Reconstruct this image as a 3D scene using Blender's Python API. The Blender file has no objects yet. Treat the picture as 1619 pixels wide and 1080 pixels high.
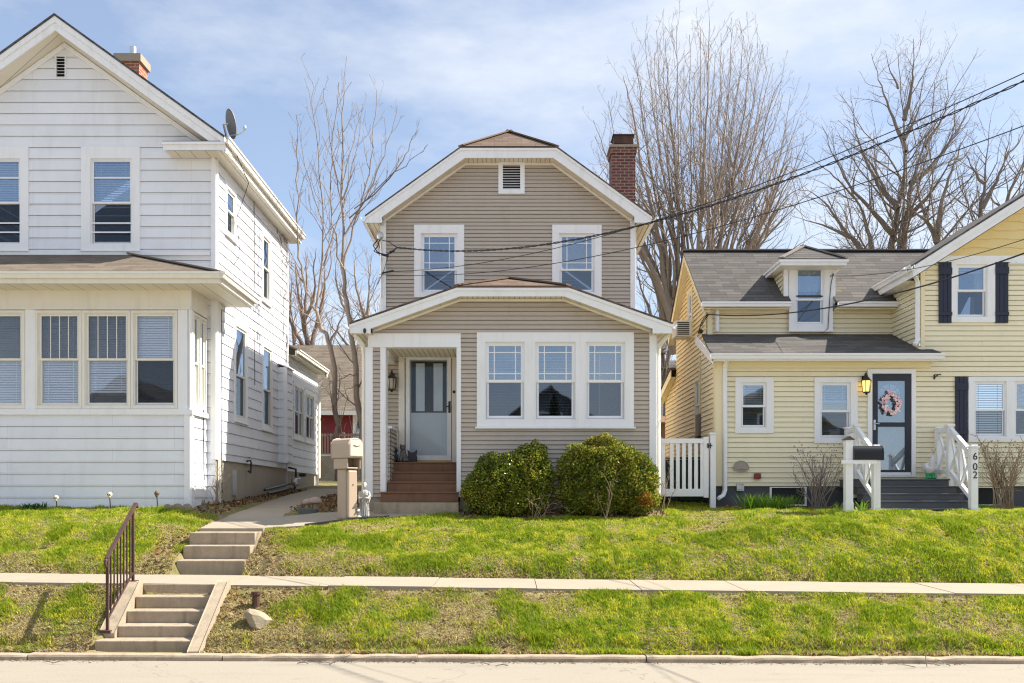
import bpy, math, random
import numpy as np
from mathutils import Vector, Matrix, Euler
R = math.radians
rng = random.Random(7)
nrg = np.random.default_rng(11)
sc = bpy.context.scene
col = sc.collection
FP, CX, CY = 1500.0, 805.0, 787.0        # photo focal length in its pixels and its vanishing point

def ux(px, D): return (px - CX) / FP * D
def vz(py, D): return (CY - py) / FP * D
def P(px, py, D): return Vector((ux(px, D), D, vz(py, D)))
def rect(D, x0, y0, x1, y1): return (ux(x0, D), ux(x1, D), vz(y1, D), vz(y0, D))

# ------------------------------------------------------------------ mesh builder
class Fr:
    """wall frame: u along the wall, v up, n outwards"""
    def __init__(s, o, u, n): s.o, s.u, s.n = Vector(o), Vector(u).normalized(), Vector(n).normalized()
    def pt(s, u, v, n=0.0): return s.o + s.u * u + s.n * n + Vector((0, 0, v))
def front(Y): return Fr((0, Y, 0), (1, 0, 0), (0, -1, 0))
def east(X): return Fr((X, 0, 0), (0, 1, 0), (1, 0, 0))
def west(X): return Fr((X, 0, 0), (0, 1, 0), (-1, 0, 0))
def north(Y): return Fr((0, Y, 0), (1, 0, 0), (0, 1, 0))
WORLD = Fr((0, 0, 0), (1, 0, 0), (0, 1, 0))   # u=x n=y v=z

class MB:
    def __init__(s): s.v = []; s.f = []; s.smooth = False; s.cols = None
    def face(s, pts):
        i = len(s.v); s.v.extend([tuple(p) for p in pts]); s.f.append(tuple(range(i, i + len(pts)))); return s
    def box(s, F, u0, u1, v0, v1, n0, n1):
        p = [F.pt(u, v, n) for n in (n0, n1) for v in (v0, v1) for u in (u0, u1)]
        i = len(s.v); s.v.extend([tuple(q) for q in p])
        for q in ((0, 2, 3, 1), (4, 5, 7, 6), (0, 1, 5, 4), (2, 6, 7, 3), (0, 4, 6, 2), (1, 3, 7, 5)):
            s.f.append(tuple(i + k for k in q))
        return s
    def wbox(s, x0, x1, y0, y1, z0, z1): return s.box(WORLD, x0, x1, z0, z1, y0, y1)
    def prism(s, F, poly, n0, n1):
        k = len(poly); i = len(s.v)
        for n in (n0, n1): s.v.extend([tuple(F.pt(u, v, n)) for u, v in poly])
        s.f.append(tuple(i + j for j in range(k))); s.f.append(tuple(i + k + j for j in reversed(range(k))))
        for j in range(k): s.f.append((i + j, i + (j + 1) % k, i + k + (j + 1) % k, i + k + j))
        return s
    def slab(s, pts, t, down=(0, 0, -1)):
        d = Vector(down) * t; pts = [Vector(p) for p in pts]; k = len(pts); i = len(s.v)
        s.v.extend([tuple(p) for p in pts]); s.v.extend([tuple(p + d) for p in pts])
        s.f.append(tuple(i + j for j in range(k))); s.f.append(tuple(i + k + j for j in reversed(range(k))))
        for j in range(k): s.f.append((i + j, i + k + j, i + k + (j + 1) % k, i + (j + 1) % k))
        return s
    def bar(s, a, b, w, h=None, up=(0, 0, 1)):
        a, b = Vector(a), Vector(b); h = h or w; d = (b - a).normalized(); x = d.cross(Vector(up))
        if x.length < 1e-3: x = d.cross(Vector((0, 1, 0)))
        x.normalize(); y = x.cross(d)
        i = len(s.v)
        for p in (a, b):
            for sx, sy in ((-1, -1), (1, -1), (1, 1), (-1, 1)): s.v.append(tuple(p + x * (sx * w / 2) + y * (sy * h / 2)))
        for q in ((0, 1, 2, 3), (7, 6, 5, 4), (0, 4, 5, 1), (1, 5, 6, 2), (2, 6, 7, 3), (3, 7, 4, 0)): s.f.append(tuple(i + k for k in q))
        return s
    def tube(s, pts, rad, k=6, cap=True):
        pts = [Vector(p) for p in pts]; n = len(pts)
        if not hasattr(rad, '__len__'): rad = [rad] * n
        i = len(s.v); x = None
        for j, p in enumerate(pts):
            d = (pts[min(j + 1, n - 1)] - pts[max(j - 1, 0)])
            d = d.normalized() if d.length > 1e-9 else Vector((0, 0, 1))
            if x is None:
                x = d.orthogonal().normalized()
            else:
                x = x - d * x.dot(d); x = x.normalized() if x.length > 1e-6 else d.orthogonal().normalized()
            y = d.cross(x)
            for q in range(k):
                a = 2 * math.pi * (q + .5) / k
                s.v.append(tuple(p + (x * math.cos(a) + y * math.sin(a)) * rad[j]))
        for j in range(n - 1):
            for q in range(k):
                a = i + j * k + q; b = i + j * k + (q + 1) % k
                s.f.append((a, b, b + k, a + k))
        if cap:
            s.f.append(tuple(i + q for q in reversed(range(k)))); s.f.append(tuple(i + (n - 1) * k + q for q in range(k)))
        return s
    def lathe(s, c, prof, k=16, sx=1.0, sy=1.0, ripple=0.0, nr=9):
        c = Vector(c); i = len(s.v); n = len(prof)
        for r, z in prof:
            for q in range(k):
                a = 2 * math.pi * q / k; rr = r * (1 + ripple * math.sin(nr * a + z * 7))
                s.v.append((c.x + rr * math.cos(a) * sx, c.y + rr * math.sin(a) * sy, c.z + z))
        for j in range(n - 1):
            for q in range(k):
                a = i + j * k + q; b = i + j * k + (q + 1) % k
                s.f.append((a, b, b + k, a + k))
        s.f.append(tuple(i + q for q in reversed(range(k)))); s.f.append(tuple(i + (n - 1) * k + q for q in range(k)))
        return s
    def ball(s, c, rx, ry=None, rz=None, k=12, m=8, rot=None):
        ry = ry or rx; rz = rz or rx; c = Vector(c); i = len(s.v)
        for j in range(m + 1):
            t = math.pi * j / m
            for q in range(k):
                a = 2 * math.pi * q / k
                p = Vector((rx * math.sin(t) * math.cos(a), ry * math.sin(t) * math.sin(a), -rz * math.cos(t)))
                if rot: p = rot @ p
                s.v.append(tuple(c + p))
        for j in range(m):
            for q in range(k):
                a = i + j * k + q; b = i + j * k + (q + 1) % k
                s.f.append((a, b, b + k, a + k))
        return s

    def islands(s, gap=.04):
        """groups of faces that touch or nearly touch (boxes within a gap), for parts that come in several pieces"""
        n = len(s.v); pa = list(range(n))
        def fd(i):
            while pa[i] != i: pa[i] = pa[pa[i]]; i = pa[i]
            return i
        for f in s.f:
            for q in f[1:]: pa[fd(q)] = fd(f[0])
        comp = {}
        for i, p in enumerate(s.v): comp.setdefault(fd(i), []).append(p)
        keys = list(comp); lo = [np.min(comp[k], 0) - gap / 2 for k in keys]; hi = [np.max(comp[k], 0) + gap / 2 for k in keys]; g = list(range(len(keys)))
        def fg(i):
            while g[i] != i: i = g[i]
            return i
        for i in range(len(keys)):
            for j in range(i):
                if np.all(lo[i] <= hi[j]) and np.all(lo[j] <= hi[i]): g[fg(i)] = fg(j)
        where = {k: fg(i) for i, k in enumerate(keys)}; out = {}
        for f in s.f:
            m = out.setdefault(where[fd(f[0])], MB()); i = len(m.v); m.v.extend([s.v[q] for q in f]); m.f.append(tuple(range(i, i + len(f))))
        return list(out.values())
    def build(s, name, mat, parent=None, smooth=False, props=None):
        if name in PIECEWISE:
            isl = s.islands()
            if len(isl) > 1: return [m.build1(name, mat, parent, smooth, props) for m in isl][0]
        return s.build1(name, mat, parent, smooth, props)
    def build1(s, name, mat, parent=None, smooth=False, props=None):
        me = bpy.data.meshes.new(name)
        off = WO.get(parent.name, Vector((0, 0, 0))) if parent else Vector((0, 0, 0))
        v = np.array(s.v, dtype=np.float64).reshape(-1, 3) - np.array(off)
        me.from_pydata(v.tolist(), [], s.f)
        # automatic UV in metres: u level, v up the slope
        uvl = me.uv_layers.new(name='UVMap')
        nl = len(me.loops)
        li = np.empty(nl, dtype=np.int32); me.loops.foreach_get('vertex_index', li)
        np_ = len(me.polygons); nor = np.empty(np_ * 3, dtype=np.float32); me.polygons.foreach_get('normal', nor); nor = nor.reshape(-1, 3)
        lt = np.empty(np_, dtype=np.int32); me.polygons.foreach_get('loop_total', lt)
        nn = np.repeat(nor, lt, axis=0)
        uax = np.stack([-nn[:, 1], nn[:, 0], np.zeros(nl)], 1); L = np.linalg.norm(uax, axis=1)
        flat = L < 1e-3; uax[flat] = (1, 0, 0); L[flat] = 1; uax /= L[:, None]
        sg = np.where(np.abs(uax[:, 0]) > np.abs(uax[:, 1]), np.sign(uax[:, 0]), np.sign(uax[:, 1])); uax *= sg[:, None]
        vax = np.cross(nn, uax); vs = np.where(np.abs(vax[:, 2]) > 1e-3, np.sign(vax[:, 2]), np.sign(vax[:, 1])); vs[vs == 0] = 1; vax *= vs[:, None]
        w = (v + np.array(off))[li]
        uv = np.stack([(w * uax).sum(1), (w * vax).sum(1)], 1).astype(np.float32)
        uvl.data.foreach_set('uv', uv.ravel())
        if smooth: me.polygons.foreach_set('use_smooth', [True] * np_)
        me.materials.append(mat); me.update()
        o = bpy.data.objects.new(name, me); col.objects.link(o)
        if parent: o.parent = parent
        WO[o.name] = off
        for k2, v2 in (props or {}).items(): o[k2] = v2
        return o
WO = {}
PIECEWISE = set('corner_board gutter rear_gutter porch_gutter gable_gutter soffit porch_soffit gable_soffit rake_soffit frieze foundation post fence_post post_cap storm_bar window_mullion dormer dormer_trim storm_glass wall_cable rake_board cornice_return rusty_flashing pipe cheek hinge conduit bottom_rail mushroom step rake_fascia bolt service_head gutter_end porch_fascia fascia rail roof'.split())
def tag(o, label=None, cat=None, group=None, kind=None):
    if label: o['label'] = label
    if cat: o['category'] = cat
    if group: o['group'] = group
    if kind: o['kind'] = kind
    return o
def thing(name, label, cat, loc=(0, 0, 0), group=None):
    o = bpy.data.objects.new(name, None); o.empty_display_size = .2; col.objects.link(o); o.location = loc
    WO[o.name] = Vector(loc); return tag(o, label, cat, group)
def copy_tree(o, parent=None):
    c = o.copy(); col.objects.link(c)
    if parent: c.parent = parent
    for ch in [x for x in bpy.data.objects if x.parent == o]: copy_tree(ch, c)
    return c
def remesh(o, vox, smooth=4):
    m = o.modifiers.new('fuse', 'REMESH'); m.mode = 'VOXEL'; m.voxel_size = vox; m.use_smooth_shade = True
    if smooth:
        m2 = o.modifiers.new('soft', 'SMOOTH'); m2.iterations = smooth; m2.factor = .5
    return o
def bevel(o, w, seg=2):
    m = o.modifiers.new('edge', 'BEVEL'); m.width = w; m.segments = seg; m.limit_method = 'ANGLE'; return o

# ------------------------------------------------------------------ materials
def nodes(name):
    m = bpy.data.materials.new(name); m.use_nodes = True; nt = m.node_tree
    return m, nt, nt.nodes['Principled BSDF']
def L(nt, a, b): nt.links.new(a, b)
def mixc(nt, fac, a, b, mode='MIX'):
    n = nt.nodes.new('ShaderNodeMix'); n.data_type = 'RGBA'; n.blend_type = mode
    for sock, val in ((n.inputs[0], fac), (n.inputs[6], a), (n.inputs[7], b)):
        if hasattr(val, 'node'): L(nt, val, sock)
        elif isinstance(val, (int, float)): sock.default_value = val
        else: sock.default_value = (*val, 1)
    return n.outputs[2]
def noise(nt, vec, scale, detail=4, rough=.55):
    n = nt.nodes.new('ShaderNodeTexNoise'); n.inputs['Scale'].default_value = scale; n.inputs['Detail'].default_value = detail; n.inputs['Roughness'].default_value = rough
    if vec is not None: L(nt, vec, n.inputs['Vector'])
    return n.outputs['Fac']
def ramp(nt, fac, a, b, ca=(0, 0, 0), cb=(1, 1, 1)):
    n = nt.nodes.new('ShaderNodeValToRGB'); e = n.color_ramp.elements
    e[0].position = a; e[1].position = b; e[0].color = (*ca, 1); e[1].color = (*cb, 1); L(nt, fac, n.inputs[0]); return n.outputs[0]
def coords(nt, which='Object', scale=(1, 1, 1)):
    t = nt.nodes.new('ShaderNodeTexCoord'); mp = nt.nodes.new('ShaderNodeMapping'); mp.inputs['Scale'].default_value = scale
    L(nt, t.outputs[which], mp.inputs[0]); return mp.outputs[0]
def bumpn(nt, h, bs, strength, dist=.01):
    b = nt.nodes.new('ShaderNodeBump'); b.inputs['Strength'].default_value = strength; b.inputs['Distance'].default_value = dist
    L(nt, h, b.inputs['Height']); L(nt, b.outputs[0], bs.inputs['Normal']); return b
def tint(c, k): return tuple(max(0, min(1, x * k)) for x in c)
def paint(name, c, rough=.5, var=.07, dirt=None, dirt_amt=.5, scale=3.0, fine=60, bump=.15, metal=0, spec=.4, grain=0):
    """painted / weathered surface: cloudy tone drift, fine grain, optional streaky dirt"""
    m, nt, bs = nodes(name); v = coords(nt)
    a = mixc(nt, noise(nt, v, scale, 5), tint(c, 1 - var), tint(c, 1 + var))
    a = mixc(nt, 1.0, a, mixc(nt, noise(nt, v, fine * 1.2, 3, .7), (1 - grain,) * 3, (1 + grain * .8,) * 3), 'MULTIPLY') if grain else a
    if dirt:
        vs = coords(nt, 'Object', (5, 5, .7))
        k = ramp(nt, noise(nt, vs, 1.3, 6, .65), .52, .78)
        mm = nt.nodes.new('ShaderNodeMath'); mm.operation = 'MULTIPLY'; mm.inputs[1].default_value = dirt_amt; L(nt, k, mm.inputs[0])
        a = mixc(nt, mm.outputs[0], a, dirt)
    L(nt, a, bs.inputs['Base Color']); bs.inputs['Roughness'].default_value = rough; bs.inputs['Metallic'].default_value = metal
    bs.inputs['Specular IOR Level'].default_value = spec
    if bump: bumpn(nt, noise(nt, v, fine, 3), bs, bump, .003)
    return m
def shingles(name, c1, c2, w=.30, h=.14, rough=.9):
    """laminated shingles: courses with a shadowed butt, loose tab tones, granules"""
    m, nt, bs = nodes(name); uv = coords(nt, 'UV')
    dn = nt.nodes.new('ShaderNodeTexNoise'); dn.inputs['Scale'].default_value = 5; L(nt, uv, dn.inputs['Vector'])
    vm = nt.nodes.new('ShaderNodeVectorMath'); vm.operation = 'MULTIPLY_ADD'; vm.inputs[1].default_value = (.05, .012, 0); L(nt, dn.outputs['Color'], vm.inputs[0]); L(nt, uv, vm.inputs[2])
    b = nt.nodes.new('ShaderNodeTexBrick'); L(nt, vm.outputs[0], b.inputs['Vector'])
    b.inputs['Color1'].default_value = (*c1, 1); b.inputs['Color2'].default_value = (*c2, 1); b.inputs['Mortar'].default_value = (*tint(c1, .55), 1); b.inputs['Scale'].default_value = 1
    b.inputs['Mortar Size'].default_value = .004; b.inputs['Mortar Smooth'].default_value = .3; b.inputs['Brick Width'].default_value = w; b.inputs['Row Height'].default_value = h; b.offset = .41; b.offset_frequency = 3
    sx = nt.nodes.new('ShaderNodeSeparateXYZ'); L(nt, vm.outputs[0], sx.inputs[0])
    dv = nt.nodes.new('ShaderNodeMath'); dv.operation = 'DIVIDE'; dv.inputs[1].default_value = h; L(nt, sx.outputs[1], dv.inputs[0]); fr = nt.nodes.new('ShaderNodeMath'); fr.operation = 'FRACT'; L(nt, dv.outputs[0], fr.inputs[0])
    butt = ramp(nt, fr.outputs[0], .0, .20, (.42, .42, .42), (1, 1, 1))
    n1 = noise(nt, coords(nt), 1.3, 5); n2 = noise(nt, coords(nt), 55, 3)
    a = mixc(nt, 1.0, b.outputs['Color'], butt, 'MULTIPLY'); a = mixc(nt, 1.0, a, mixc(nt, n1, (.74, .74, .74), (1.1, 1.1, 1.1)), 'MULTIPLY'); a = mixc(nt, 1.0, a, mixc(nt, n2, (.7, .7, .7), (1.15, 1.15, 1.15)), 'MULTIPLY')
    L(nt, a, bs.inputs['Base Color']); bs.inputs['Roughness'].default_value = rough; bs.inputs['Specular IOR Level'].default_value = .2
    iv = nt.nodes.new('ShaderNodeMath'); iv.operation = 'SUBTRACT'; iv.inputs[0].default_value = 1; L(nt, fr.outputs[0], iv.inputs[1]); bumpn(nt, iv.outputs[0], bs, .6, .012); return m
def brick(name, c1, c2, mortar, w, h, msize, rough=.85, bump=.5, vary=.25, offset=.5, dist=.012, spots=None):
    m, nt, bs = nodes(name); uv = coords(nt, 'UV')
    b = nt.nodes.new('ShaderNodeTexBrick'); L(nt, uv, b.inputs['Vector'])
    b.inputs['Color1'].default_value = (*c1, 1); b.inputs['Color2'].default_value = (*c2, 1); b.inputs['Mortar'].default_value = (*mortar, 1)
    b.inputs['Scale'].default_value = 1; b.inputs['Mortar Size'].default_value = msize; b.inputs['Mortar Smooth'].default_value = .15
    b.inputs['Brick Width'].default_value = w; b.inputs['Row Height'].default_value = h; b.offset = offset
    n1 = noise(nt, coords(nt), 2.2, 5); n2 = noise(nt, coords(nt), 45, 3)
    k = mixc(nt, n1, tint((1, 1, 1), 1 - vary), (1, 1, 1)); k2 = mixc(nt, n2, tint((1, 1, 1), .72), (1, 1, 1))
    a = mixc(nt, 1.0, b.outputs['Color'], k, 'MULTIPLY'); a = mixc(nt, 1.0, a, k2, 'MULTIPLY')
    L(nt, a, bs.inputs['Base Color']); bs.inputs['Roughness'].default_value = rough; bs.inputs['Specular IOR Level'].default_value = .25
    inv = nt.nodes.new('ShaderNodeMath'); inv.operation = 'SUBTRACT'; inv.inputs[0].default_value = 1; L(nt, b.outputs['Fac'], inv.inputs[1])
    ad = nt.nodes.new('ShaderNodeMath'); ad.operation = 'MULTIPLY_ADD'; ad.inputs[1].default_value = .35; L(nt, n2, ad.inputs[0]); L(nt, inv.outputs[0], ad.inputs[2])
    bumpn(nt, ad.outputs[0], bs, bump, dist); return m
def sidingmat(name, c, board=3.6, exp=.1, v0=0.0, var=.04, dirt=None, dirt_amt=.25, rough=.5):
    """board by board tone drift with hairline butt joints; the laps themselves are geometry"""
    m, nt, bs = nodes(name); uv = coords(nt, 'UV')
    mp = uv.node; mp.inputs['Location'].default_value = (0, -v0, 0)
    b = nt.nodes.new('ShaderNodeTexBrick'); L(nt, uv, b.inputs['Vector'])
    b.inputs['Color1'].default_value = (*tint(c, 1 - var), 1); b.inputs['Color2'].default_value = (*tint(c, 1 + var), 1); b.inputs['Mortar'].default_value = (*tint(c, .72), 1)
    b.inputs['Scale'].default_value = 1; b.inputs['Mortar Size'].default_value = .0025; b.inputs['Brick Width'].default_value = board; b.inputs['Row Height'].default_value = exp
    b.offset = .37; b.offset_frequency = 3
    a = mixc(nt, 1.0, b.outputs['Color'], mixc(nt, noise(nt, coords(nt), 1.4, 5), (.9, .9, .9), (1.06, 1.06, 1.06)), 'MULTIPLY')
    if dirt:
        k = ramp(nt, noise(nt, coords(nt, 'Object', (4, 4, .8)), 1.1, 7, .65), .5, .82)
        mm = nt.nodes.new('ShaderNodeMath'); mm.operation = 'MULTIPLY'; mm.inputs[1].default_value = dirt_amt; L(nt, k, mm.inputs[0])
        a = mixc(nt, mm.outputs[0], a, dirt)
    L(nt, a, bs.inputs['Base Color']); bs.inputs['Roughness'].default_value = rough; bs.inputs['Specular IOR Level'].default_value = .35
    bumpn(nt, noise(nt, coords(nt, 'Object', (6, 6, 60)), 3, 4), bs, .12, .003); return m
def ribbed(name, c, pitch=.1, rough=.55):
    """soffit panel: grooves across at a pitch"""
    m, nt, bs = nodes(name); uv = coords(nt, 'UV')
    b = nt.nodes.new('ShaderNodeTexBrick'); L(nt, uv, b.inputs['Vector']); b.offset = 0
    b.inputs['Color1'].default_value = (*c, 1); b.inputs['Color2'].default_value = (*tint(c, .95), 1); b.inputs['Mortar'].default_value = (*tint(c, .35), 1)
    b.inputs['Scale'].default_value = 1; b.inputs['Mortar Size'].default_value = .007; b.inputs['Brick Width'].default_value = pitch; b.inputs['Row Height'].default_value = 50
    L(nt, b.outputs['Color'], bs.inputs['Base Color']); bs.inputs['Roughness'].default_value = rough; return m
def glassmat(name, refl=.18, tintc=(.8, .85, .9), rtint=(.76, .87, 1)):
    m, nt, bs = nodes(name); nt.nodes.remove(bs); out = nt.nodes['Material Output']
    tr = nt.nodes.new('ShaderNodeBsdfTransparent'); tr.inputs[0].default_value = (*tintc, 1)
    gl = nt.nodes.new('ShaderNodeBsdfGlossy'); gl.inputs['Roughness'].default_value = .02; gl.inputs[0].default_value = (*rtint, 1)
    fr = nt.nodes.new('ShaderNodeFresnel'); fr.inputs[0].default_value = 1.5
    ad = nt.nodes.new('ShaderNodeMath'); ad.operation = 'MULTIPLY_ADD'; ad.inputs[1].default_value = .55; ad.inputs[2].default_value = refl; ad.use_clamp = True; L(nt, fr.outputs[0], ad.inputs[0])
    w = noise(nt, coords(nt), 1.6, 2); b = nt.nodes.new('ShaderNodeBump'); b.inputs['Strength'].default_value = .05; b.inputs['Distance'].default_value = .02
    L(nt, w, b.inputs['Height']); L(nt, b.outputs[0], gl.inputs['Normal'])
    mx = nt.nodes.new('ShaderNodeMixShader'); L(nt, ad.outputs[0], mx.inputs[0]); L(nt, tr.outputs[0], mx.inputs[1]); L(nt, gl.outputs[0], mx.inputs[2]); L(nt, mx.outputs[0], out.inputs[0])
    return m
def meshscreen(name, c=(.03, .035, .04), alpha=.5):
    m, nt, bs = nodes(name); bs.inputs['Base Color'].default_value = (*c, 1); bs.inputs['Alpha'].default_value = alpha; bs.inputs['Roughness'].default_value = .6; return m
def emit(name, c, s):
    m, nt, bs = nodes(name); bs.inputs['Base Color'].default_value = (*c, 1); bs.inputs['Emission Color'].default_value = (*c, 1); bs.inputs['Emission Strength'].default_value = s; return m
def leafmat(name, attr='tone', rough=.45, trans=.35):
    """leaf / blade colour comes per leaf from a mesh attribute; light passes through"""
    m, nt, bs = nodes(name); out = nt.nodes['Material Output']
    a = nt.nodes.new('ShaderNodeAttribute'); a.attribute_name = attr
    L(nt, a.outputs['Color'], bs.inputs['Base Color']); bs.inputs['Roughness'].default_value = rough; bs.inputs['Specular IOR Level'].default_value = .3
    t = nt.nodes.new('ShaderNodeBsdfTranslucent'); L(nt, a.outputs['Color'], t.inputs[0])
    mx = nt.nodes.new('ShaderNodeMixShader'); mx.inputs[0].default_value = trans; L(nt, bs.outputs[0], mx.inputs[1]); L(nt, t.outputs[0], mx.inputs[2]); L(nt, mx.outputs[0], out.inputs[0]); return m

M = {}
M['white_siding'] = sidingmat('white siding', (.80, .815, .845), 3.2, .228, 0, .03, (.50, .47, .42), .28)
M['grey_siding'] = sidingmat('taupe siding', (.50, .43, .352), 3.66, .0856, 0, .04, (.33, .28, .22), .3)
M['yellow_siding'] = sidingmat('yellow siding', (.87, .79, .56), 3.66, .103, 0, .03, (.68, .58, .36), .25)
M['yellow_side'] = sidingmat('yellow siding warm bounce', (.82, .66, .35), 3.66, .103, 0, .03, (.6, .46, .25), .22)  # yellow siding again, with the warm bounce light put into its colour
M['yellow_shingle'] = paint('yellow shingle', (.78, .62, .29), .6, .09)
M['red_siding'] = sidingmat('red siding', (.22, .025, .03), 3.6, .12, 0, .06)
M['trim'] = paint('white trim', (.84, .84, .84), .45, .045, (.58, .54, .46), .34)
M['cream'] = paint('cream trim', (.80, .765, .68), .5, .04, (.55, .48, .36), .3)
M['yellow_trim'] = paint('yellow trim', (.82, .73, .48), .5, .04)
M['vinyl'] = paint('white vinyl', (.84, .84, .84), .35, .02, bump=0)
M['soffit'] = ribbed('ribbed soffit', (.74, .67, .53), .1)
M['soffit_wide'] = ribbed('wide ribbed soffit', (.76, .71, .60), .3)
M['roof_brown'] = shingles('brown shingles', (.14, .095, .07), (.205, .15, .112))
M['ridge_brown'] = paint('brown ridge', (.17, .11, .075), .9, .2, fine=40, bump=.6)
M['roof_grey'] = shingles('grey shingles', (.092, .086, .082), (.145, .133, .122), .34)
M['ridge_grey'] = paint('grey ridge', (.22, .195, .175), .9, .2, fine=40, bump=.6)
M['roof_tan'] = shingles('tan shingles', (.155, .125, .095), (.22, .18, .14), .32)
M['ridge_tan'] = paint('tan ridge', (.17, .14, .11), .9, .2, fine=40, bump=.6)
M['brick_dark'] = brick('dark brick', (.19, .065, .05), (.27, .10, .075), (.42, .36, .32), .21, .075, .010, vary=.35)
M['brick_red'] = brick('orange brick', (.42, .12, .05), (.50, .17, .08), (.5, .44, .38), .21, .075, .010, vary=.2)
M['metal'] = paint('galvanised metal', (.55, .56, .58), .35, .08, metal=.8)
M['dark_metal'] = paint('dark metal', (.03, .03, .032), .45, .1)
M['rust'] = paint('rusty iron', (.065, .036, .027), .75, .3, (.15, .06, .03), .7, scale=9)
M['concrete'] = paint('old concrete', (.34, .29, .22), .9, .14, (.28, .24, .19), .5, scale=2.2, fine=60, bump=.6, grain=.22)
M['step_concrete'] = paint('step concrete', (.37, .30, .215), .9, .28, (.17, .14, .10), .8, scale=7, fine=50, bump=.9, grain=.35)
M['foundation'] = paint('rendered foundation', (.42, .37, .29), .9, .14, (.22, .19, .14), .55, scale=1.6, bump=.5)
M['foundation_dark'] = paint('grey painted foundation', (.085, .09, .10), .8, .15, bump=.3)
M['wood_brown'] = paint('brown stained wood', (.21, .105, .055), .6, .2, (.10, .05, .028), .6, scale=5)
M['wood_grey'] = paint('weathered wood', (.30, .26, .21), .85, .2, scale=7)
M['step_grey'] = paint('grey deck paint', (.085, .09, .095), .55, .1)
M['navy'] = paint('navy paint', (.018, .022, .045), .45, .1)
M['charcoal'] = paint('charcoal door paint', (.022, .026, .036), .35, .08)
M['glass'] = glassmat('window glass', .20)
M['glass_clear'] = glassmat('clear glass', .0, (.93, .95, .96))
M['glass_dark'] = glassmat('screened glass', .11, (.45, .48, .52), (.75, .85, 1))
M['glass_blind'] = glassmat('old window glass', .04, (.97, .98, 1))
M['glass_dim'] = glassmat('shaded screened glass', .02, (.5, .5, .52), (.8, .9, 1))
M['glass_mid'] = glassmat('slightly dim glass', .03, (.72, .73, .75), (.8, .9, 1))
M['screen'] = meshscreen('insect screen', (.06, .065, .07), .22)
M['blind'] = paint('white blind', (.84, .85, .86), .5, .03, bump=0)
M['curtain'] = paint('pale curtain', (.62, .60, .55), .8, .06)
M['dark'] = paint('dark interior', (.03, .03, .03), .9, .2)
M['plastic_tan'] = paint('tan plastic', (.43, .335, .25), .45, .05)
M['plastic_light'] = paint('pale tan plastic', (.62, .53, .44), .4, .04)
M['stone_white'] = paint('weathered statue stone', (.47, .45, .43), .85, .25, (.22, .2, .19), .7, scale=14, fine=90, bump=.6)
M['bark'] = paint('grey bark', (.20, .165, .14), .9, .25, scale=8, bump=.6)
M['bark_pale'] = paint('pale bark', (.27, .215, .17), .9, .25, scale=8, bump=.6)
M['bark_red'] = paint('pale twigs', (.29, .235, .20), .9, .25)
M['twig_rust'] = paint('rusty twigs', (.30, .175, .11), .9, .2)
M['twig_pale'] = paint('dry pale twig', (.34, .25, .17), .9, .2)
M['cable'] = paint('black cable', (.02, .02, .022), .5, .1, bump=0)
M['leaf'] = leafmat('shrub leaf', rough=.28, trans=.35)
M['grass'] = leafmat('grass blade', rough=.5, trans=.45)
M['litter'] = leafmat('dry leaf', rough=.8, trans=.15)
# ------------------------------------------------------------------ camera, light, sky
cam = bpy.data.cameras.new('camera'); camo = bpy.data.objects.new('camera', cam); col.objects.link(camo); sc.camera = camo
camo.location = (0, 0, 0); camo.rotation_euler = (R(90), 0, 0)
cam.sensor_width = 36; cam.lens = 36 * FP / 1619; cam.shift_x = (809.5 - CX) / 1619; cam.shift_y = (CY - 540) / 1619
cam.clip_start = .1; cam.clip_end = 2000
SUN_EL, SUN_AZ = R(46), R(9)            # azimuth from +X towards +Y
S = Vector((math.cos(SUN_EL) * math.cos(SUN_AZ), math.cos(SUN_EL) * math.sin(SUN_AZ), math.sin(SUN_EL)))
sl = bpy.data.lights.new('sun', 'SUN'); sl.energy = 5.4; sl.angle = R(.53); sl.color = (1, .93, .82)
so = bpy.data.objects.new('sun', sl); col.objects.link(so); so.rotation_euler = S.to_track_quat('Z', 'Y').to_euler(); so.location = S * 60
w = bpy.data.worlds.new('World'); sc.world = w; w.use_nodes = True; nt = w.node_tree; bg = nt.nodes['Background']
sky = nt.nodes.new('ShaderNodeTexSky'); sky.sky_type = 'NISHITA'; sky.sun_disc = False; sky.sun_elevation = SUN_EL; sky.sun_rotation = R(90) - SUN_AZ
sky.air_density = 1.0; sky.dust_density = .6; sky.ozone_density = 1.2
tc = nt.nodes.new('ShaderNodeTexCoord')
mp = nt.nodes.new('ShaderNodeMapping'); mp.inputs['Scale'].default_value = (1.6, 1.6, 4.5); mp.inputs['Rotation'].default_value = (0, R(18), 0); L(nt, tc.outputs['Generated'], mp.inputs[0])
n1 = noise(nt, mp.outputs[0], 1.9, 8, .58)
cl = ramp(nt, n1, .41, .74)
mm = nt.nodes.new('ShaderNodeMath'); mm.operation = 'MULTIPLY'; mm.inputs[1].default_value = .85; L(nt, cl, mm.inputs[0])
sz = nt.nodes.new('ShaderNodeSeparateXYZ'); L(nt, tc.outputs['Generated'], sz.inputs[0])
high = ramp(nt, sz.outputs[2], .50, .85)            # brighter cloud added above the view to lift the shaded fronts
ccol = mixc(nt, high, (5.3, 5.5, 5.8), (11, 11.2, 11.6))
skyt = mixc(nt, .24, mixc(nt, 1.0, sky.outputs[0], (1.0, .985, 1.02), 'MULTIPLY'), (4.1, 4.6, 5.3))
cmix = mixc(nt, mm.outputs[0], skyt, ccol)
L(nt, cmix, bg.inputs[0]); bg.inputs[1].default_value = .10
vs = sc.view_settings; vs.view_transform = 'Standard'; vs.look = 'None'; vs.exposure = .95; vs.gamma = 1
try: vs.use_curve_mapping = False
except Exception: pass
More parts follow.
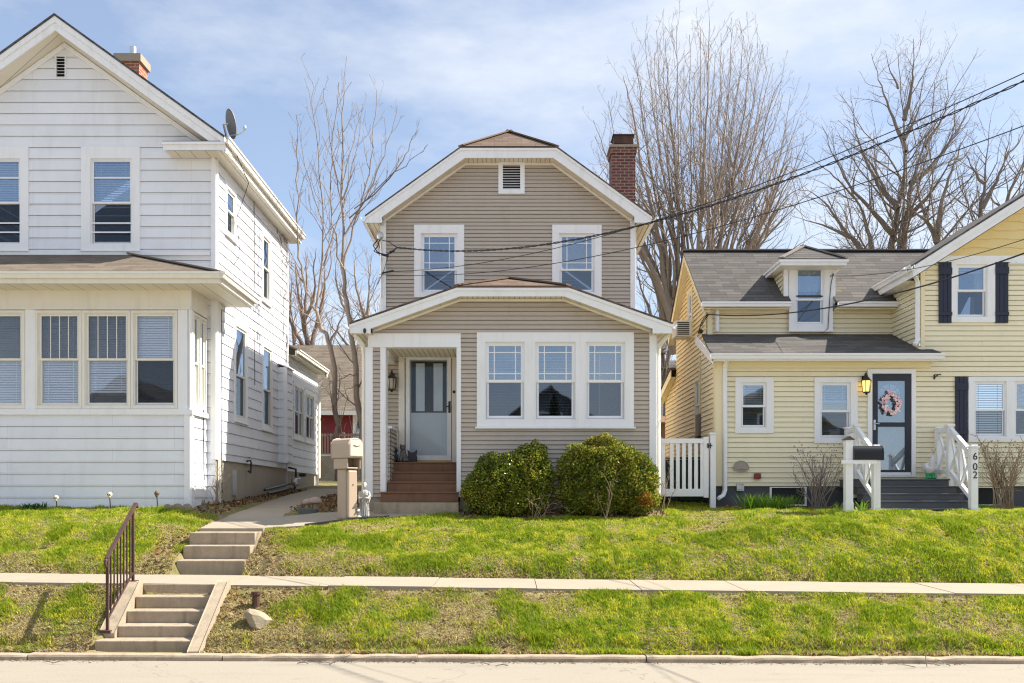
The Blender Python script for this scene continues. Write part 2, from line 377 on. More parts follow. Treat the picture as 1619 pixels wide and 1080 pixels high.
sc.cycles.max_bounces = 8; sc.cycles.transparent_max_bounces = 16; sc.cycles.diffuse_bounces = 4
sc.cycles.use_denoising = True; sc.cycles.denoising_input_passes = 'RGB_ALBEDO_NORMAL'; sc.cycles.denoising_prefilter = 'NONE'; sc.cycles.use_adaptive_sampling = False; sc.cycles.pixel_filter_type = 'BLACKMAN_HARRIS'; sc.cycles.filter_width = 1.2

# ------------------------------------------------------------------ ground heights
def smooth_noise(x, y, seed=0):
    """value noise on numpy arrays"""
    def h(i, j): 
        n = (i * 374761393 + j * 668265263 + seed * 974634777) & 0xffffffff
        n = ((n ^ (n >> 13)) * 1274126177) & 0xffffffff
        return ((n ^ (n >> 16)) & 0xffff) / 65535.0
    xi = np.floor(x).astype(np.int64); yi = np.floor(y).astype(np.int64); fx = x - xi; fy = y - yi
    fx = fx * fx * (3 - 2 * fx); fy = fy * fy * (3 - 2 * fy)
    a = h(xi, yi); b = h(xi + 1, yi); c = h(xi, yi + 1); d = h(xi + 1, yi + 1)
    return (a * (1 - fx) + b * fx) * (1 - fy) + (c * (1 - fx) + d * fx) * fy
def fbm(x, y, s, seed=0, o=4):
    t = 0; a = .5; n = 0
    for k in range(o): t = t + a * smooth_noise(x * s, y * s, seed + k); n += a; a *= .5; s *= 2.1
    return t / n
def zcurb(x): return -2.015 - .0038 * x
def znear(x): return -1.292 - .0117 * x
def zfar(x): return -1.275 - .0103 * x
YK = np.array([15.05, 15.25, 15.75, 16.25, 17.0, 17.8, 18.4, 19.5, 23, 27, 34, 60, 140])
ZK = np.array([0, .13, -.90, -.66, -.46, -.31, -.25, -.16, .04, .27, .62, 1.3, 2.5])
def ground(x, y, rough=True):
    x = np.asarray(x, float); y = np.asarray(y, float); x, y = np.broadcast_arrays(x, y)
    up = np.interp(y, YK, ZK)
    t = np.clip((y - 15.05) / .7, 0, 1)
    zz = zfar(x) - .03
    bank = np.interp(y, [15.05, 15.2, 15.75], [0, .10, .37])
    up = np.where(y < 15.75, (zz + bank) * (1 - t) + t * (-.90), up)
    lift = np.clip((-5.5 - x) / .6, 0, 1) * np.clip((y - 15.3) / 1.2, 0, 1) * np.clip((20 - y) / 1, 0, 1) * .09
    rl = np.clip((x - 3.2) / 1.6, 0, 1); up = up + lift + rl * np.interp(y, [15.3, 15.75, 16.25, 17.0, 17.8, 18.4], [0, .06, .16, .19, .06, 0])
    lo = np.interp(y, [12.2, 12.42, 12.52, 12.75, 13.2, 13.55], [0, .02, .13, .24, .46, .60])
    lo2 = zcurb(x) - .015 + lo * ((znear(x) - .07 - zcurb(x)) / .60)
    mid = znear(x) + (zfar(x) - znear(x)) * np.clip((y - 13.6) / 1.4, 0, 1) - .06
    z = np.where(y <= 13.55, lo2, np.where(y < 15.05, mid, up))
    if rough:
        r = ((fbm(x, y, 1.3, 3) - .5) * .07 + (fbm(x, y, 4.5, 13, 3) - .5) * .055) * np.where((y > 13.55) & (y < 15.05), 0, 1) * np.where(y > 18.4, .5, 1)
        z = z + r * np.clip((y - 12.25) / .2, 0, 1)
    carve = (x > -5.28) & (x < -4.12) & (y > 12.3) & (y < 13.6)
    z = np.where(carve, z - .32, z)
    carve = (x > -5.28) & (x < -4.32) & (y > 15.1) & (y < 16.3)
    z = np.where(carve, z - .32, z)
    carve = (x > -5.3) & (x < -4.3) & (y >= 16.3) & (y < 26)
    z = np.where(carve, z - .22, z)
    return z
def gz(x, y): return float(ground(x, y))

def gridmesh(name, xs, ys, zf, mat, kind='structure'):
    X, Y = np.meshgrid(xs, ys); Z = zf(X, Y); nx, ny = len(xs), len(ys)
    v = np.stack([X, Y, Z], -1).reshape(-1, 3); i = np.arange(nx * ny).reshape(ny, nx)
    f = np.stack([i[:-1, :-1], i[:-1, 1:], i[1:, 1:], i[1:, :-1]], -1).reshape(-1, 4)
    me = bpy.data.meshes.new(name); me.from_pydata(v.tolist(), [], f.tolist()); me.polygons.foreach_set('use_smooth', [True] * len(f)); me.materials.append(mat); me.update()
    o = bpy.data.objects.new(name, me); col.objects.link(o); o['kind'] = kind; return o
def earthmat():
    m, nt, bs = nodes('lawn soil'); v = coords(nt)
    a = mixc(nt, ramp(nt, noise(nt, v, 1.1, 5), .35, .65), (.16, .17, .03), (.27, .21, .10))
    a = mixc(nt, ramp(nt, noise(nt, v, 17, 4), .4, .75), a, (.18, .13, .065))
    L(nt, a, bs.inputs['Base Color']); bs.inputs['Roughness'].default_value = .95; bumpn(nt, noise(nt, v, 30, 5), bs, .8, .03); return m
M['earth'] = earthmat()
xs = np.concatenate([[-150, -80, -40, -25], np.arange(-18, 18.01, .2), [25, 40, 80, 150]])
ys = np.concatenate([np.arange(12.2, 13.6, .05), [13.8, 14.2, 14.6, 14.9], np.arange(15.05, 19.6, .1), np.arange(20, 36, 1.0), [40, 50, 70, 100, 140]])
gridmesh('ground', xs, ys, ground, M['earth'])
def roadmat():
    m, nt, bs = nodes('concrete road'); v = coords(nt)
    vs_ = coords(nt, 'Object', (.35, 2.5, 1))
    a = mixc(nt, noise(nt, v, .8, 6), (.235, .205, .16), (.295, .26, .205))
    a = mixc(nt, ramp(nt, noise(nt, vs_, 1.2, 6, .6), .55, .8), a, (.19, .165, .13))
    a = mixc(nt, ramp(nt, noise(nt, v, 70, 3), .3, .75), a, (.32, .285, .23))
    vo = nt.nodes.new('ShaderNodeTexVoronoi'); vo.feature = 'DISTANCE_TO_EDGE'; vo.inputs['Scale'].default_value = .22; wv = nt.nodes.new('ShaderNodeVectorMath'); wv.operation = 'ADD'; nz = nt.nodes.new('ShaderNodeTexNoise'); nz.inputs['Scale'].default_value = 3; L(nt, v, nz.inputs['Vector']); L(nt, v, wv.inputs[0]); L(nt, nz.outputs['Color'], wv.inputs[1]); L(nt, wv.outputs[0], vo.inputs['Vector'])
    a = mixc(nt, ramp(nt, vo.outputs['Distance'], .0012, .004, (.75, .75, .75), (0, 0, 0)), a, (.16, .14, .115))
    a = mixc(nt, ramp(nt, noise(nt, coords(nt, 'Object', (1, 1.6, 1)), 2.3, 5, .6), .60, .72), a, (.25, .22, .18))
    a = mixc(nt, ramp(nt, noise(nt, v, 26, 2), .70, .74), a, (.16, .13, .10))
    L(nt, a, bs.inputs['Base Color']); bs.inputs['Roughness'].default_value = .9; bumpn(nt, noise(nt, v, 90, 3), bs, .35, .006); return m
M['road'] = roadmat()
gridmesh('road', np.array([-150, -60, -20, -10, -5, 0, 5, 10, 20, 60, 150.]), np.concatenate([[-120, -40, -10, -5], np.arange(0, 12.1, 1.0), [12.12]]), lambda X, Y: zcurb(X) - .075 + np.clip(12.1 - Y, 0, 6) * .012 + 0 * X, M['road'])
# kerb: rounded nose, cast in lengths
mb = MB(); x = -40.0
while x < 40:
    ln = 2.4 + rng.random() * .8; d = rng.uniform(-.008, .008)
    prof = [(12.05 + d, -.09), (12.052 + d, -.03), (12.065 + d, -.006), (12.09 + d, .002), (12.21 + d, 0), (12.21 + d, -.2)]
    i = len(mb.v); k = len(prof); ns = 14
    for q in range(ns + 1):
        xx = x + .008 + (ln - .016) * q / ns; jy, jz = rng.uniform(-.005, .005), rng.uniform(-.004, .004)
        if rng.random() < .08: jy += .014; jz -= .012
        for n_, (yy, zz) in enumerate(prof): mb.v.append((xx, yy + (jy if n_ in (1, 2, 3) else 0), zcurb(xx) + zz + (jz if n_ in (2, 3, 4) else 0)))
    for q in range(ns):
        for j in range(k - 1): a_ = i + q * k + j; mb.f.append((a_, a_ + k, a_ + k + 1, a_ + 1))
    mb.f.append(tuple(i + j for j in range(k))); mb.f.append(tuple(i + ns * k + j for j in reversed(range(k)))); x += ln
tag(mb.build('kerb', M['step_concrete']), kind='structure')
# sidewalk slabs
mb = MB(); x = -44.6
while x < 44:
    a, b = x + .006, x + 1.494; t = rng.uniform(-.006, .006)
    mb.slab([(a, 13.6, znear(a) + t), (b, 13.6, znear(b) + t), (b, 15.02, zfar(b) + t), (a, 15.02, zfar(a) + t)], .16); x += 1.5
tag(mb.build('sidewalk', M['concrete']), kind='structure')
# walkway up between the houses, and the path across to the front step
mb = MB()
wy = [16.475, 17.3, 18.6, 19.9, 21.3, 22.8, 24.3, 26.0]
for a, b in zip(wy[:-1], wy[1:]):
    za, zb = (float(np.interp(q, [16, 18.5, 23, 27], [-.585, -.30, .06, .31])) for q in (a, b))
    r0, r1 = (-4.28 if q < 23 else -4.28 - (q - 23) * .1 for q in (a, b))
    mb.slab([(-5.38, a + .006, za), (r0, a + .006, za), (r1, b - .006, zb), (-5.38, b - .006, zb)], .14)
tag(mb.build('walkway', M['concrete']), kind='structure')
mb = MB()
pn = [(-4.29, 16.62), (-3.6, 16.75), (-2.9, 17.15), (-2.2, 17.38), (-1.4, 17.62), (-.85, 17.75)]
pf = [(-4.29, 17.35), (-3.6, 17.75), (-2.9, 17.95), (-2.2, 18.0), (-1.4, 18.02), (-.85, 18.02)]
for k in range(5):
    q = [pn[k], pn[k + 1], pf[k + 1], pf[k]]
    mb.slab([(x_, y_, float(ground(x_, y_, False)) + .035) for x_, y_ in q], .12)
tag(mb.build('path', M['concrete']), kind='structure')
mb = MB(); mb.tube([(x_, y_ - .03, float(ground(x_, y_, False)) + .05) for x_, y_ in pn[1:4]], .02, 5)
tag(mb.build('lawn_edging', M['dark_metal']), 'black lawn edging strip along the front path', 'lawn edging')

# ------------------------------------------------------------------ grass, straw, leaf litter
def blades(name, mat, pos, hgt, wid, lean, colr, quad=False):
    n = len(pos); ang = nrg.uniform(0, 2 * np.pi, n); la = nrg.uniform(0, 2 * np.pi, n)
    dx = np.stack([np.cos(ang), np.sin(ang), np.zeros(n)], 1) * wid[:, None] / 2
    tip = pos + np.stack([np.cos(la) * lean, np.sin(la) * lean, hgt], 1)
    mid = pos + np.stack([np.cos(la) * lean * .3, np.sin(la) * lean * .3, hgt * .6], 1)
    V = np.stack([pos - dx, pos + dx, mid + dx * .8, mid - dx * .8, tip], 1).reshape(-1, 3)
    b = np.arange(n)[:, None] * 5
    me = bpy.data.meshes.new(name); me.vertices.add(n * 5); me.vertices.foreach_set('co', V.ravel().astype(np.float32))
    loops = np.concatenate([b + np.array([[0, 1, 2, 3]]), b + np.array([[3, 2, 4]])], 1).ravel().astype(np.int32)
    me.loops.add(len(loops)); me.loops.foreach_set('vertex_index', loops); me.polygons.add(n * 2)
    st = (np.arange(n)[:, None] * 7 + np.array([[0, 4]])).ravel().astype(np.int32); me.polygons.foreach_set('loop_start', st)
    try: me.polygons.foreach_set('loop_total', np.tile([4, 3], n).astype(np.int32))
    except Exception: pass
    at = me.attributes.new('tone', 'FLOAT_COLOR', 'POINT'); c = np.ones((n, 5, 4), np.float32); c[:, :, :3] = colr[:, None, :]
    at.data.foreach_set('color', c.ravel()); me.materials.append(mat); me.update(calc_edges=True); me.validate()
    o = bpy.data.objects.new(name, me); col.objects.link(o); return o
GRN = np.array([.29, .40, .016]); YEL = np.array([.62, .62, .05]); STR = np.array([.66, .54, .27]); DRK = np.array([.05, .13, .012]); BRN = np.array([.17, .11, .055])
def inwalk(x, y):
    a = (x > -5.40) & (x < -4.24) & (y > 15.0) & (y < 27)
    yn = np.interp(x, [p[0] for p in pn], [p[1] for p in pn]); a |= (x > -4.3) & (x < -.85) & (y > yn + .02) & (y < 18.2)
    a |= (x > -5.48) & (x < -3.98) & (y > 12.2) & (y < 13.65)
    return a
def patch(x0, x1, y0, y1, dens, seed):
    n = int((x1 - x0) * (y1 - y0) * dens); x = nrg.uniform(x0, x1, n); y = nrg.uniform(y0, y1, n); return x, y
def lawn():
    parts = []
    for (x0, x1, y0, y1, dens) in ((-11, 11.5, 12.24, 13.6, 7500), (-11, 12.5, 15.03, 16.6, 6500), (-11, 12.5, 16.6, 18.9, 3600), (3, 5, 18.9, 20, 2200)):
        x, y = patch(x0, x1, y0, y1, dens, 0); k = ~inwalk(x, y); x, y = x[k], y[k]
        # keep out of houses and beds
        k = ~((x < -5.9) & (y > 18.05)) & ~((x > -2.9) & (x < 2.9) & (y > 17.9)) & ~((x > 4.1) & (y > 18.95)) & ~((x > -5.95) & (x < -5.4) & (y > 17.6)) & ~((x > -4.3) & (x < -2.7) & (y > 17.9)) & ~((x > 6.7) & (x < 8.7) & (y > 17.35))
        # under the boxwoods
        k &= ~((x > -.95) & (x < 2.95) & (y > 17.45 - .1 * np.sin(x * 4)))
        x, y = x[k], y[k]; parts.append((x, y))
    x = np.concatenate([p[0] for p in parts]); y = np.concatenate([p[1] for p in parts])
    low = y < 13.6
    clump = fbm(x, y, 2.6, 21, 4); big = fbm(x, y, .55, 5, 3); fine = fbm(x, y, 9, 31, 2)
    # how green: lush on the right lawn, strawy on the strip by the kerb and along the walk edges
    edge = np.exp(-np.abs(y - 15.05) / .10) + np.exp(-np.abs(y - 13.55) / .18) * .9 + np.exp(-np.abs(y - 12.3) / .2) * 1.2
    nearwalk = np.exp(-np.clip(np.maximum(np.abs(x + 4.8) - .65, 0), 0, 9) / .38) * .75
    lush = np.clip(.68 + (big - .5) * 1.5 + (clump - .5) * 2.0 + np.clip(x * .022, -.12, .16) + low * .12 - edge * .55 - nearwalk, 0, 1)
    lush = np.where(y > 16.9, np.clip(lush + .16, 0, 1), lush)
    ledge = low & (y > 12.42) & (y < 12.6)
    r = nrg.random(len(x)); straw = r > (lush * 1.15 + .06)
    bare = (nrg.random(len(x)) < np.clip((.22 - lush) * 1.6, 0, .5)) & (fine < .6)
    keep = ~bare; x, y, clump, lush, straw, fine, low, ledge, r = (q[keep] for q in (x, y, clump, lush, straw, fine, low, ledge, r)); n = len(x)
    t = nrg.random((n, 1)); g = np.clip((fine - .27) * 2.2, 0, 1)[:, None]
    c = GRN * (1 - g) + YEL * g; c = c * (1 - .35 * t) + DRK * .35 * t
    c = np.where((clump > .60)[:, None] & (t < .65), GRN * .82, c)
    s = STR * (.55 + .6 * t); c = np.where(straw[:, None], np.where(t > .78, BRN * (.7 + .5 * t), s), c)
    h = (.026 + .10 * np.clip(clump - .36, 0, 1)) * nrg.uniform(.6, 1.5, n); h = np.where(straw, h * .75, h); h = np.where(low, h * 1.15, h); h = np.where(ledge, h * 1.3, h)
    lean = h * nrg.uniform(.2, 1.1, n) * np.where(straw, 1.7, 1)
    wid = nrg.uniform(.007, .017, n) * np.where(low, .9, 1)
    pos = np.stack([x, y, ground(x, y) - .004], 1)
    o = blades('grass', M['grass'], pos, h, wid, lean, c); o['kind'] = 'stuff'
lawn()
def litter(name, regions, seed=1):
    P_, C_ = [], []
    for (x0, x1, y0, y1, dens, lift) in regions:
        x, y = patch(x0, x1, y0, y1, dens, seed); k = ~inwalk(x, y) | (nrg.random(len(x)) < .02); x, y = x[k], y[k]
        P_.append(np.stack([x, y, ground(x, y) + nrg.uniform(.0, lift, len(x))], 1))
    p = np.concatenate(P_); n = len(p)
    a = nrg.normal(size=(n, 3)); a[:, 2] *= .5; a /= np.linalg.norm(a, axis=1)[:, None]; b = np.cross(a, nrg.normal(size=(n, 3))); b /= np.linalg.norm(b, axis=1)[:, None]
    sz = nrg.uniform(.015, .042, n)[:, None]
    V = np.stack([p - a * sz, p + b * sz * .55, p + a * sz, p - b * sz * .55], 1).reshape(-1, 3)
    f = (np.arange(n)[:, None] * 4 + np.arange(4)).tolist()
    me = bpy.data.meshes.new(name); me.from_pydata(V.tolist(), [], f)
    pal = np.array([[.20, .11, .05], [.30, .19, .09], [.12, .075, .045], [.42, .29, .16], [.34, .16, .05]]); c = np.ones((n, 4, 4), np.float32); c[:, :, :3] = (pal[nrg.integers(0, 5, n)] * nrg.uniform(.6, 1.15, (n, 1)))[:, None, :]
    at = me.attributes.new('tone', 'FLOAT_COLOR', 'POINT'); at.data.foreach_set('color', c.ravel()); me.materials.append(M['litter']); me.update()
    o = bpy.data.objects.new(name, me); col.objects.link(o); o['kind'] = 'stuff'; return o
litter('leaf_litter', [(-5.95, -5.4, 17.7, 25.5, 420, .07), (-4.35, -2.75, 17.9, 23, 420, .08), (-1, 3.0, 17.4, 18.25, 300, .04), (-11, 12, 12.22, 12.45, 330, .03), (-4.0, -2.4, 12.9, 13.6, 350, .03),
                       (-5.9, -5.45, 15.1, 16.6, 300, .04), (-4.25, -3.7, 15.2, 16.5, 260, .04), (4.2, 12, 18.6, 19.2, 160, .04), (-11, 12, 13.45, 13.6, 160, .02), (-11, 12, 15.03, 15.12, 150, .02), (-11, 12, 12.4, 18.0, 12, .04)])

def grit():
    n = 2600; x = nrg.uniform(-11, 11, n); y = 12.05 - np.abs(nrg.normal(0, .06, n)) - .004; k = fbm(x, x * 0, .8, 77) > .38; x, y = x[k], y[k]; n = len(x); p = np.stack([x, y, zcurb(x) - .071 + nrg.uniform(0, .008, n)], 1)
    a = nrg.normal(size=(n, 3)); a[:, 2] *= .25; a /= np.linalg.norm(a, axis=1)[:, None]; b = np.cross(a, nrg.normal(size=(n, 3)) * .3 + np.array([0, 0, 1])); b /= np.linalg.norm(b, axis=1)[:, None]; sz = nrg.uniform(.004, .02, n)[:, None]
    V = np.stack([p - a * sz, p + b * sz * .6, p + a * sz, p - b * sz * .6], 1).reshape(-1, 3); me = bpy.data.meshes.new('gutter_debris'); me.from_pydata(V.tolist(), [], (np.arange(n)[:, None] * 4 + np.arange(4)).tolist())
    c = np.ones((n, 4, 4), np.float32); c[:, :, :3] = (np.array([[.22, .16, .10], [.13, .10, .075], [.30, .24, .17]])[nrg.integers(0, 3, n)])[:, None, :]; me.attributes.new('tone', 'FLOAT_COLOR', 'POINT').data.foreach_set('color', c.ravel()); me.materials.append(M['litter']); me.update()
    o = bpy.data.objects.new('gutter_debris', me); col.objects.link(o); o['kind'] = 'stuff'
grit()
# ------------------------------------------------------------------ lap siding and windows
def xspan(poly, v):
    xs_ = []
    n = len(poly)
    for i in range(n):
        (u1, v1), (u2, v2) = poly[i], poly[(i + 1) % n]
        if abs(v1 - v2) < 1e-9:
            if abs(v - v1) < 1e-7: xs_ += [u1, u2]
        elif min(v1, v2) - 1e-7 <= v <= max(v1, v2) + 1e-7: xs_.append(u1 + (u2 - u1) * (v - v1) / (v2 - v1))
    return (min(xs_), max(xs_)) if xs_ else None
def siding(mb, F, poly, holes=(), exp=.1, proud=.017, slit=.012, wavy=0):
    """lap courses over a convex outline (u, v), each a sloped face with a butt edge and a shadow gap; holes are (u0, u1, v0, v1)"""
    lo = min(p[1] for p in poly); hi = max(p[1] for p in poly)
    cuts = {lo, hi}
    for p in poly: cuts.add(p[1])
    for h in holes: cuts.add(h[2]); cuts.add(h[3])
    k = math.floor(lo / exp)
    while k * exp < hi: cuts.add(k * exp); cuts.add((k + 1) * exp - slit); k += 1
    cuts = sorted(c for c in cuts if lo - 1e-9 <= c <= hi + 1e-9)
    for a, b in zip(cuts[:-1], cuts[1:]):
        if b - a < 1e-5: continue
        A = xspan(poly, a + 1e-6); B = xspan(poly, b - 1e-6)
        if not A or not B: continue
        m = (a + b) / 2; kk = math.floor(m / exp); base = kk * exp; gap = (m - base) > exp - slit
        na, nb = (-.02, -.02) if gap else (proud * (1 - (a - base) / exp), proud * (1 - (b - base) / exp))
        segs = [(A[0], A[1], B[0], B[1])]
        for h in sorted(holes):
            if h[2] < m < h[3]:
                out = []
                for (a0, a1, b0, b1) in segs:
                    if h[1] <= min(a0, b0) or h[0] >= max(a1, b1): out.append((a0, a1, b0, b1)); continue
                    if h[0] > min(a0, b0): out.append((a0, h[0], min(b0, h[0]), h[0]))
                    if h[1] < max(a1, b1): out.append((h[1], a1, h[1], max(b1, h[1])))
                segs = out
        for (a0, a1, b0, b1) in segs:
            mb.face([F.pt(a0, a, na), F.pt(a1, a, na), F.pt(b1, b, nb), F.pt(b0, b, nb)])
            if abs(a - base) < 1e-6 and not gap: mb.face([F.pt(a0, a, -.02), F.pt(a1, a, -.02), F.pt(a1, a, na), F.pt(a0, a, na)])
    return mb
def ring(mb, F, u0, u1, v0, v1, l, r, t, b, n0, n1):
    """four butt-jointed boards round an opening: outer rectangle and the board widths"""
    mb.box(F, u0, u1, v1 - t, v1, n0, n1); mb.box(F, u0, u1, v0, v0 + b, n0, n1)
    if l: mb.box(F, u0, u0 + l, v0 + b, v1 - t, n0, n1)
    if r: mb.box(F, u1 - r, u1, v0 + b, v1 - t, n0, n1)
def sashpair(win, F, u0, u1, v0, v1, mid, sash='vinyl', sw=.045, back=.03, grid=None, screen=True, blind=None, curtain=None, mid_h=.04, pane=('glass', 'glass_dark'), bars=()):
    """a double-hung unit in the opening u0..u1, v0..v1: jamb, two sashes, panes, grille, screen, blind"""
    sm = M[sash]
    mb = MB(); ring(mb, F, u0, u1, v0, v1, .02, .02, .02, .02, -back - .075, -back + .012); mb.build('jamb', sm, win)
    mb = MB(); ring(mb, F, u0 + .02, u1 - .02, mid - mid_h / 2, v1 - .02, sw, sw, sw, mid_h, -back - .03, -back); mb.build('sash', sm, win)
    mb = MB(); ring(mb, F, u0 + .02, u1 - .02, v0 + .02, mid + mid_h / 2 - .004, sw, sw, mid_h, sw * 1.2, -back - .062, -back - .033); mb.build('sash', sm, win)
    a0, a1 = u0 + .02 + sw, u1 - .02 - sw
    MB().box(F, a0, a1, mid + mid_h / 2, v1 - .02 - sw, -back - .018, -back - .014).build('pane', M[pane[0]], win)
    MB().box(F, a0, a1, v0 + .02 + sw, mid - mid_h / 2, -back - .05, -back - .046).build('pane', M[pane[1]], win)
    if grid:
        mb = MB(); g0, g1 = mid + mid_h / 2, v1 - .02 - sw; w_ = (a1 - a0); h_ = g1 - g0
        if grid == 'prairie':
            for f in (.17, .83): mb.box(F, a0 + w_ * f - .009, a0 + w_ * f + .009, g0, g1, -back - .013, -back - .006)
            for f in (.19, .81): mb.box(F, a0, a1, g0 + h_ * f - .009, g0 + h_ * f + .009, -back - .0125, -back - .0065)
        elif grid == 'bars3':
            for f in (.25, .5, .75): mb.box(F, a0 + w_ * f - .008, a0 + w_ * f + .008, g0, g1, -back - .013, -back - .006)
        mb.build('grille', sm, win)
    if bars:
        mb = MB()
        for vv in bars: mb.box(F, u0 + .02, u1 - .02, vv - .014, vv + .014, -back + .001, -back + .013)
        mb.build('storm_bar', sm, win)
    if screen:
        mb = MB(); ring(mb, F, u0 + .022, u1 - .022, v0 + .022, mid - .005, .014, .014, .014, .014, -back - .031, -back - .022); mb.build('screen_frame', M['metal'], win)
    if blind:
        mb = MB(); t, b = blind[0], blind[1]; v = b; op = blind[2] if len(blind) > 2 else .6
        while v < t:
            mb.face([F.pt(u0 + .03, v, -back - .079), F.pt(u1 - .03, v, -back - .079), F.pt(u1 - .03, v + .040 * op, -back - .079 - .022), F.pt(u0 + .03, v + .040 * op, -back - .079 - .022)]); v += .047
        for f in (.2, .8):
            x = u0 + (u1 - u0) * f; mb.box(F, x - .004, x + .007, b, t, -back - .077, -back - .0755)
        mb.build('blind', M['blind'], win)
    if curtain:
        mb = MB(); t, b, c0, c1 = curtain; n = 24; pr = None
        for q in range(n + 1):
            u = c0 + (c1 - c0) * q / n; nn = -back - .14 + .018 * math.sin(q * 1.9) + .01 * math.sin(q * .7)
            if pr: mb.face([F.pt(pr[0], b, pr[1]), F.pt(u, b, nn), F.pt(u, t, nn), F.pt(pr[0], t, pr[1])])
            pr = (u, nn)
        mb.build('curtain', M['curtain'], win)
def window(parent, F, O, l=.1, r=.1, t=.1, b=.1, mid=None, casing='trim', proud=.035, sill=True, label=None, **kw):
    """casing board ring on the wall (its outer rectangle O) with a sash unit inside; returns the wall hole"""
    u0, u1, v0, v1 = O
    mb = MB(); ring(mb, F, u0, u1, v0, v1, l, r, t, b, -.02, proud)
    win = mb.build('window', M[casing], parent)
    if label: win['label'] = label
    o = (u0 + l, u1 - r, v0 + b, v1 - t)
    if mid is None: mid = (o[2] + o[3]) / 2
    sashpair(win, F, *o, mid, **kw)
    if sill: MB().box(F, u0 - .02, u1 + .02, v0 - .03, v0 - .002, -.01, proud + .03).build('sill', M[casing], win)
    return o
def louvre(parent, F, O, cw=.06, name='attic_vent', casing='trim'):
    u0, u1, v0, v1 = O; mb = MB(); ring(mb, F, u0, u1, v0, v1, cw, cw, cw, cw, -.02, .035); v = mb.build(name, M[casing], parent)
    MB().box(F, u0 + cw, u1 - cw, v0 + cw, v1 - cw, -.09, -.08).build('backing', M['dark'], v)
    mb = MB(); z = v0 + cw; n = max(4, int((v1 - v0 - 2 * cw) / .055))
    for q in range(n):
        zz = z + (v1 - v0 - 2 * cw) * (q + .3) / n; mb.slab([F.pt(u0 + cw, zz, .02), F.pt(u1 - cw, zz, .02), F.pt(u1 - cw, zz + .035, -.05), F.pt(u0 + cw, zz + .035, -.05)], .008)
    mb.build('louvre', M[casing], v); return (u0 + cw, u1 - cw, v0 + cw, v1 - cw)
def gutter(mb, a, b, h=.11, w=.11, out=(0, -1, 0)):
    """K-style eaves gutter from a to b (top outer edge line), trough open at the top"""
    a, b, o = Vector(a), Vector(b), Vector(out)
    prof = [(-w, 0), (-w, -h), (-w * .35, -h), (-.02, -h * .45), (0, -h * .30), (0, 0), (-.012, 0), (-.012, -h * .28), (-w + .01, -h + .012), (-w + .01, 0)]
    i = len(mb.v); k = len(prof)
    for p in (a, b):
        for n, z in prof: mb.v.append(tuple(p + o * n + Vector((0, 0, z))))
    for j in range(k): mb.f.append((i + j, i + (j + 1) % k, i + k + (j + 1) % k, i + k + j))
    mb.f.append(tuple(i + j for j in range(k))); mb.f.append(tuple(i + k + j for j in reversed(range(k))))
def spout(parent, pts, w=.062, mat='vinyl'):
    mb = MB(); mb.tube(pts, w / 1.25, 4); o = mb.build('downspout', M[mat], parent); return bevel(o, .008)
# ================================================================== the taupe house in the middle
H = thing('house', 'narrow taupe two storey house with clipped gables, white trim and a corner porch', 'house', (0, 18.3, -.3))
DF, DM = 18.3, 21.2
FF, FM = front(DF), front(DM)
# ---- front room wall
XL, XR = ux(578, DF), ux(1037, DF)
pu = lambda px: ux(px, DF); pv = lambda py: vz(py, DF)
polyF = [(pu(588), pv(527)), (pu(588), pv(521)), (pu(725), pv(471)), (pu(890), pv(471)), (pu(1030), pv(521)), (pu(1030), pv(527))]
TR = rect(DF, 754, 526, 1002, 675)
hole3 = (pu(767), pu(988), pv(664), pv(541))
mb = MB()
bot = pv(786)
siding(mb, FF, polyF, [(TR[0] + .02, TR[1] - .02, TR[2] + .02, TR[3] - .02)], .0856)
siding(mb, FF, [(pu(727), bot), (pu(1030), bot), (pu(1030), pv(527)), (pu(727), pv(527))], [hole3], .0856)
siding(mb, FF, [(pu(588), bot), (pu(603), bot), (pu(603), pv(549)), (pu(588), pv(549))], [], .0856)
# the sides and the porch back wall
FE, FW = east(XR - .02), west(XL + .02)
siding(mb, FE, [(DF, bot), (DM, bot), (DM, 3.2), (DF, 3.2)], [], .0856)
siding(mb, FW, [(19.62, bot), (DM, bot), (DM, 3.2), (19.62, 3.2)], [], .0856)
DB = 19.62; FB = front(DB)
bu = lambda px: ux(px, DB); bv = lambda py: vz(py, DB)
dh = (bu(640), bu(714.5), .72, bv(560))
siding(mb, FB, [(XL + .02, .5), (bu(735), .5), (bu(735), 2.95), (XL + .02, 2.95)], [dh], .0856)
siding(mb, west(pu(727) + .02), [(DF, .5), (DB, .5), (DB, 2.95), (DF, 2.95)], [], .0856)
mb.build('front_room_wall', M['grey_siding'], H)
# ---- upper block
mu = lambda px: ux(px, DM); mv = lambda py: vz(py, DM)
UL = rect(DM, 655, 356, 734, 470); UR = rect(DM, 873, 356, 951, 470); AV = rect(DM, 788, 253, 829.5, 307)
def inner(O, l, r, t, b): return (O[0] + l, O[1] - r, O[2] + b, O[3] - t)
mb = MB()
wall = [(mu(603), 3.3), (mu(1004), 3.3), (mu(1004), mv(345)), (mu(870), mv(252)), (mu(737), mv(252)), (mu(603), mv(345))]
siding(mb, FM, wall, [inner(UL, .15, .15, .19, .1), inner(UR, .15, .15, .19, .1), inner(AV, .1, .1, .12, .12)], .0856)
for F_, a in ((west(mu(603)), 0), (east(mu(1004)), 0)): siding(mb, F_, [(DM, -.1), (29.5, -.1), (29.5, mv(345)), (DM, mv(345))], [], .0856)
siding(mb, north(29.5), [(mu(603), -.1), (mu(1004), -.1), (mu(1004), mv(345)), (0, 8.3), (mu(603), mv(345))], [], .0856)
mb.build('upper_wall', M['grey_siding'], H)
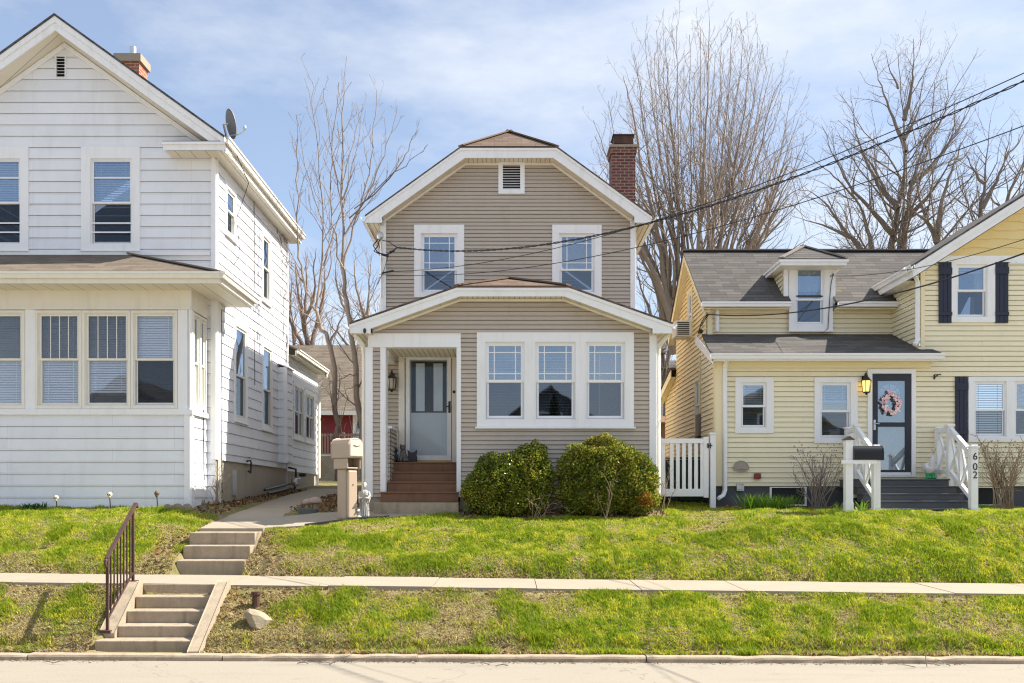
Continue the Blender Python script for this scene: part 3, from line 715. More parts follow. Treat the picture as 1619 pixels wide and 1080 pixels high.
# ---- trim boards
mb = MB()
for a, b in ((603, 610.5), (996.5, 1004)): mb.box(FM, mu(a), mu(b), 3.3, mv(345), 0, .03)
mb.box(west(mu(603)), DM, DM + .1, 3.3, mv(345), 0, .03); mb.box(east(mu(1004)), DM, DM + .1, 3.3, mv(345), 0, .03)
mb.box(FF, pu(1026.5), pu(1037), bot, pv(521), -.02, .032); mb.box(FE, DF, DF + .12, bot, 3.2, .0, .05)
mb.build('corner_board', M['trim'], H)
mb = MB()
mb.box(FF, pu(578), pu(589.5), bot, pv(549.6), -.1, .032); mb.box(FF, pu(601.5), pu(610), bot, pv(549.6), -.1, .032)
mb.box(FF, pu(578), pu(610), bot, pv(549.6), -.30, -.1)
mb.build('porch_pier', M['trim'], H)
MB().box(FF, pu(722), pu(729), bot, pv(549.6), -.1, .034).build('porch_post', M['trim'], H)
mb = MB(); mb.box(FF, pu(582), pu(728.5), pv(549.5), pv(529), -.14, .04); mb.box(FF, pu(581), pu(729), pv(529), pv(527.8), -.14, .06)
mb.box(WORLD, XL + .02, -2.36, 2.76, 2.895, DF + .3, DB)
mb.build('porch_beam', M['trim'], H)
MB().face([(pu(590), DF + .14, 2.90), (pu(727), DF + .14, 2.90), (pu(727), DB, 2.90), (pu(590), DB, 2.90)]).build('porch_ceiling', M['soffit'], H)
# half wall at the side of the porch
mb = MB(); siding(mb, east(-2.33), [(DF + .3, -.1), (DB, -.1), (DB, 1.36), (DF + .3, 1.36)], [], .0856); siding(mb, FW, [(DF + .3, -.1), (DB, -.1), (DB, 1.36), (DF + .3, 1.36)], [], .0856)
siding(mb, front(DF + .3), [(XL + .04, -.1), (-2.33, -.1), (-2.33, 1.36), (XL + .04, 1.36)], [], .0856)
hw = mb.build('half_wall', M['grey_siding'], H)
MB().box(WORLD, -2.80, -2.30, 1.36, 1.41, DF + .3, DB - .02).build('cap_rail', M['trim'], hw)
MB().box(FB, -2.325, -2.29, .72, 1.36, 0, .04).build('end_board', M['cream'], hw)
# ---- brown wooden steps inside the porch and the landing
Z = [-.085, .115, .315, .515, .717]; Y0 = [18.17, 18.47, 18.77, 19.07]
mb = MB()
for k in range(4):
    x0, x1 = (pu(603), pu(725)) if k == 0 else (pu(611), pu(721.5))
    if k == 0: mb.wbox(x0, x1, Y0[0], DF - .04, Z[0], Z[1] - .03); mb.wbox(pu(611), pu(721.5), DF - .04, 18.6, Z[0], Z[1] - .03)
    else: mb.wbox(x0, x1, Y0[k], 19.3, Z[k], Z[k + 1] - .03)
st = mb.build('porch_steps', M['wood_brown'], H)
mb = MB()
for k in range(4):
    y1 = Y0[k + 1] + .01 if k < 3 else DB
    if k == 0: mb.wbox(pu(602.5), pu(725.5), Y0[0] - .03, DF - .036, Z[1] - .029, Z[1]); mb.wbox(pu(611.2), pu(721.3), DF - .035, y1, Z[1] - .029, Z[1])
    else: mb.wbox(pu(611.2), pu(721.3), Y0[k] - .03, y1, Z[k + 1] - .029, Z[k + 1])
bevel(mb.build('tread', M['wood_brown'], st), .006)
MB().bar((-2.41, 18.45, .25), (-2.41, 19.0, .92), .03, .07).build('stringer_trim', M['trim'], H)
# ---- front door
mb = MB(); ring(mb, FB, bu(630.5), bu(722), .72, bv(557), bu(640) - bu(630.5), bu(722) - bu(714.5), .12, .02, -.02, .04)
dr = mb.build('front_door', M['cream'], H)
mb = MB(); D2 = (bu(641.5), bu(713.5), .775, bv(561.5)); ring(mb, FB, *D2, .085, .085, .10, .10, -.02, .028); mb.build('storm_frame', M['trim'], dr)
MB().box(FB, bu(641), bu(714), .735, .775, -.02, .05).build('threshold', paint('brass threshold', (.42, .33, .12), .4, .1, metal=.5), dr)
v_mid = bv(652)
mb = MB(); g = (D2[0] + .085, D2[1] - .085)
mb.box(FB, g[0] - .03, g[1] + .03, .83, D2[3] - .05, -.12, -.08)
mb.box(FB, g[0] + .1, g[0] + .26, .95, v_mid - .18, -.08, -.07); mb.box(FB, g[1] - .26, g[1] - .1, .95, v_mid - .18, -.08, -.07)
mb.build('inner_door', paint('grey white door', (.70, .71, .73), .5, .06), dr)
mb = MB(); mb.box(FB, g[0] + .02, g[1] - .02, v_mid + .0, D2[3] - .12, -.079, -.074); mb.build('dark_panel', paint('dark door top', (.05, .038, .03), .8, .2), dr)
for px0, px1 in ((657, 671), (685, 699.5)):
    mb = MB(); mb.box(FB, bu(px0), bu(px1), v_mid + .03, bv(574), -.073, -.066)
    for q in range(4): mb.box(FB, bu(px0) + .03, bu(px1) - .03, bv(600 - q * 6), bv(597 - q * 6), -.066, -.060)
    mb.build('leaded_light', paint('obscured glass', (.72, .76, .78), .25, .14, bump=0), dr)
MB().box(FB, g[0], g[1], .875, D2[3] - .10, -.012, -.006).build('storm_glass', M['glass_clear'], dr)
mb = MB(); mb.box(FB, bu(709), bu(712.5), bv(653), bv(635), .028, .045); mb.tube([FB.pt(bu(711), bv(643), .045), FB.pt(bu(711), bv(643), .09), FB.pt(bu(705), bv(643.5), .09)], .011, 6); mb.build('door_handle', M['dark_metal'], dr)
MB().tube([FB.pt(bu(718), bv(620), .04), FB.pt(bu(718), bv(620), .06)], .03, 10).build('doorbell', M['dark_metal'], dr)
# ---- triple window
mb = MB(); ring(mb, FF, *TR, pu(767) - pu(754), pu(1002) - pu(988), pv(526) - pv(541), pv(664) - pv(675), -.02, .035)
mb.box(FF, pu(829.5), pu(846), pv(664), pv(541), -.02, .034); mb.box(FF, pu(910), pu(926), pv(664), pv(541), -.02, .034)
tw = mb.build('triple_window', M['trim'], H)
MB().box(FF, TR[0] - .03, TR[1] + .03, TR[2] - .035, TR[2] - .002, -.01, .07).build('sill', M['trim'], tw)
for a, b in ((767, 829.5), (846, 910), (926, 988)):
    sashpair(tw, FF, pu(a), pu(b), pv(664), pv(541), pv(602.5), sw=.052, back=.02, grid='prairie', mid_h=.05, curtain=(pv(548), pv(655), pu(a) + .06, pu(b) - .06) if False else None)
# ---- upper windows and vent
for O in (UL, UR): window(H, FM, O, .15, .15, .19, .1, mid=mv(426), grid='prairie', sw=.05, back=.03, sill=False, pane=('glass', 'glass_dark'))
louvre(H, FM, AV, .1)
# ---- roofs
fu = lambda px: ux(px, 20.85); fv = lambda py: vz(py, 20.85)
el, er, ez = fu(577), fu(1031), fv(340.5); al, ar, az = fu(728.5), fu(880), fv(231.5); rz = fv(177)
yr, yb = 21.95, 29.85
mb = MB(); t = .035; o_ = .03; y0 = 20.82
mb.slab([(el, y0, ez), (al, y0, az), (0, yr, rz), (0, yb, rz), (el, yb, ez)], t)
mb.slab([(er, y0, ez), (er, yb, ez), (0, yb, rz), (0, yr, rz), (ar, y0, az)], t)
mb.slab([(al, y0, az), (ar, y0, az), (0, yr, rz)], t)
rf = mb.build('roof', M['roof_brown'], H)
mb = MB()
for a, b in (((al, y0, az), (0, yr, rz)), ((ar, y0, az), (0, yr, rz)), ((0, yr, rz), (0, yb, rz))):
    mb.bar(Vector(a) + Vector((0, 0, .012)), Vector(b) + Vector((0, 0, .012)), .16, .03)
mb.build('ridge_cap', M['ridge_brown'], rf)
F2 = front(20.85)
def rake(parent, F, outer, lower, n0, n1, crown=.055):
    """one-piece stepped fascia: lower board and a crown strip standing proud of it"""
    mb = MB(); k = len(outer)
    for j in range(k - 1): mb.prism(F, [outer[j], outer[j + 1], lower[j + 1], lower[j]], n0, n1)
    cr = [(u, v - .002) for u, v in outer]
    for j in range(k - 1):
        (a, b), (c, d) = cr[j], cr[j + 1]
        mb.prism(F, [(a, b), (c, d), (c, d - crown), (a, b - crown)], n1, n1 + .022)
    return mb
top = [(el, ez - t - .002), (al, az - t - .002), (ar, az - t - .002), (er, ez - t - .002)]
low = [(fu(591), fv(352)), (fu(735), fv(249.5)), (fu(875), fv(249.5)), (fu(1017), fv(352))]
mb = rake(H, F2, top, low, -.03, 0)
mb.prism(F2, [(el, ez - t - .004), (fu(579), fv(352)), (fu(604), fv(352)), (fu(604), fv(338))], -.028, -.002); mb.prism(F2, [(er, ez - t - .004), (fu(1029), fv(352)), (fu(1003), fv(352)), (fu(1003), fv(338))], -.028, -.002)
mb.build('rake_fascia', M['trim'], H)
mb = MB()
sl_ = [(fu(604), fv(341)), (fu(735), fv(248.5)), (fu(875), fv(248.5)), (fu(1003), fv(341))]
for (a, b), (c, d) in zip(sl_[:-1], sl_[1:]): mb.face([(a, 20.88, b), (c, 20.88, d), (c, DM, d), (a, DM, b)])
for s_, (x0, x1) in ((1, (fu(580), mu(603))), (1, (mu(1004), fu(1028)))): mb.face([(x0, 20.88, fv(351)), (x1, 20.88, fv(351)), (x1, 29.8, fv(351)), (x0, 29.8, fv(351))])
mb.build('soffit', M['soffit'], H)
mb = MB()
for j in range(3):
    (a, b), (c, d) = sl_[j], sl_[j + 1]
    mb.prism(FM, [(a, b - .005), (c, d - .005), (c, d - .06), (a, b - .06)], .0, .028)
mb.build('frieze', M['cream'], H)
mb = MB()
for x, o in ((el, -1), (er, 1)):
    mb.wbox(*(sorted((x - o * .03, x - o * .001))), 20.86, 29.8, fv(352), ez - t - .01); gutter(mb, (x + o * .10, 20.84, ez - .03), (x + o * .10, 29.85, ez - .03), out=(o, 0, 0))
mb.build('gutter', M['vinyl'], H)
# chimney
mb = MB(); mb.wbox(2.52, 3.10, 23.3, 23.9, 4.8, 8.46); mb.wbox(2.49, 3.13, 23.27, 23.93, 8.46, 8.60); ch = mb.build('chimney', M['brick_dark'], H)
MB().wbox(2.46, 3.16, 23.24, 23.96, 8.601, 8.66).build('crown', M['concrete'], ch)
mb = MB(); mb.wbox(2.58, 3.06, 23.35, 23.85, 8.72, 8.92); mb.wbox(2.55, 3.09, 23.32, 23.88, 8.921, 8.945)
for x in (2.6, 3.04):
    for y in (23.37, 23.83): mb.tube([(x, y, 8.66), (x, y, 8.73)], .015, 5)
mb.build('cap', M['rust'], ch)
# ---- front room roof
gu = lambda px: ux(px, 18.0); gv = lambda py: vz(py, 18.0)
el, er, ez = gu(553), gu(1063.5), gv(510); al, ar, az = gu(722), gu(899), gv(452); rz = az + (az - ez) / (al - el) * (0 - al) * 1.0
mb = MB(); y0 = 17.97; yr = 18.85
mb.slab([(el, y0, ez), (al, y0, az), (0, yr, rz), (0, DM, rz), (el, DM, ez)], t); mb.slab([(er, y0, ez), (er, DM, ez), (0, DM, rz), (0, yr, rz), (ar, y0, az)], t)
mb.slab([(al, y0, az), (ar, y0, az), (0, yr, rz)], t)
rf = mb.build('porch_roof', M['roof_brown'], H)
mb = MB()
for a, b in (((al, y0, az), (0, yr, rz)), ((ar, y0, az), (0, yr, rz)), ((0, yr, rz), (0, DM, rz))): mb.bar(Vector(a) + Vector((0, 0, .012)), Vector(b) + Vector((0, 0, .012)), .16, .03)
mb.build('ridge_cap', M['ridge_brown'], rf)
F3 = front(18.0)
top = [(el, ez - t - .002), (al, az - t - .002), (ar, az - t - .002), (er, ez - t - .002)]
low = [(gu(565), gv(527)), (gu(727), gv(468.5)), (gu(892), gv(468.5)), (gu(1052), gv(527))]
mb = rake(H, F3, top, low, -.03, 0)
mb.prism(F3, [(el, ez - t - .004), (gu(555), gv(527)), (gu(586), gv(527)), (gu(586), gv(515.5))], -.028, -.002); mb.prism(F3, [(er, ez - t - .004), (gu(1062), gv(527)), (gu(1032), gv(527)), (gu(1032), gv(516))], -.028, -.002)
mb.build('rake_fascia', M['trim'], H)
mb = MB(); sl_ = [(gu(586), gv(518)), (gu(727), gv(467.5)), (gu(892), gv(467.5)), (gu(1032), gv(518))]
for (a, b), (c, d) in zip(sl_[:-1], sl_[1:]): mb.face([(a, 18.03, b), (c, 18.03, d), (c, DF, d), (a, DF, b)])
for x0, x1 in ((gu(556), gu(587)), (gu(1031), gu(1061))): mb.face([(x0, 18.03, gv(526.5)), (x1, 18.03, gv(526.5)), (x1, DM, gv(526.5)), (x0, DM, gv(526.5))])
mb.build('soffit', M['soffit'], H)
mb = MB()
for j in range(3):
    (a, b), (c, d) = sl_[j], sl_[j + 1]
    mb.prism(FF, [(a, b - .005), (c, d - .005), (c, d - .05), (a, b - .05)], .014, .03)
mb.build('frieze', M['cream'], H)
mb = MB()
for x, o in ((el, -1), (er, 1)):
    mb.wbox(*(sorted((x - o * .03, x - o * .001))), 18.01, 21.1, gv(527), ez - t - .01); gutter(mb, (x + o * .09, 17.99, ez - .03), (x + o * .09, 21.1, ez - .03), h=.10, w=.09, out=(o, 0, 0))
mb.build('gutter', M['vinyl'], H)
spout(H, [P(561, 520, 18.2), P(562, 530, 18.2), P(574, 548, 18.32), P(575.5, 562, 18.38), P(575.5, 780, 18.38)], .06, 'cream')
spout(H, [P(1057, 520, 18.2), P(1056, 530, 18.2), P(1042, 548, 18.32), P(1041, 562, 18.38), P(1041, 785, 18.38)], .06, 'cream')
MB().ball(P(576.5, 523, 17.99), .03, .02, .05).build('soffit_light', M['dark_metal'], H)
# piers / foundation
mb = MB(); mb.wbox(XL + .06, XL + .34, DF + .02, DF + .34, -.6, bot - .005); mb.wbox(pu(727), pu(1037) - .02, DF + .03, DF + .3, -.6, bot - .005)
mb.wbox(XL + .06, XL + .34, DB - .3, DB + .6, -.6, bot - .005); mb.wbox(-2.78, 2.76, DM, DM + .3, -.6, -.1); mb.wbox(-2.8, -2.5, DM, 29.4, -.6, -.1); mb.wbox(2.5, 2.8, DF + .4, 29.4, -.6, -.1)
mb.build('foundation', M['foundation'], H)
mb = MB(); mb.wbox(pu(597), pu(727.5), 17.72, 18.16, -.5, -.09); bevel(mb.build('entry_slab', M['step_concrete'], H), .012)
# service mast head on the corner
mb = MB(); mb.ball(P(601, 373, 21.0), .075, .075, .10); mb.tube([P(601, 378, 21.02), P(603, 395, 21.1), P(603, 470, 21.1)], .02, 6); mb.build('service_head', M['metal'], H)
mb = MB()
mb.tube([P(598, 378, 21.0), P(590, 388, 20.95), P(596, 398, 20.95), P(608, 404, 20.9), P(618, 400, 20.9), P(628, 391, 20.95)], .014, 5)
mb.tube([P(601, 378, 21.0), P(597, 390, 20.95), P(591, 397, 20.95), P(600, 402, 20.9)], .012, 5); mb.tube([P(604, 380, 21.0), P(615, 382, 21.0), P(622, 388, 20.95), P(628, 391, 20.95)], .01, 5)
mb.tube([P(603, 402, 20.9), P(614, 405, 20.9)], .03, 6); mb.tube([P(616, 399, 20.9), P(624, 396, 20.9)], .026, 6)
mb.tube([P(604, 432, 21.1), P(622, 428, 21.0)], .022, 6); mb.tube([P(613, 406, 20.95), P(608, 425, 21.1), P(597, 450, 21.05)], .007, 4)
mb.build('service_loop', M['cable'], H)
# ================================================================== the white house
W = thing('house', 'white clapboard house with a glazed front porch, steep front gable and satellite dish', 'house', (-8.9, 18.15, -.2))
DP, DG, XS = 18.15, 19.14, -5.92
FP_, FG, FS = front(DP), front(DG), east(XS)
p_u = lambda px: ux(px, DP); p_v = lambda py: vz(py, DP)
g_u = lambda px: ux(px, DG); g_v = lambda py: vz(py, DG)
XL_ = -11.98; XP = -6.10
EX = .228
# --- porch walls
mb = MB()
siding(mb, FP_, [(XL_, -.35), (p_u(295.5), -.35), (p_u(295.5), p_v(655)), (XL_, p_v(655))], [], EX, .017, .009)
siding(mb, east(XP), [(DP, -.35), (DG, -.35), (DG, p_v(653)), (DP, p_v(653))], [], EX, .017, .009)
pw = mb.build('porch_wall', M['white_siding'], W)
MB().box(east(XP), 18.42, 18.92, .02, 1.06, .0, .022).build('hatch', M['trim'], pw)
mb = MB()
mb.box(FP_, XL_, XP + .02, p_v(656), p_v(647), -.1, .05)
mb.box(east(XP), DP - .048, DG, p_v(655) - .004, p_v(647.5) - .003, -.09, .052)
mb.build('sill_board', M['trim'], W)
mb = MB()
mb.box(FP_, XL_, XP, p_v(487), p_v(459), -.08, .03); mb.box(FP_, XL_, XP + .02, p_v(490), p_v(486.5), -.07, .05)
mb.box(east(XP), DP, DG, p_v(489), p_v(459), -.08, .025)
mb.build('frieze', M['cream'], W)
mb = MB()
for a, b in ((40.5, 56), (281.5, 297)): mb.box(FP_, p_u(a), p_u(b), p_v(647), p_v(490), -.1, .02)
mb.box(FP_, XP - .11, XP, -.35, p_v(656), .016, .034); mb.box(east(XP), DP, DP + .12, -.35, p_v(490), .016, .034); mb.box(FP_, XP - .02, XP + .016, -.35, p_v(459), -.05, .028)
mb.box(east(XP), DP + .01, DP + .15, p_v(647), p_v(490), -.1, .015)
mb.build('corner_board', M['trim'], W)
def pwin(px0, px1, **kw):
    O = (p_u(px0), p_u(px1), p_v(646.5), p_v(491))
    window(W, FP_, O, .05, .05, .05, .06, mid=p_v(568), casing='cream', proud=.025, sill=False, sash='cream', sw=.035, back=.02, **kw)
pwin(-37, 40, blind=(p_v(498), p_v(642), .8), pane=('glass_mid', 'glass_blind'), screen=False)
pwin(56, 130, blind=(p_v(498), p_v(642), .85), grid='bars3', pane=('glass_mid', 'glass_blind'), screen=False)
pwin(130.5, 207, blind=(p_v(498), p_v(620), .85), grid='bars3', pane=('glass_mid', 'glass_blind'), screen=False)
pwin(207.5, 281, blind=(p_v(498), p_v(642), 1.0), pane=('glass_blind', 'glass_dim'), screen=True)
pwin(-120, -37.5, blind=(p_v(498), p_v(642), .8), pane=('glass_dark', 'glass'), screen=False)
# side windows of the porch (two lights)
FX = east(XP)
for a, b in ((18.32, 18.70), (18.73, 19.08)):
    window(W, FX, (a, b, p_v(646), p_v(491)), .04, .04, .05, .06, mid=p_v(570), casing='cream', proud=.02, sill=False, sash='cream', sw=.03, back=.02, screen=False, pane=('glass', 'glass_clear'), curtain=(p_v(500), p_v(646), a + .05, b - .05))
# porch roof
zE, E = 4.165, (-5.31, 17.50); zT = g_v(402)
A = (E[0], E[1], zE); T = (g_u(205), DG, zT); Bk = (E[0], 19.76, zE); LL = (XL_ - .6, E[1], zE); LT = (XL_ - .6, DG, zT)
mb = MB(); mb.slab([A, T, LT, LL], .03); mb.slab([A, Bk, (g_u(339), 19.76, zE + .20), (g_u(338), DG, zE + .22), T], .03)
pr_ = mb.build('porch_roof', M['roof_tan'], W)
MB().bar(Vector(A) + Vector((0, 0, .015)), Vector(T) + Vector((0, 0, .015)), .14, .03).build('ridge_cap', M['ridge_tan'], pr_)
mb = MB()
gutter(mb, (XL_ - .6, E[1] - .10, zE - .01), (E[0] + .08, E[1] - .10, zE - .01), h=.115, w=.1, out=(0, -1, 0)); gutter(mb, (E[0] + .10, E[1] - .1, zE - .011), (E[0] + .10, 19.82, zE - .011), h=.115, w=.1, out=(1, 0, 0))
mb.build('gutter', M['cream'], W)
mb = MB(); mb.wbox(XL_ - .6, E[0] - .02, E[1] - .0, E[1] + .03, p_v(460) - .0, zE - .03); mb.wbox(E[0] - .03, E[0], E[1] + .03, 19.76, p_v(460), zE - .03)
mb.wbox(E[0] - .6, E[0] - .03, 19.73, 19.76, p_v(460), zE + .1)
mb.build('fascia', M['cream'], W)
zs = p_v(460) + .003
mb = MB(); mb.face([(XL_ - .6, 17.53, zs), (E[0] - .03, 17.53, zs), (XP - .0, DP, zs), (XL_ - .6, DP, zs)]); mb.build('soffit', M['soffit_wide'], W)
so_ = MB().face([(E[0] - .03, 17.53, zs), (E[0] - .03, 19.73, zs), (XP, 19.73, zs), (XP, DP, zs)])
so_.build('soffit', M['soffit_wide'], W)
# --- main block: front wall
f_u = lambda px: ux(px, 18.70); f_v = lambda py: vz(py, 18.70)
XC = f_u(87); zR = f_v(22); xe = f_u(357); ze = f_v(216); s_ = (zR - ze) / (xe - XC)
xw = XS - XC; zw = zR - .44 - s_ * xw
OW = rect(DG, 129.5, 233, 222, 396.5); OW2 = (OW[0] - ux(177, DG) + ux(1, DG), OW[1] - ux(177, DG) + ux(1, DG), OW[2], OW[3]); AVL = rect(DG, 88, 88, 105, 125)
mb = MB()
siding(mb, FG, [(2 * XC - XS, -.3), (XS, -.3), (XS, zw), (XC, zR - .44), (2 * XC - XS, zw)], [inner(OW, .19, .16, .24, .12), inner(OW2, .19, .16, .24, .12), inner(AVL, .02, .02, .02, .02)], EX, .017, .009)
mb.build('front_wall', M['white_siding'], W)
YB = 25.3
def sp(px, py): Y = FP * XS / (px - CX); return Y, (CY - py) / FP * Y
SW = [(19.74, 20.52, 5.50, 6.62), (22.66, 23.50, 4.72, 6.44), (20.38, 21.42, 1.66, 3.86), (22.66, 23.66, 1.64, 3.78)]
mb = MB()
siding(mb, FS, [(DG, .77), (YB, .77), (YB, zw + .06), (DG, zw + .06)], [inner(o, .1, .1, .14, .1) for o in SW], EX, .017, .009)
siding(mb, west(2 * XC - XS), [(DG, -.3), (YB, -.3), (YB, zw), (DG, zw)], [], EX, .017, .009)
siding(mb, north(YB), [(2 * XC - XS, -.3), (XS, -.3), (XS, zw), (XC, zR - .44), (2 * XC - XS, zw)], [], EX, .017, .009)
sw_ = mb.build('side_wall', M['white_siding'], W)
mb = MB()
mb.box(FG, XS - .09, XS, .77, g_v(222) - .12, .014, .036); mb.box(FS, DG, DG + .09, .77, zw - .05, .014, .036); mb.box(FS, YB - .09, YB, .77, zw - .05, .014, .036); mb.box(FG, XS - .01, XS + .014, .77, zw - .1, -.05, .03)
mb.build('corner_board', M['trim'], W)
for O, kw in ((OW, dict(bars=(g_v(281.6), g_v(353), g_v(367.5)))), (OW2, dict(bars=(g_v(281.6), g_v(353), g_v(367.5))))):
    window(W, FG, O, .19, .16, .24, .12, mid=g_v(320.5), casing='trim', proud=.045, sill=True, sash='vinyl', sw=.03, back=.0, pane=('glass', 'glass_dim'), screen=True, blind=(g_v(256), g_v(322), 1.0), **kw)
mb = MB(); mb.box(FG, 2 * XC - XS, XS - .1, g_v(402) - .03, g_v(398.6), -.01, .05); mb.build('flashing', M['trim'], W)
louvre(W, FG, AVL, .02)
for O in SW[:2]: window(W, FS, O, .1, .1, .14, .1, casing='trim', proud=.03, sash='cream', sw=.035, back=.0, pane=('glass', 'glass_dim'), screen=True, mid=O[2] + (O[3] - O[2]) * .5)
for O in SW[2:]: window(W, FS, O, .1, .1, .14, .1, casing='trim', proud=.03, sash='cream', sw=.035, back=.0, pane=('glass', 'glass_dim'), screen=True, mid=O[2] + (O[3] - O[2]) * .46)
# boxed bump-out
mb = MB(); bx0, by0, by1 = -5.70, 24.27, 24.95
siding(mb, front(by0), [(XS, .89), (bx0, .89), (bx0, 3.34), (XS, 3.34)], [], EX, .017, .009); siding(mb, east(bx0), [(by0, .89), (by1, .89), (by1, 3.34), (by0, 3.34)], [], EX, .017, .009); siding(mb, north(by1), [(XS, .89), (bx0, .89), (bx0, 3.34), (XS, 3.34)], [], EX, .017, .009)
mb.face([(XS, by0, .89), (bx0, by0, .89), (bx0, by1, .89), (XS, by1, .89)])
bo = mb.build('flue_box', M['white_siding'], W)
MB().slab([(XS, by0 - .04, 3.46), (bx0 + .05, by0 - .04, 3.35), (bx0 + .05, by1 + .04, 3.35), (XS, by1 + .04, 3.46)], .03).build('box_roof', M['trim'], bo)
mb = MB(); mb.wbox(bx0 - .07, bx0 + .016, by0 - .016, by0 + .0, .89, 3.34); mb.wbox(bx0, bx0 + .018, by0, by0 + .06, .89, 3.34); mb.build('corner_board', M['trim'], bo)
# rear wing
RW = [(26.0, 27.3, 1.62, 3.20), (27.45, 28.75, 1.62, 3.15)]
mb = MB(); siding(mb, FS, [(YB + .01, .72), (29.25, .72), (29.25, 3.86), (YB + .01, 3.86)], [inner(o, .1, .1, .12, .1) for o in RW], EX, .017, .009)
siding(mb, north(29.25), [(-11, .0), (XS, .0), (XS, 3.86), (-11, 3.86)], [], EX, .017, .009)
mb.build('rear_wing_wall', M['white_siding'], W)
for O in RW:
    window(W, FS, O, .1, .1, .12, .1, casing='trim', proud=.03, sash='cream', sw=.04, back=.0, pane=('glass', 'glass_dark'), screen=False, mid=O[2] + .78)
mb = MB(); mb.box(FS, 26.62, 26.68, 1.74, 3.06, -.01, .02); mb.box(FS, 28.07, 28.13, 1.74, 3.0, -.01, .02); mb.build('window_mullion', M['trim'], W)
mb = MB(); mb.slab([(XS + .27, YB + .02, 3.98), (XS + .27, 29.45, 3.98), (-8, 29.45, 5.0), (-8, YB + .02, 5.0)], .04); mb.build('rear_wing_roof', M['roof_tan'], W)
mb = MB(); gutter(mb, (XS + .35, YB + .02, 3.955), (XS + .35, 29.48, 3.955), h=.11, w=.1, out=(1, 0, 0)); mb.wbox(XS + .21, XS + .24, YB + .02, 29.45, 3.80, 3.93); mb.build('rear_gutter', M['cream'], W)
MB().face([(XS, YB + .02, 3.81), (XS + .23, YB + .02, 3.81), (XS + .23, 29.4, 3.81), (XS, 29.4, 3.81)]).build('soffit', M['soffit_wide'], W)
spout(W, [(XS + .28, 29.35, 3.86), (XS + .26, 29.36, 3.7), (XS + .06, 29.3, 3.5), (XS + .05, 29.3, .6)], .06, 'cream')
# rakes, cornice returns, roof
mb = MB()
mb.slab([(xe, 18.66, ze), (XC, 18.66, zR), (XC, 25.6, zR), (xe, 25.6, ze)], .04); mb.slab([(2 * XC - xe, 18.66, ze), (2 * XC - xe, 25.6, ze), (XC, 25.6, zR), (XC, 18.66, zR)], .04)
rfl = mb.build('roof', M['roof_grey'], W)
FR = front(18.70)
t_ = .045; fh = .30
top = [(2 * XC - xe, ze - t_), (XC, zR - t_), (xe, ze - t_)]
mb = rake(W, FR, top, [(u, v - fh + .02) for u, v in top], -.03, 0, crown=.12); mb.build('rake_fascia', M['trim'], W)
mb = MB()
for sgn in (1, -1): mb.face([(XC + sgn * (xe - XC), 18.73, ze - fh - .01), (XC, 18.73, zR - fh - .01), (XC, DG, zR - fh - .06), (XC + sgn * (xe - XC), DG, ze - fh - .06)])
mb.build('soffit', M['soffit_wide'], W)
mb = MB()
for sgn in (1, -1):
    a = (XC, zR - fh - .07); b = (XC + sgn * (xe - XC - .3), ze - fh - .07 + s_ * .3)
    mb.prism(FG, [a, b, (b[0], b[1] - .11), (a[0], a[1] - .11)], .012, .05)
mb.build('frieze', M['trim'], W)
zc0, zc1 = f_v(239), f_v(225)
mb = MB()
for x0, x1 in ((f_u(258), f_u(357)), (2 * XC - f_u(357), 2 * XC - f_u(258))):
    mb.wbox(x0, x1, 18.69, DG - .02, zc0 + .02, zc1); mb.wbox(x0 - .02, x1 + .0, 18.66, DG - .02, zc1 - .05, zc1 + .001)
cr_ = mb.build('cornice_return', M['trim'], W)
MB().wbox(f_u(258) - .01, f_u(350), 18.68, DG - .03, zc1 + .002, zc1 + .02).build('rusty_flashing', M['rust'], cr_)
mb = MB(); mb.face([(f_u(262), 18.72, zc0 + .015), (f_u(356), 18.72, zc0 + .015), (f_u(356), DG, zc0 + .015), (f_u(262), DG, zc0 + .015)]); mb.face([(XS, DG, zc0 + .016), (xe - .02, DG, zc0 + .016), (xe - .02, 25.58, zc0 + .016), (XS, 25.58, zc0 + .016)]); mb.build('soffit', M['soffit_wide'], W)
mb = MB()
gutter(mb, (xe + .10, 18.62, ze - .03), (xe + .10, 25.62, ze - .03), h=.12, w=.11, out=(1, 0, 0)); mb.wbox(xe - .03, xe - .012, 18.7, 25.58, zc0 + .01, ze - .06)
mb.build('gutter', M['cream'], W)
spout(W, [P(345, 478, 19.3), P(346, 490, 19.35), P(346, 800, 19.35)], .065, 'cream')
# chimney
mb = MB(); cx0, cx1 = ux(190, 21.5), ux(225.5, 21.5); mb.wbox(cx0, cx1, 21.3, 21.8, 8.3, vz(104, 21.5)); ch = mb.build('chimney', M['brick_red'], W)
MB().wbox(cx0 - .05, cx1 + .05, 21.25, 21.85, vz(104, 21.5), vz(92, 21.5)).build('crown', M['concrete'], ch)
MB().lathe(((cx0 + cx1) / 2 + .02, 21.55, vz(92, 21.5)), [(.075, 0), (.075, .27), (.07, .27)], 14).build('flue', M['metal'], ch)
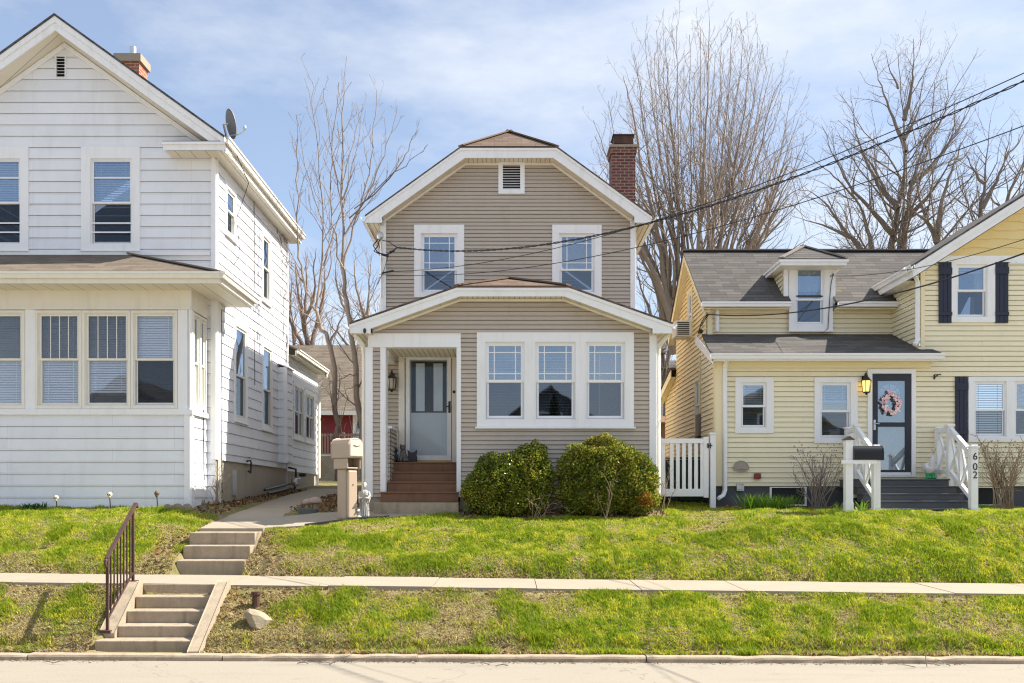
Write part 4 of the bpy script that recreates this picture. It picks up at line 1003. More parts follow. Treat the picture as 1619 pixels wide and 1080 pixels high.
# foundation and things fixed to the wall
mb = MB(); mb.wbox(XS - .25, XS - .03, DG + .02, YB + .02, -.6, .769); mb.wbox(-11.9, XS - .26, DG + .02, DG + .2, -.6, .5); mb.wbox(XS - .25, XS - .04, YB + .03, 29.2, -.5, .719); mb.wbox(XL_, XP - .05, DP + .02, DP + .2, -.8, -.34)
mb.build('foundation', M['foundation'], W)
mb = MB(); mb.wbox(XS - .06, XS + .0, 20.32, 20.62, .05, .60); wd = mb.build('cellar_board', M['metal'], W)
mb = MB()
mb.tube([(XS + .03, 19.42, 3.85), (XS + .03, 19.45, 3.0), (XS + .03, 19.40, 2.0), (XS + .03, 19.43, .9), (XS + .04, 19.45, .1)], .012, 5)
mb.tube([(XP + .03, 18.85, 1.74), (XP + .03, 18.83, 1.3), (XP + .03, 18.86, .95), (XP + .03, 18.88, .35)], .01, 5)
mb.tube([(XS + .03, 21.9, 6.9), (XS + .05, 21.9, 5.4), (XS + .05, 21.8, 4.4), (XS + .06, 21.85, 3.2), (XS + .05, 21.9, 2.6)], .008, 5)
mb.tube([(xe + .03, 19.3, 7.0), (xe + .12, 19.9, 6.6), (XS + .06, 20.4, 6.0), (XS + .05, 20.7, 5.3), (XS + .05, 20.3, 5.0)], .008, 5)
mb.build('wall_cable', M['cable'], W)
mb = MB(); mb.tube([(XS + .01, 21.35, .82), (XS + .10, 21.35, .84), (XS + .12, 21.35, .74)], .022, 6); mb.tube([(XS + .08, 21.30, .90), (XS + .08, 21.40, .90)], .012, 5); mb.tube([(XS + .11, 21.35, .75), (XS + .10, 21.36, .55), (XS + .06, 21.30, .60)], .02, 6); mb.build('garden_tap', M['dark_metal'], W)

# ---- gas meter, satellite dish
G = thing('gas_meter', 'grey gas meter with pipes under the boxed bump of the white house', 'gas meter', (-5.62, 25.0, .15))
mb = MB(); mb.lathe((-5.62, 25.0, .32), [(.10, 0), (.13, .03), (.13, .17), (.10, .20)], 12, 1, .8); mb.build('meter_body', M['metal'], G)
mb = MB(); mb.tube([(-5.62, 25.0, .52), (-5.62, 25.0, .75), (-5.82, 25.0, .8)], .03, 8); mb.tube([(-5.62, 24.9, .30), (-5.66, 24.9, .15), (-5.68, 24.9, .0)], .03, 8); mb.tube([(-5.50, 24.95, .60), (-5.36, 24.9, .60)], .05, 8); mb.build('pipe', M['dark_metal'], G)
MB().lathe((-5.62, 24.86, .40), [(.06, 0), (.06, .08)], 10).build('dial', M['vinyl'], G)
mb = MB(); mb.tube([(-5.72, 22.2, .18), (-5.74, 24.8, .36)], .035, 6); mb.tube([(-5.66, 22.3, .10), (-5.70, 24.7, .24)], .03, 6)
tag(mb.build('drain_pipe', M['dark_metal']), 'pair of dark pipes lying along the white house foundation', 'pipe')
D = thing('satellite_dish', 'grey satellite dish on the eave corner of the white house roof', 'satellite dish', tuple(P(364, 212, 19.2)))
c = P(364, 196, 19.2); nrm = Vector((.80, .52, .25)).normalized(); q = nrm.to_track_quat('Z', 'Y')
mb = MB(); rr = 8; kk = 24; vs_ = []
for off in (0, -.012):
    for j in range(rr + 1):
        r = .27 * j / rr
        for a in range(kk):
            th = 2 * math.pi * a / kk; vs_.append(c + q @ Vector((r * math.cos(th), r * 1.08 * math.sin(th), .055 * (r / .27) ** 2 + off - .03)))
mb.v = [tuple(v) for v in vs_]
for o_i in (0, 1):
    for j in range(rr):
        for a in range(kk):
            b0 = o_i * (rr + 1) * kk + j * kk; mb.f.append((b0 + a, b0 + (a + 1) % kk, b0 + kk + (a + 1) % kk, b0 + kk + a))
for a in range(kk): mb.f.append((rr * kk + a, rr * kk + (a + 1) % kk, (2 * rr + 1) * kk + (a + 1) % kk, (2 * rr + 1) * kk + a))
mb.build('dish', paint('dish grey', (.20, .21, .22), .5, .05), D, smooth=True)
mb = MB(); a0 = c - nrm * .04; mb.tube([a0, a0 - nrm * .1, P(358, 216, 19.25), P(358, 224, 19.3)], .022, 8); mb.build('mast', M['metal'], D)
mb = MB(); e_ = P(387, 207, 19.0); mb.tube([c + Vector((0, 0, -.24)), P(376, 213, 19.05), e_], .012, 6); mb.ball(e_ + Vector((0, 0, .06)), .035, .035, .05); mb.build('feed_arm', M['metal'], D)
# ================================================================== the yellow house
K = thing('house', 'pale yellow house with a small dormer, navy shutters and a dark storm door', 'house', (6.5, 19.3, -.3))
DY, DU = 19.3, 20.7
FY, FU = front(DY), front(DU)
y_u = lambda px: ux(px, DY); y_v = lambda py: vz(py, DY)
u_u = lambda px: ux(px, DU); u_v = lambda py: vz(py, DU)
EXY = .103; zb = y_v(768.5)
XW = 4.32; XPW = y_u(1131.5); XB = y_u(1454.5)
P1 = rect(DY, 1162, 597, 1222.6, 685); P2 = rect(DY, 1287, 597, 1355, 701); DD = rect(DY, 1371, 584, 1447, 754)
LW = rect(DY, 1530, 596, 1663, 699); UW = rect(DY, 1503, 414, 1572, 510)
i1 = lambda O: inner(O, .11, .10, .10, .10)
XR_ = y_u(1760)
mb = MB()
siding(mb, FY, [(XPW, zb), (XR_, zb), (XR_, y_v(560)), (XPW, y_v(560))], [i1(P1), i1(P2), (y_u(1378), y_u(1440), y_v(749), y_v(591)), inner(LW, .12, .12, .09, .1)], EXY)
siding(mb, west(XPW), [(DY, zb), (DU, zb), (DU, 3.3), (DY, 2.8)], [], EXY)
mb.build('front_wall', M['yellow_siding'], K)
mb = MB()
zg = y_v(416)
siding(mb, FY, [(XB, y_v(560)), (XR_, y_v(560)), (XR_, zg), (XB, zg)], [inner(UW, .10, .16, .08, .1)], EXY)
siding(mb, west(XB), [(DY, 2.5), (23.5, 2.5), (23.5, 4.7), (DY, 4.7)], [], EXY); siding(mb, east(XR_), [(DY, -.2), (23.5, -.2), (23.5, 4.7), (DY, 4.7)], [], EXY)
mb.build('gable_wall', M['yellow_siding'], K)
# wall above the porch roof, long side wall
zE = 4.216; zRg = 5.88
DW = rect(20.62, 1247, 409, 1316, 523)
mb = MB()
siding(mb, FU, [(XW, 3.3), (XB, 3.3), (XB, 4.2), (XW, 4.2)], [(DW[0] + .05, DW[1] - .05, DW[2] + .03, 4.3)], EXY)
mb.build('upper_wall', M['yellow_siding'], K)
OS1 = (21.35, 22.0, 1.52, 2.74); OS2 = (22.3, 22.9, 3.8, 4.95)
mb = MB(); YE = 24.5
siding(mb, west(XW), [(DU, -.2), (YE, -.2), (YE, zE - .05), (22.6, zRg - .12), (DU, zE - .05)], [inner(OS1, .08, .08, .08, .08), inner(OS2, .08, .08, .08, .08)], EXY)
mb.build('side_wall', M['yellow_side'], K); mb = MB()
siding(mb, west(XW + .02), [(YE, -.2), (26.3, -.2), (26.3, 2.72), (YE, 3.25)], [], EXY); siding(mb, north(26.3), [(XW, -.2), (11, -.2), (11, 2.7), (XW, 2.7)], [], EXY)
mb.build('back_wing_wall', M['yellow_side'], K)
for O in (OS1, OS2): window(K, west(XW), O, .08, .08, .08, .08, casing='yellow_trim', proud=.03, sash='vinyl', sw=.03, back=.0, pane=('glass_dark', 'glass_dark'), screen=False)
mb = MB()
mb.box(FY, XPW, XPW + .125, zb, y_v(575), .014, .034); mb.box(west(XPW), DY, DY + .11, zb, 2.8, .014, .034); mb.box(FY, XPW - .014, XPW + .01, zb, 2.75, -.05, .03)
mb.box(FU, XW, XW + .11, 3.3, 4.15, .014, .034); mb.box(west(XW), DU, DU + .1, 3.3, 4.15, .014, .034); mb.box(FY, XB, XB + .09, y_v(560), zg, .014, .034); mb.box(west(XB), DY, DY + .09, 2.8, 4.66, .014, .034)
mb.build('corner_board', M['yellow_trim'], K)
# frieze under the porch eave
mb = MB(); mb.box(FY, XPW, y_u(1470), y_v(582), y_v(566), .016, .05); mb.build('frieze', M['yellow_trim'], K)
# --- windows
window(K, FY, P1, .11, .14, .10, .10, mid=y_v(642), casing='trim', proud=.04, sill=False, sash='vinyl', sw=.04, back=.0, blind=(y_v(604), y_v(680), .7), pane=('glass', 'glass_dark'))
window(K, FY, P2, .11, .14, .10, .10, mid=y_v(650), casing='trim', proud=.04, sill=False, sash='vinyl', sw=.04, back=.0, blind=(y_v(604), y_v(696), .7), pane=('glass', 'glass_dark'))
window(K, FY, UW, .10, .16, .06, .10, mid=y_v(459.5), casing='trim', proud=.04, sill=False, sash='vinyl', sw=.04, back=.0, blind=(y_v(418), y_v(431), 1.0), curtain=(y_v(420), y_v(505), y_u(1546), y_u(1560)), pane=('glass', 'glass_dark'))
mb = MB(); ring(mb, FY, *LW, .12, .12, .09, .1, -.02, .04); mb.box(FY, y_u(1590), y_u(1603), LW[2] + .1, LW[3] - .09, -.02, .038); lw = mb.build('paired_window', M['trim'], K)
for a, b in ((LW[0] + .12, y_u(1590)), (y_u(1603), LW[1] - .12)): sashpair(lw, FY, a, b, LW[2] + .1, LW[3] - .09, y_v(648), sw=.04, back=.0, blind=(y_v(603), y_v(692), .6), pane=('glass', 'glass_dark'))
def shutter(px0, px1, py0, py1):
    u0, u1, v0, v1 = rect(DY, px0, py0, px1, py1); mb = MB(); n = 3; wv = (u1 - u0) / n
    for k in range(n): mb.box(FY, u0 + k * wv + .004, u0 + (k + 1) * wv - .004, v0, v1, .016, .04)
    h_ = v1 - v0
    for f in (.12, .85): mb.box(FY, u0, u1, v0 + h_ * f - .07 * (f > .5) , v0 + h_ * f + .07 * (f < .5) + .07 * (f > .5), .041, .062)
    mb.build('shutter', M['navy'], K)
for a in ((1483, 1503.5, 415, 511), (1572, 1593, 414, 511), (1509, 1529, 596, 699), (1664, 1684, 596, 699)): shutter(*a)
# --- dormer
F6 = front(20.62); d_u = lambda px: ux(px, 20.62); d_v = lambda py: vz(py, 20.62)
dx0, dx1 = d_u(1238.5), d_u(1320)
mb = MB(); mb.box(F6, dx0, DW[0] + .02, 4.2, d_v(412), -.05, 0); mb.box(F6, DW[1] - .02, dx1, 4.2, d_v(412), -.05, 0); mb.box(F6, DW[0] + .02, DW[1] - .02, DW[3] - .04, d_v(410), -.05, 0.0)
dm = mb.build('dormer', M['trim'], K)
mb = MB(); mb.box(F6, dx0 - .0, dx0 + .10, 4.22, d_v(412), .001, .03); mb.box(F6, dx1 - .06, dx1, 4.22, d_v(412), .001, .03); mb.build('dormer_trim', M['trim'], dm)
mb = MB(); siding(mb, west(dx0), [(20.63, 4.35), (20.63, 5.08), (21.6, 5.08)], [], EXY); siding(mb, east(dx1), [(20.63, 4.35), (20.63, 5.08), (21.6, 5.08)], [], EXY); mb.build('cheek', M['yellow_siding'], dm)
window(K, F6, DW, .14, .19, .14, .13, mid=d_v(473.5), casing='trim', proud=.035, sill=True, sash='vinyl', sw=.04, back=.0, pane=('glass', 'glass_dark'), curtain=(d_v(425), d_v(474), d_u(1257), d_u(1302)))
ex0, ex1, ey, dz = 5.765, 7.17, 20.14, 5.085; dpx, dpy, dpz = 6.47, 20.85, 5.53
mb = MB(); mb.slab([(ex0, ey, dz), (ex1, ey, dz), (dpx, dpy, dpz)], .03); mb.slab([(ex0, ey, dz), (dpx, dpy, dpz), (dpx, 22.2, dpz), (ex0, 21.6, dz)], .03); mb.slab([(ex1, ey, dz), (ex1, 21.6, dz), (dpx, 22.2, dpz), (dpx, dpy, dpz)], .03)
dr_ = mb.build('dormer_roof', M['roof_grey'], dm)
mb = MB()
for a in ((ex0, ey, dz), (ex1, ey, dz), (dpx, 22.2, dpz)): mb.bar(Vector(a) + Vector((0, 0, .012)), Vector((dpx, dpy, dpz + .012)), .13, .03)
mb.build('ridge_cap', M['ridge_grey'], dr_)
mb = MB(); mb.wbox(ex0, ex1, ey + .002, ey + .03, dz - .15, dz - .032); mb.wbox(ex0 + .002, ex0 + .03, ey + .03, 21.6, dz - .15, dz - .032); mb.wbox(ex1 - .03, ex1 - .002, ey + .03, 21.6, dz - .15, dz - .032); mb.wbox(ex0 - .03, ex1 + .03, ey - .03, ey, dz - .08, dz - .031); mb.wbox(ex0 - .03, ex0, ey + .001, 21.6, dz - .08, dz - .0311); mb.build('dormer_fascia', M['trim'], dm)
MB().face([(ex0 + .03, ey + .03, dz - .14), (ex1 - .03, ey + .03, dz - .14), (ex1 - .03, 21.5, dz - .14), (ex0 + .03, 21.5, dz - .14)]).build('dormer_soffit', M['cream'], dm)
mb = MB(); mb.tube([P(1313, 438, 20.57), P(1318, 432, 20.57), P(1314, 448, 20.57), P(1312, 470, 20.57), P(1309, 520, 20.56), P(1300, 526, 20.56)], .008, 4); mb.build('wall_cable', M['cable'], K)
# --- roofs: main slope either side of the dormer window, porch roof, gable roof
ye = 20.38; sl2 = (zRg - zE) / (22.6 - ye); xl = 4.13
def zr(y): return zE + (y - ye) * sl2
mb = MB(); xa, xb_ = DW[0] - .01, DW[1] + .01; t = .035
ym = 20.62
mb.slab([(xl, ye, zE), (xa, ye, zE), (xa, ym, zr(ym)), (xl, ym, zr(ym))], t); mb.slab([(xb_, ye, zE), (XB + .0, ye, zE), (XB, ym, zr(ym)), (xb_, ym, zr(ym))], t)
mb.slab([(xl, ym, zr(ym)), (11.5, ym, zr(ym)), (11.5, 22.6, zRg), (xl, 22.6, zRg)], t); mb.slab([(xl, 22.6, zRg), (11.5, 22.6, zRg), (11.5, 24.85, zE), (xl, 24.85, zE)], t)
rf = mb.build('main_roof', M['roof_grey'], K)
MB().bar((xl, 22.6, zRg + .01), (11.5, 22.6, zRg + .01), .2, .03).build('ridge_cap', M['ridge_grey'], rf)
mb = MB()
gutter(mb, (xl + .0, ye - .10, zE - .02), (xa - .02, ye - .10, zE - .02), h=.10, w=.1); gutter(mb, (xb_ + .02, ye - .10, zE - .02), (XB - .02, ye - .10, zE - .02), h=.10, w=.1)
mb.build('gutter', M['vinyl'], K)
mb = MB(); mb.wbox(xl + .02, xa - .02, ye + .01, DU, zE - .15, zE - .13); mb.wbox(xb_ + .02, XB - .02, ye + .01, DU, zE - .15, zE - .13); mb.build('soffit', M['yellow_trim'], K)
Fs = west(xl + .03)
mb = MB(); mb.prism(Fs, [(ye + .0, zE - .04), (22.6, zRg - .04), (22.6, zRg - .24), (ye, zE - .24)], -.02, 0); mb.prism(Fs, [(24.85, zE - .04), (22.6, zRg - .04), (22.6, zRg - .24), (24.85, zE - .24)], -.02, 0); mb.build('rake_board', M['yellow_trim'], K)
mb = MB(); mb.face([(xl + .03, ye, zE - .23), (XW, ye, zE - .23), (XW, 22.6, zRg - .23), (xl + .03, 22.6, zRg - .23)]); mb.face([(xl + .03, 24.85, zE - .23), (XW, 24.85, zE - .23), (XW, 22.6, zRg - .23), (xl + .03, 22.6, zRg - .23)]); mb.build('rake_soffit', M['yellow_trim'], K)
# back wing shed roof
mb = MB(); mb.slab([(4.15, YE + .0, 3.36), (11, YE + .0, 3.36), (11, 26.9, 2.80), (4.15, 26.9, 2.80)], .05); bw = mb.build('back_wing_roof', M['roof_grey'], K)
mb = MB(); mb.prism(west(4.17), [(YE, 3.3), (26.9, 2.74), (26.9, 2.55), (YE, 3.10)], -.02, .0); mb.face([(4.17, YE, 3.12), (4.33, YE, 3.12), (4.33, 26.9, 2.57), (4.17, 26.9, 2.57)]); mb.build('rake_board', M['yellow_trim'], bw)
# porch roof
pz0, pz1, py0_ = 2.90, 3.57, 18.98
mb = MB(); mb.slab([(4.03, py0_, pz0), (y_u(1478), py0_, pz0), (y_u(1474), DY, pz0 + .125), (XB, DY, pz0 + .125), (XB, DU, pz1), (4.20, DU, pz1)], .035); pr2 = mb.build('porch_roof', M['roof_grey'], K)
mb = MB(); gutter(mb, (4.02, py0_ - .10, pz0 - .02), (y_u(1480), py0_ - .10, pz0 - .02), h=.11, w=.1); mb.build('porch_gutter', M['vinyl'], K)
mb = MB(); mb.wbox(4.05, y_u(1476), py0_, py0_ + .03, pz0 - .16, pz0 - .04); mb.prism(west(4.06), [(py0_, pz0 - .04), (DU, pz1 - .04), (DU, pz1 - .22), (py0_, pz0 - .22)], -.025, 0); mb.build('porch_fascia', M['trim'], K)
mb = MB(); mb.face([(4.07, py0_ + .03, pz0 - .15), (y_u(1476), py0_ + .03, pz0 - .15), (y_u(1476), DY, pz0 - .15), (4.07, DY, pz0 - .15)]); mb.build('porch_soffit', M['yellow_trim'], K)
# right gable: rake, roof, shingled peak
k_u = lambda px: ux(px, 18.95); k_v = lambda py: vz(py, 18.95)
gx0, gz0 = k_u(1444), k_v(417); sg = (k_v(306) - k_v(417)) / (k_u(1619) - k_u(1444)); gxr = 11.6; gzr = gz0 + sg * (gxr - gx0)
mb = MB(); mb.slab([(gx0, 18.92, gz0), (gxr, 18.92, gzr), (gxr, 24, gzr), (gx0, 24, gz0)], .04); mb.slab([(2 * gxr - gx0, 18.92, gz0), (2 * gxr - gx0, 24, gz0), (gxr, 24, gzr), (gxr, 18.92, gzr)], .04); mb.build('gable_roof', M['roof_grey'], K)
Fk = front(18.95); top = [(gx0, gz0 - .045), (gxr, gzr - .045), (2 * gxr - gx0, gz0 - .045)]
mb = rake(K, Fk, top, [(u, v - .22) for u, v in top], -.03, 0, crown=.10); mb.build('rake_fascia', M['trim'], K)
mb = MB(); mb.face([(gx0, 18.98, gz0 - .28), (gxr, 18.98, gzr - .28), (gxr, DY, gzr - .28), (gx0, DY, gz0 - .28)]); mb.face([(gx0 + .02, DY, gz0 - .26), (XB, DY, gz0 - .26), (XB, 21.5, gz0 - .26), (gx0 + .02, 21.5, gz0 - .26)]); mb.build('gable_soffit', M['cream'], K)
mb = MB(); z0g = zg + .0
mb.box(FY, y_u(1478), XR_, y_v(415), y_v(405), .0, .045)
gt = mb.build('gable_band', M['trim'], K)
mb = MB(); gfv = lambda u: gz0 - .26 + sg * (u - gx0)
pk = [(XB - .1, gfv(XB - .1)), (gxr, gfv(gxr)), (2 * gxr - XB, gfv(XB)), (2 * gxr - XB, y_v(405)), (y_u(1466), y_v(408))]
# shingle courses with a softly waved butt
v = y_v(406); cs = .178
while v < gfv(gxr):
    uu0 = max(gx0 + .05, gx0 + (v - gz0 + .26) / sg - .3); n = 40; pts_b = []; pts_t = []
    ua, ub = max(uu0, XB - .3), gxr + (gxr - max(uu0, XB - .3))
    for q in range(n + 1):
        u = ua + (ub - ua) * q / n; wv = .012 * math.sin(u * 9.5 + v * 11) + .006 * math.sin(u * 23 + v * 5); pts_b.append((u, v + wv))
    for q in range(n):
        (u_a, v_a), (u_b, v_b) = pts_b[q], pts_b[q + 1]
        if v_a > gfv(u_a) + .05 and u_a < gxr: continue
        if v_a > gfv(2 * gxr - u_a) + .05 and u_a > gxr: continue
        vt_a = min(v + cs + .02, gfv(u_a if u_a < gxr else 2 * gxr - u_a) + .05); vt_b = min(v + cs + .02, gfv(u_b if u_b < gxr else 2 * gxr - u_b) + .05)
        mb.face([FY.pt(u_a, v_a, .028), FY.pt(u_b, v_b, .028), FY.pt(u_b, max(vt_b, v_b), .004), FY.pt(u_a, max(vt_a, v_a), .004)]); mb.face([FY.pt(u_a, v_a, .0), FY.pt(u_b, v_b, .0), FY.pt(u_b, v_b, .028), FY.pt(u_a, v_a, .028)])
    v += cs
mb.build('gable_shingles', M['yellow_shingle'], K)
mb = MB(); gutter(mb, (gx0 - .09, 18.90, gz0 - .03), (gx0 - .09, 21.2, gz0 - .03), h=.11, w=.1, out=(-1, 0, 0)); mb.wbox(gx0 - .002, gx0 + .02, 18.96, 21.3, gz0 - .26, gz0 - .045); mb.build('gable_gutter', M['vinyl'], K)
spout(K, [P(1431, 424, 19.05), P(1432, 430, 19.1), P(1447, 437, 19.25), P(1451, 446, 19.25), P(1450.5, 538, 19.25), P(1446, 545, 19.15)], .065)
spout(K, [P(1133, 484, 20.45), P(1134, 490, 20.6), P(1134, 524, 20.62)], .06); spout(K, [P(1428, 484, 20.45), P(1424, 490, 20.6), P(1423, 528, 20.62)], .06)
spout(K, [P(1149, 566, 18.95), P(1148, 576, 19.2), P(1146, 582, 19.24), P(1146, 775, 19.24), P(1143, 784, 19.2), P(1136, 788, 19.05)], .065)
# foundation with cellar windows
mb = MB(); mb.wbox(XPW + .02, XR_, DY + .03, DY + .2, -.7, zb - .004); mb.wbox(XPW + .03, XPW + .2, DY + .2, DU, -.7, zb - .004); mb.wbox(XW + .03, XW + .2, DU, 26.2, -.7, -.21); fd = mb.build('foundation', M['foundation_dark'], K)
for a, b in ((1217, 1275), (1540, 1582)):
    mb = MB(); u0, u1, v0, v1 = rect(DY, a, 769, b, 800); ring(mb, FY, u0, u1, v0, v1 - .01, .035, .035, .02, .03, -.03, .02); cw = mb.build('cellar_window', M['trim'], fd)
    MB().box(FY, u0 + .035, u1 - .035, v0 + .03, v1 - .03, -.02, -.012).build('pane', M['dark'], cw)
# front door
mb = MB(); ring(mb, FY, *DD, y_u(1378) - DD[0], DD[1] - y_u(1440), DD[3] - y_v(591), .04, -.02, .045); fdz = mb.build('front_door', M['trim'], K)
d = (y_u(1378.5), y_u(1439.5), y_v(748), y_v(591.5)); gl0, gl1 = y_u(1387), y_u(1430.5)
mb = MB(); mb.box(FY, d[0], gl0, d[2], d[3], -.0, .03); mb.box(FY, gl1, d[1], d[2], d[3], -.0, .03); mb.box(FY, gl0, gl1, y_v(602.5), d[3], -.0, .03); mb.box(FY, gl0, gl1, y_v(675), y_v(668), -.0, .03); mb.box(FY, gl0, gl1, d[2], y_v(743), -.0, .03)
mb.build('storm_frame', M['charcoal'], fdz)
MB().box(FY, y_u(1388), d[1] - .01, y_v(751.5), y_v(747), .03, .05).build('kick_strip', M['vinyl'], fdz)
mb = MB(); mb.box(FY, gl0, gl1, y_v(668), y_v(602.5), .008, .013); mb.box(FY, gl0, gl1, y_v(743), y_v(675), .008, .013); mb.build('storm_glass', M['glass'], fdz)
mb = MB(); mb.box(FY, gl0 - .05, gl1 + .05, d[2], d[3], -.12, -.08); mb.build('inner_door', paint('grey inner door', (.30, .32, .34), .5, .06), fdz)
cxd = (gl0 + gl1) / 2; mb = MB(); r0, r1, zf_ = .07, .22, y_v(624)
for k in range(4):
    a0, a1 = math.pi * (k + .08) / 4, math.pi * (k + .92) / 4; pts = []
    for q in range(5): a = a0 + (a1 - a0) * q / 4; pts.append((cxd + r1 * math.cos(a), zf_ + r1 * math.sin(a)))
    for q in range(5): a = a1 + (a0 - a1) * q / 4; pts.append((cxd + r0 * math.cos(a), zf_ + r0 * math.sin(a)))
    mb.prism(FY, pts, -.079, -.072)
mb.build('fanlight', paint('pale fanlight glass', (.72, .76, .8), .2, .04, bump=0), fdz)
mb = MB(); mb.box(FY, y_u(1380), y_u(1383.5), y_v(680), y_v(664), .03, .04); mb.tube([FY.pt(y_u(1382), y_v(670), .04), FY.pt(y_u(1382), y_v(670), .08), FY.pt(y_u(1388), y_v(670.5), .08)], .011, 6); mb.build('door_handle', M['metal'], fdz)
# steps and landing
mb = MB(); ys_ = [17.4, 17.7, 18.0, 18.3, 18.6]; zs_ = [-.20, -.058, .084, .226, .37]
for k in range(5):
    x0, x1 = 6.72, 8.62
    mb.wbox(x0, x1, ys_[k], (DY - .02 if k == 4 else ys_[k + 1] + .02), -.6 if k == 0 else zs_[k - 1] - .02, zs_[k] - .03)
sp_ = mb.build('entry_steps', M['step_grey'], K)
mb = MB()
for k in range(5): mb.wbox(6.70, 8.64, ys_[k] - .025, (DY - .03 if k == 4 else ys_[k + 1] - .001), zs_[k] - .029, zs_[k])
bevel(mb.build('tread', M['step_grey'], sp_), .006)
def railing(xf, xb):
    tg = MB(); w_ = .125
    rl = None
    mb = MB(); zt = vz(708, 17.45); mb.wbox(xf - w_ / 2, xf + w_ / 2, 17.40, 17.40 + w_, -.34, zt)
    rl = mb.build('stair_railing', M['trim'], K)
    mb = MB(); mb.wbox(xb - .05, xb + .05, 18.62, 18.72, .0, vz(674, 18.7)); mb.wbox(xb - .05, xb + .05, 19.12, 19.22, .37, vz(678, 19.2)); mb.build('post', M['trim'], rl)
    mb = MB()
    mb.wbox(xf - .085, xf + .085, 17.378, 17.547, zt + .001, zt + .03); mb.wbox(xf - .055, xf + .055, 17.408, 17.517, zt + .031, zt + .06); mb.wbox(xf - .09, xf + .09, 17.373, 17.552, -.34, -.20)
    for yy, py, dd in ((18.67, 674, 18.7), (19.17, 678, 19.2)): mb.wbox(xb - .075, xb + .075, yy - .075, yy + .075, vz(py, dd) + .001, vz(py, dd) + .03)
    mb.build('post_cap', M['trim'], rl)
    a = Vector((xf, 17.5, vz(719, 17.5))); b = Vector((xb, 18.66, vz(678, 18.66))); c = Vector((xb, 19.15, vz(682, 19.15)))
    a2 = Vector((xf, 17.5, -.02)); b2 = Vector((xb, 18.66, .52)); c2 = Vector((xb, 19.15, .52))
    mb = MB(); mb.bar(a, b, .07, .10); mb.bar(b, c, .07, .09); mb.bar(a2, b2, .06, .08); mb.bar(b2, c2, .06, .08); mb.build('handrail', M['trim'], rl)
    mb = MB()
    m_t, m_b = a.lerp(b, .5), a2.lerp(b2, .5)
    mb.bar(m_b, m_t, .06, .07); mb.bar(a2 + Vector((0, .05, .05)), m_t, .035, .06); mb.bar(a + Vector((0, .05, -.05)), m_b, .03, .06); mb.bar(m_b, b, .035, .06); mb.bar(m_t, b2, .03, .06); mb.bar(b2, c, .035, .05); mb.bar(b, c2, .03, .05)
    mb.build('cross_brace', M['trim'], rl)
    return rl
r1 = railing(6.75, 6.84); r2 = railing(8.54, 8.67)
for ch_, py in (('6', 722), ('0', 738.5), ('2', 751.5)):
    cu = bpy.data.curves.new('house_number', 'FONT'); cu.body = ch_; cu.size = .185; cu.extrude = .004; cu.align_x = 'CENTER'; cu.align_y = 'CENTER'; cu.materials.append(M['dark_metal'])
    tmp = bpy.data.objects.new('house_number', cu); col.objects.link(tmp); me = bpy.data.meshes.new_from_object(tmp.evaluated_get(bpy.context.evaluated_depsgraph_get())); bpy.data.objects.remove(tmp); bpy.data.curves.remove(cu); me.name = 'house_number'
    o = bpy.data.objects.new('house_number', me); col.objects.link(o); o.parent = r2; o.rotation_euler = (R(90), 0, 0); o.location = Vector((8.545, 17.394, vz(py, 17.4))) - WO[K.name]
# small fittings on the wall
mb = MB(); mb.lathe(tuple(FY.pt(y_u(1196.5), y_v(753), .05)), [(.075, -.06), (.08, 0), (.075, .06)], 4, 1, .5); bevel(mb.build('outlet_cover', paint('brick red plastic', (.22, .05, .035), .5, .1), K), .01)
mb = MB(); ring(mb, FY, *rect(DY, 1164, 764, 1175.5, 776), .02, .02, .02, .02, .012, .05); mb.box(FY, y_u(1166), y_u(1174), y_v(774), y_v(766), .012, .03); mb.build('vent_cover', M['metal'], K)
c = FY.pt(y_u(1171), y_v(738), .0); mb = MB()
for q in range(9):
    a = math.pi * q / 8; mb.bar(c + Vector((0, -.05, -.03)), c + Vector((.15 * math.cos(a), -.04, -.03 + .15 * math.sin(a))), .05, .02, up=(0, 1, 0))
mb.tube([c + Vector((.15 * math.cos(math.pi * q / 12), -.05, -.04 + .15 * math.sin(math.pi * q / 12))) for q in range(13)], .014, 5); mb.tube([c + Vector((-.15, -.06, -.05)), c + Vector((-.07, -.09, -.09)), c + Vector((.07, -.09, -.09)), c + Vector((.15, -.06, -.05))], .016, 5)
tag(mb.build('shell_ornament', paint('shell stone', (.35, .31, .25), .8, .2)), 'shell shaped stone ornament on the yellow siding left of the shrub', 'wall ornament')
mb = MB(); h0 = FY.pt(y_u(1476.5), y_v(596), .0); mb.box(FY, y_u(1475.5), y_u(1477.5), y_v(600), y_v(592.5), .014, .03); mb.tube([h0 + Vector((0, -.03, -.02)), h0 + Vector((.03, -.08, .02)), h0 + Vector((.07, -.12, .04)), h0 + Vector((.09, -.12, .02))], .012, 6); mb.tube([h0 + Vector((0, -.03, .04)), h0 + Vector((.05, -.09, .035))], .009, 5)
tag(mb.build('plant_hook', M['dark_metal']), 'small black plant hook on the yellow wall beside the door', 'plant hook')
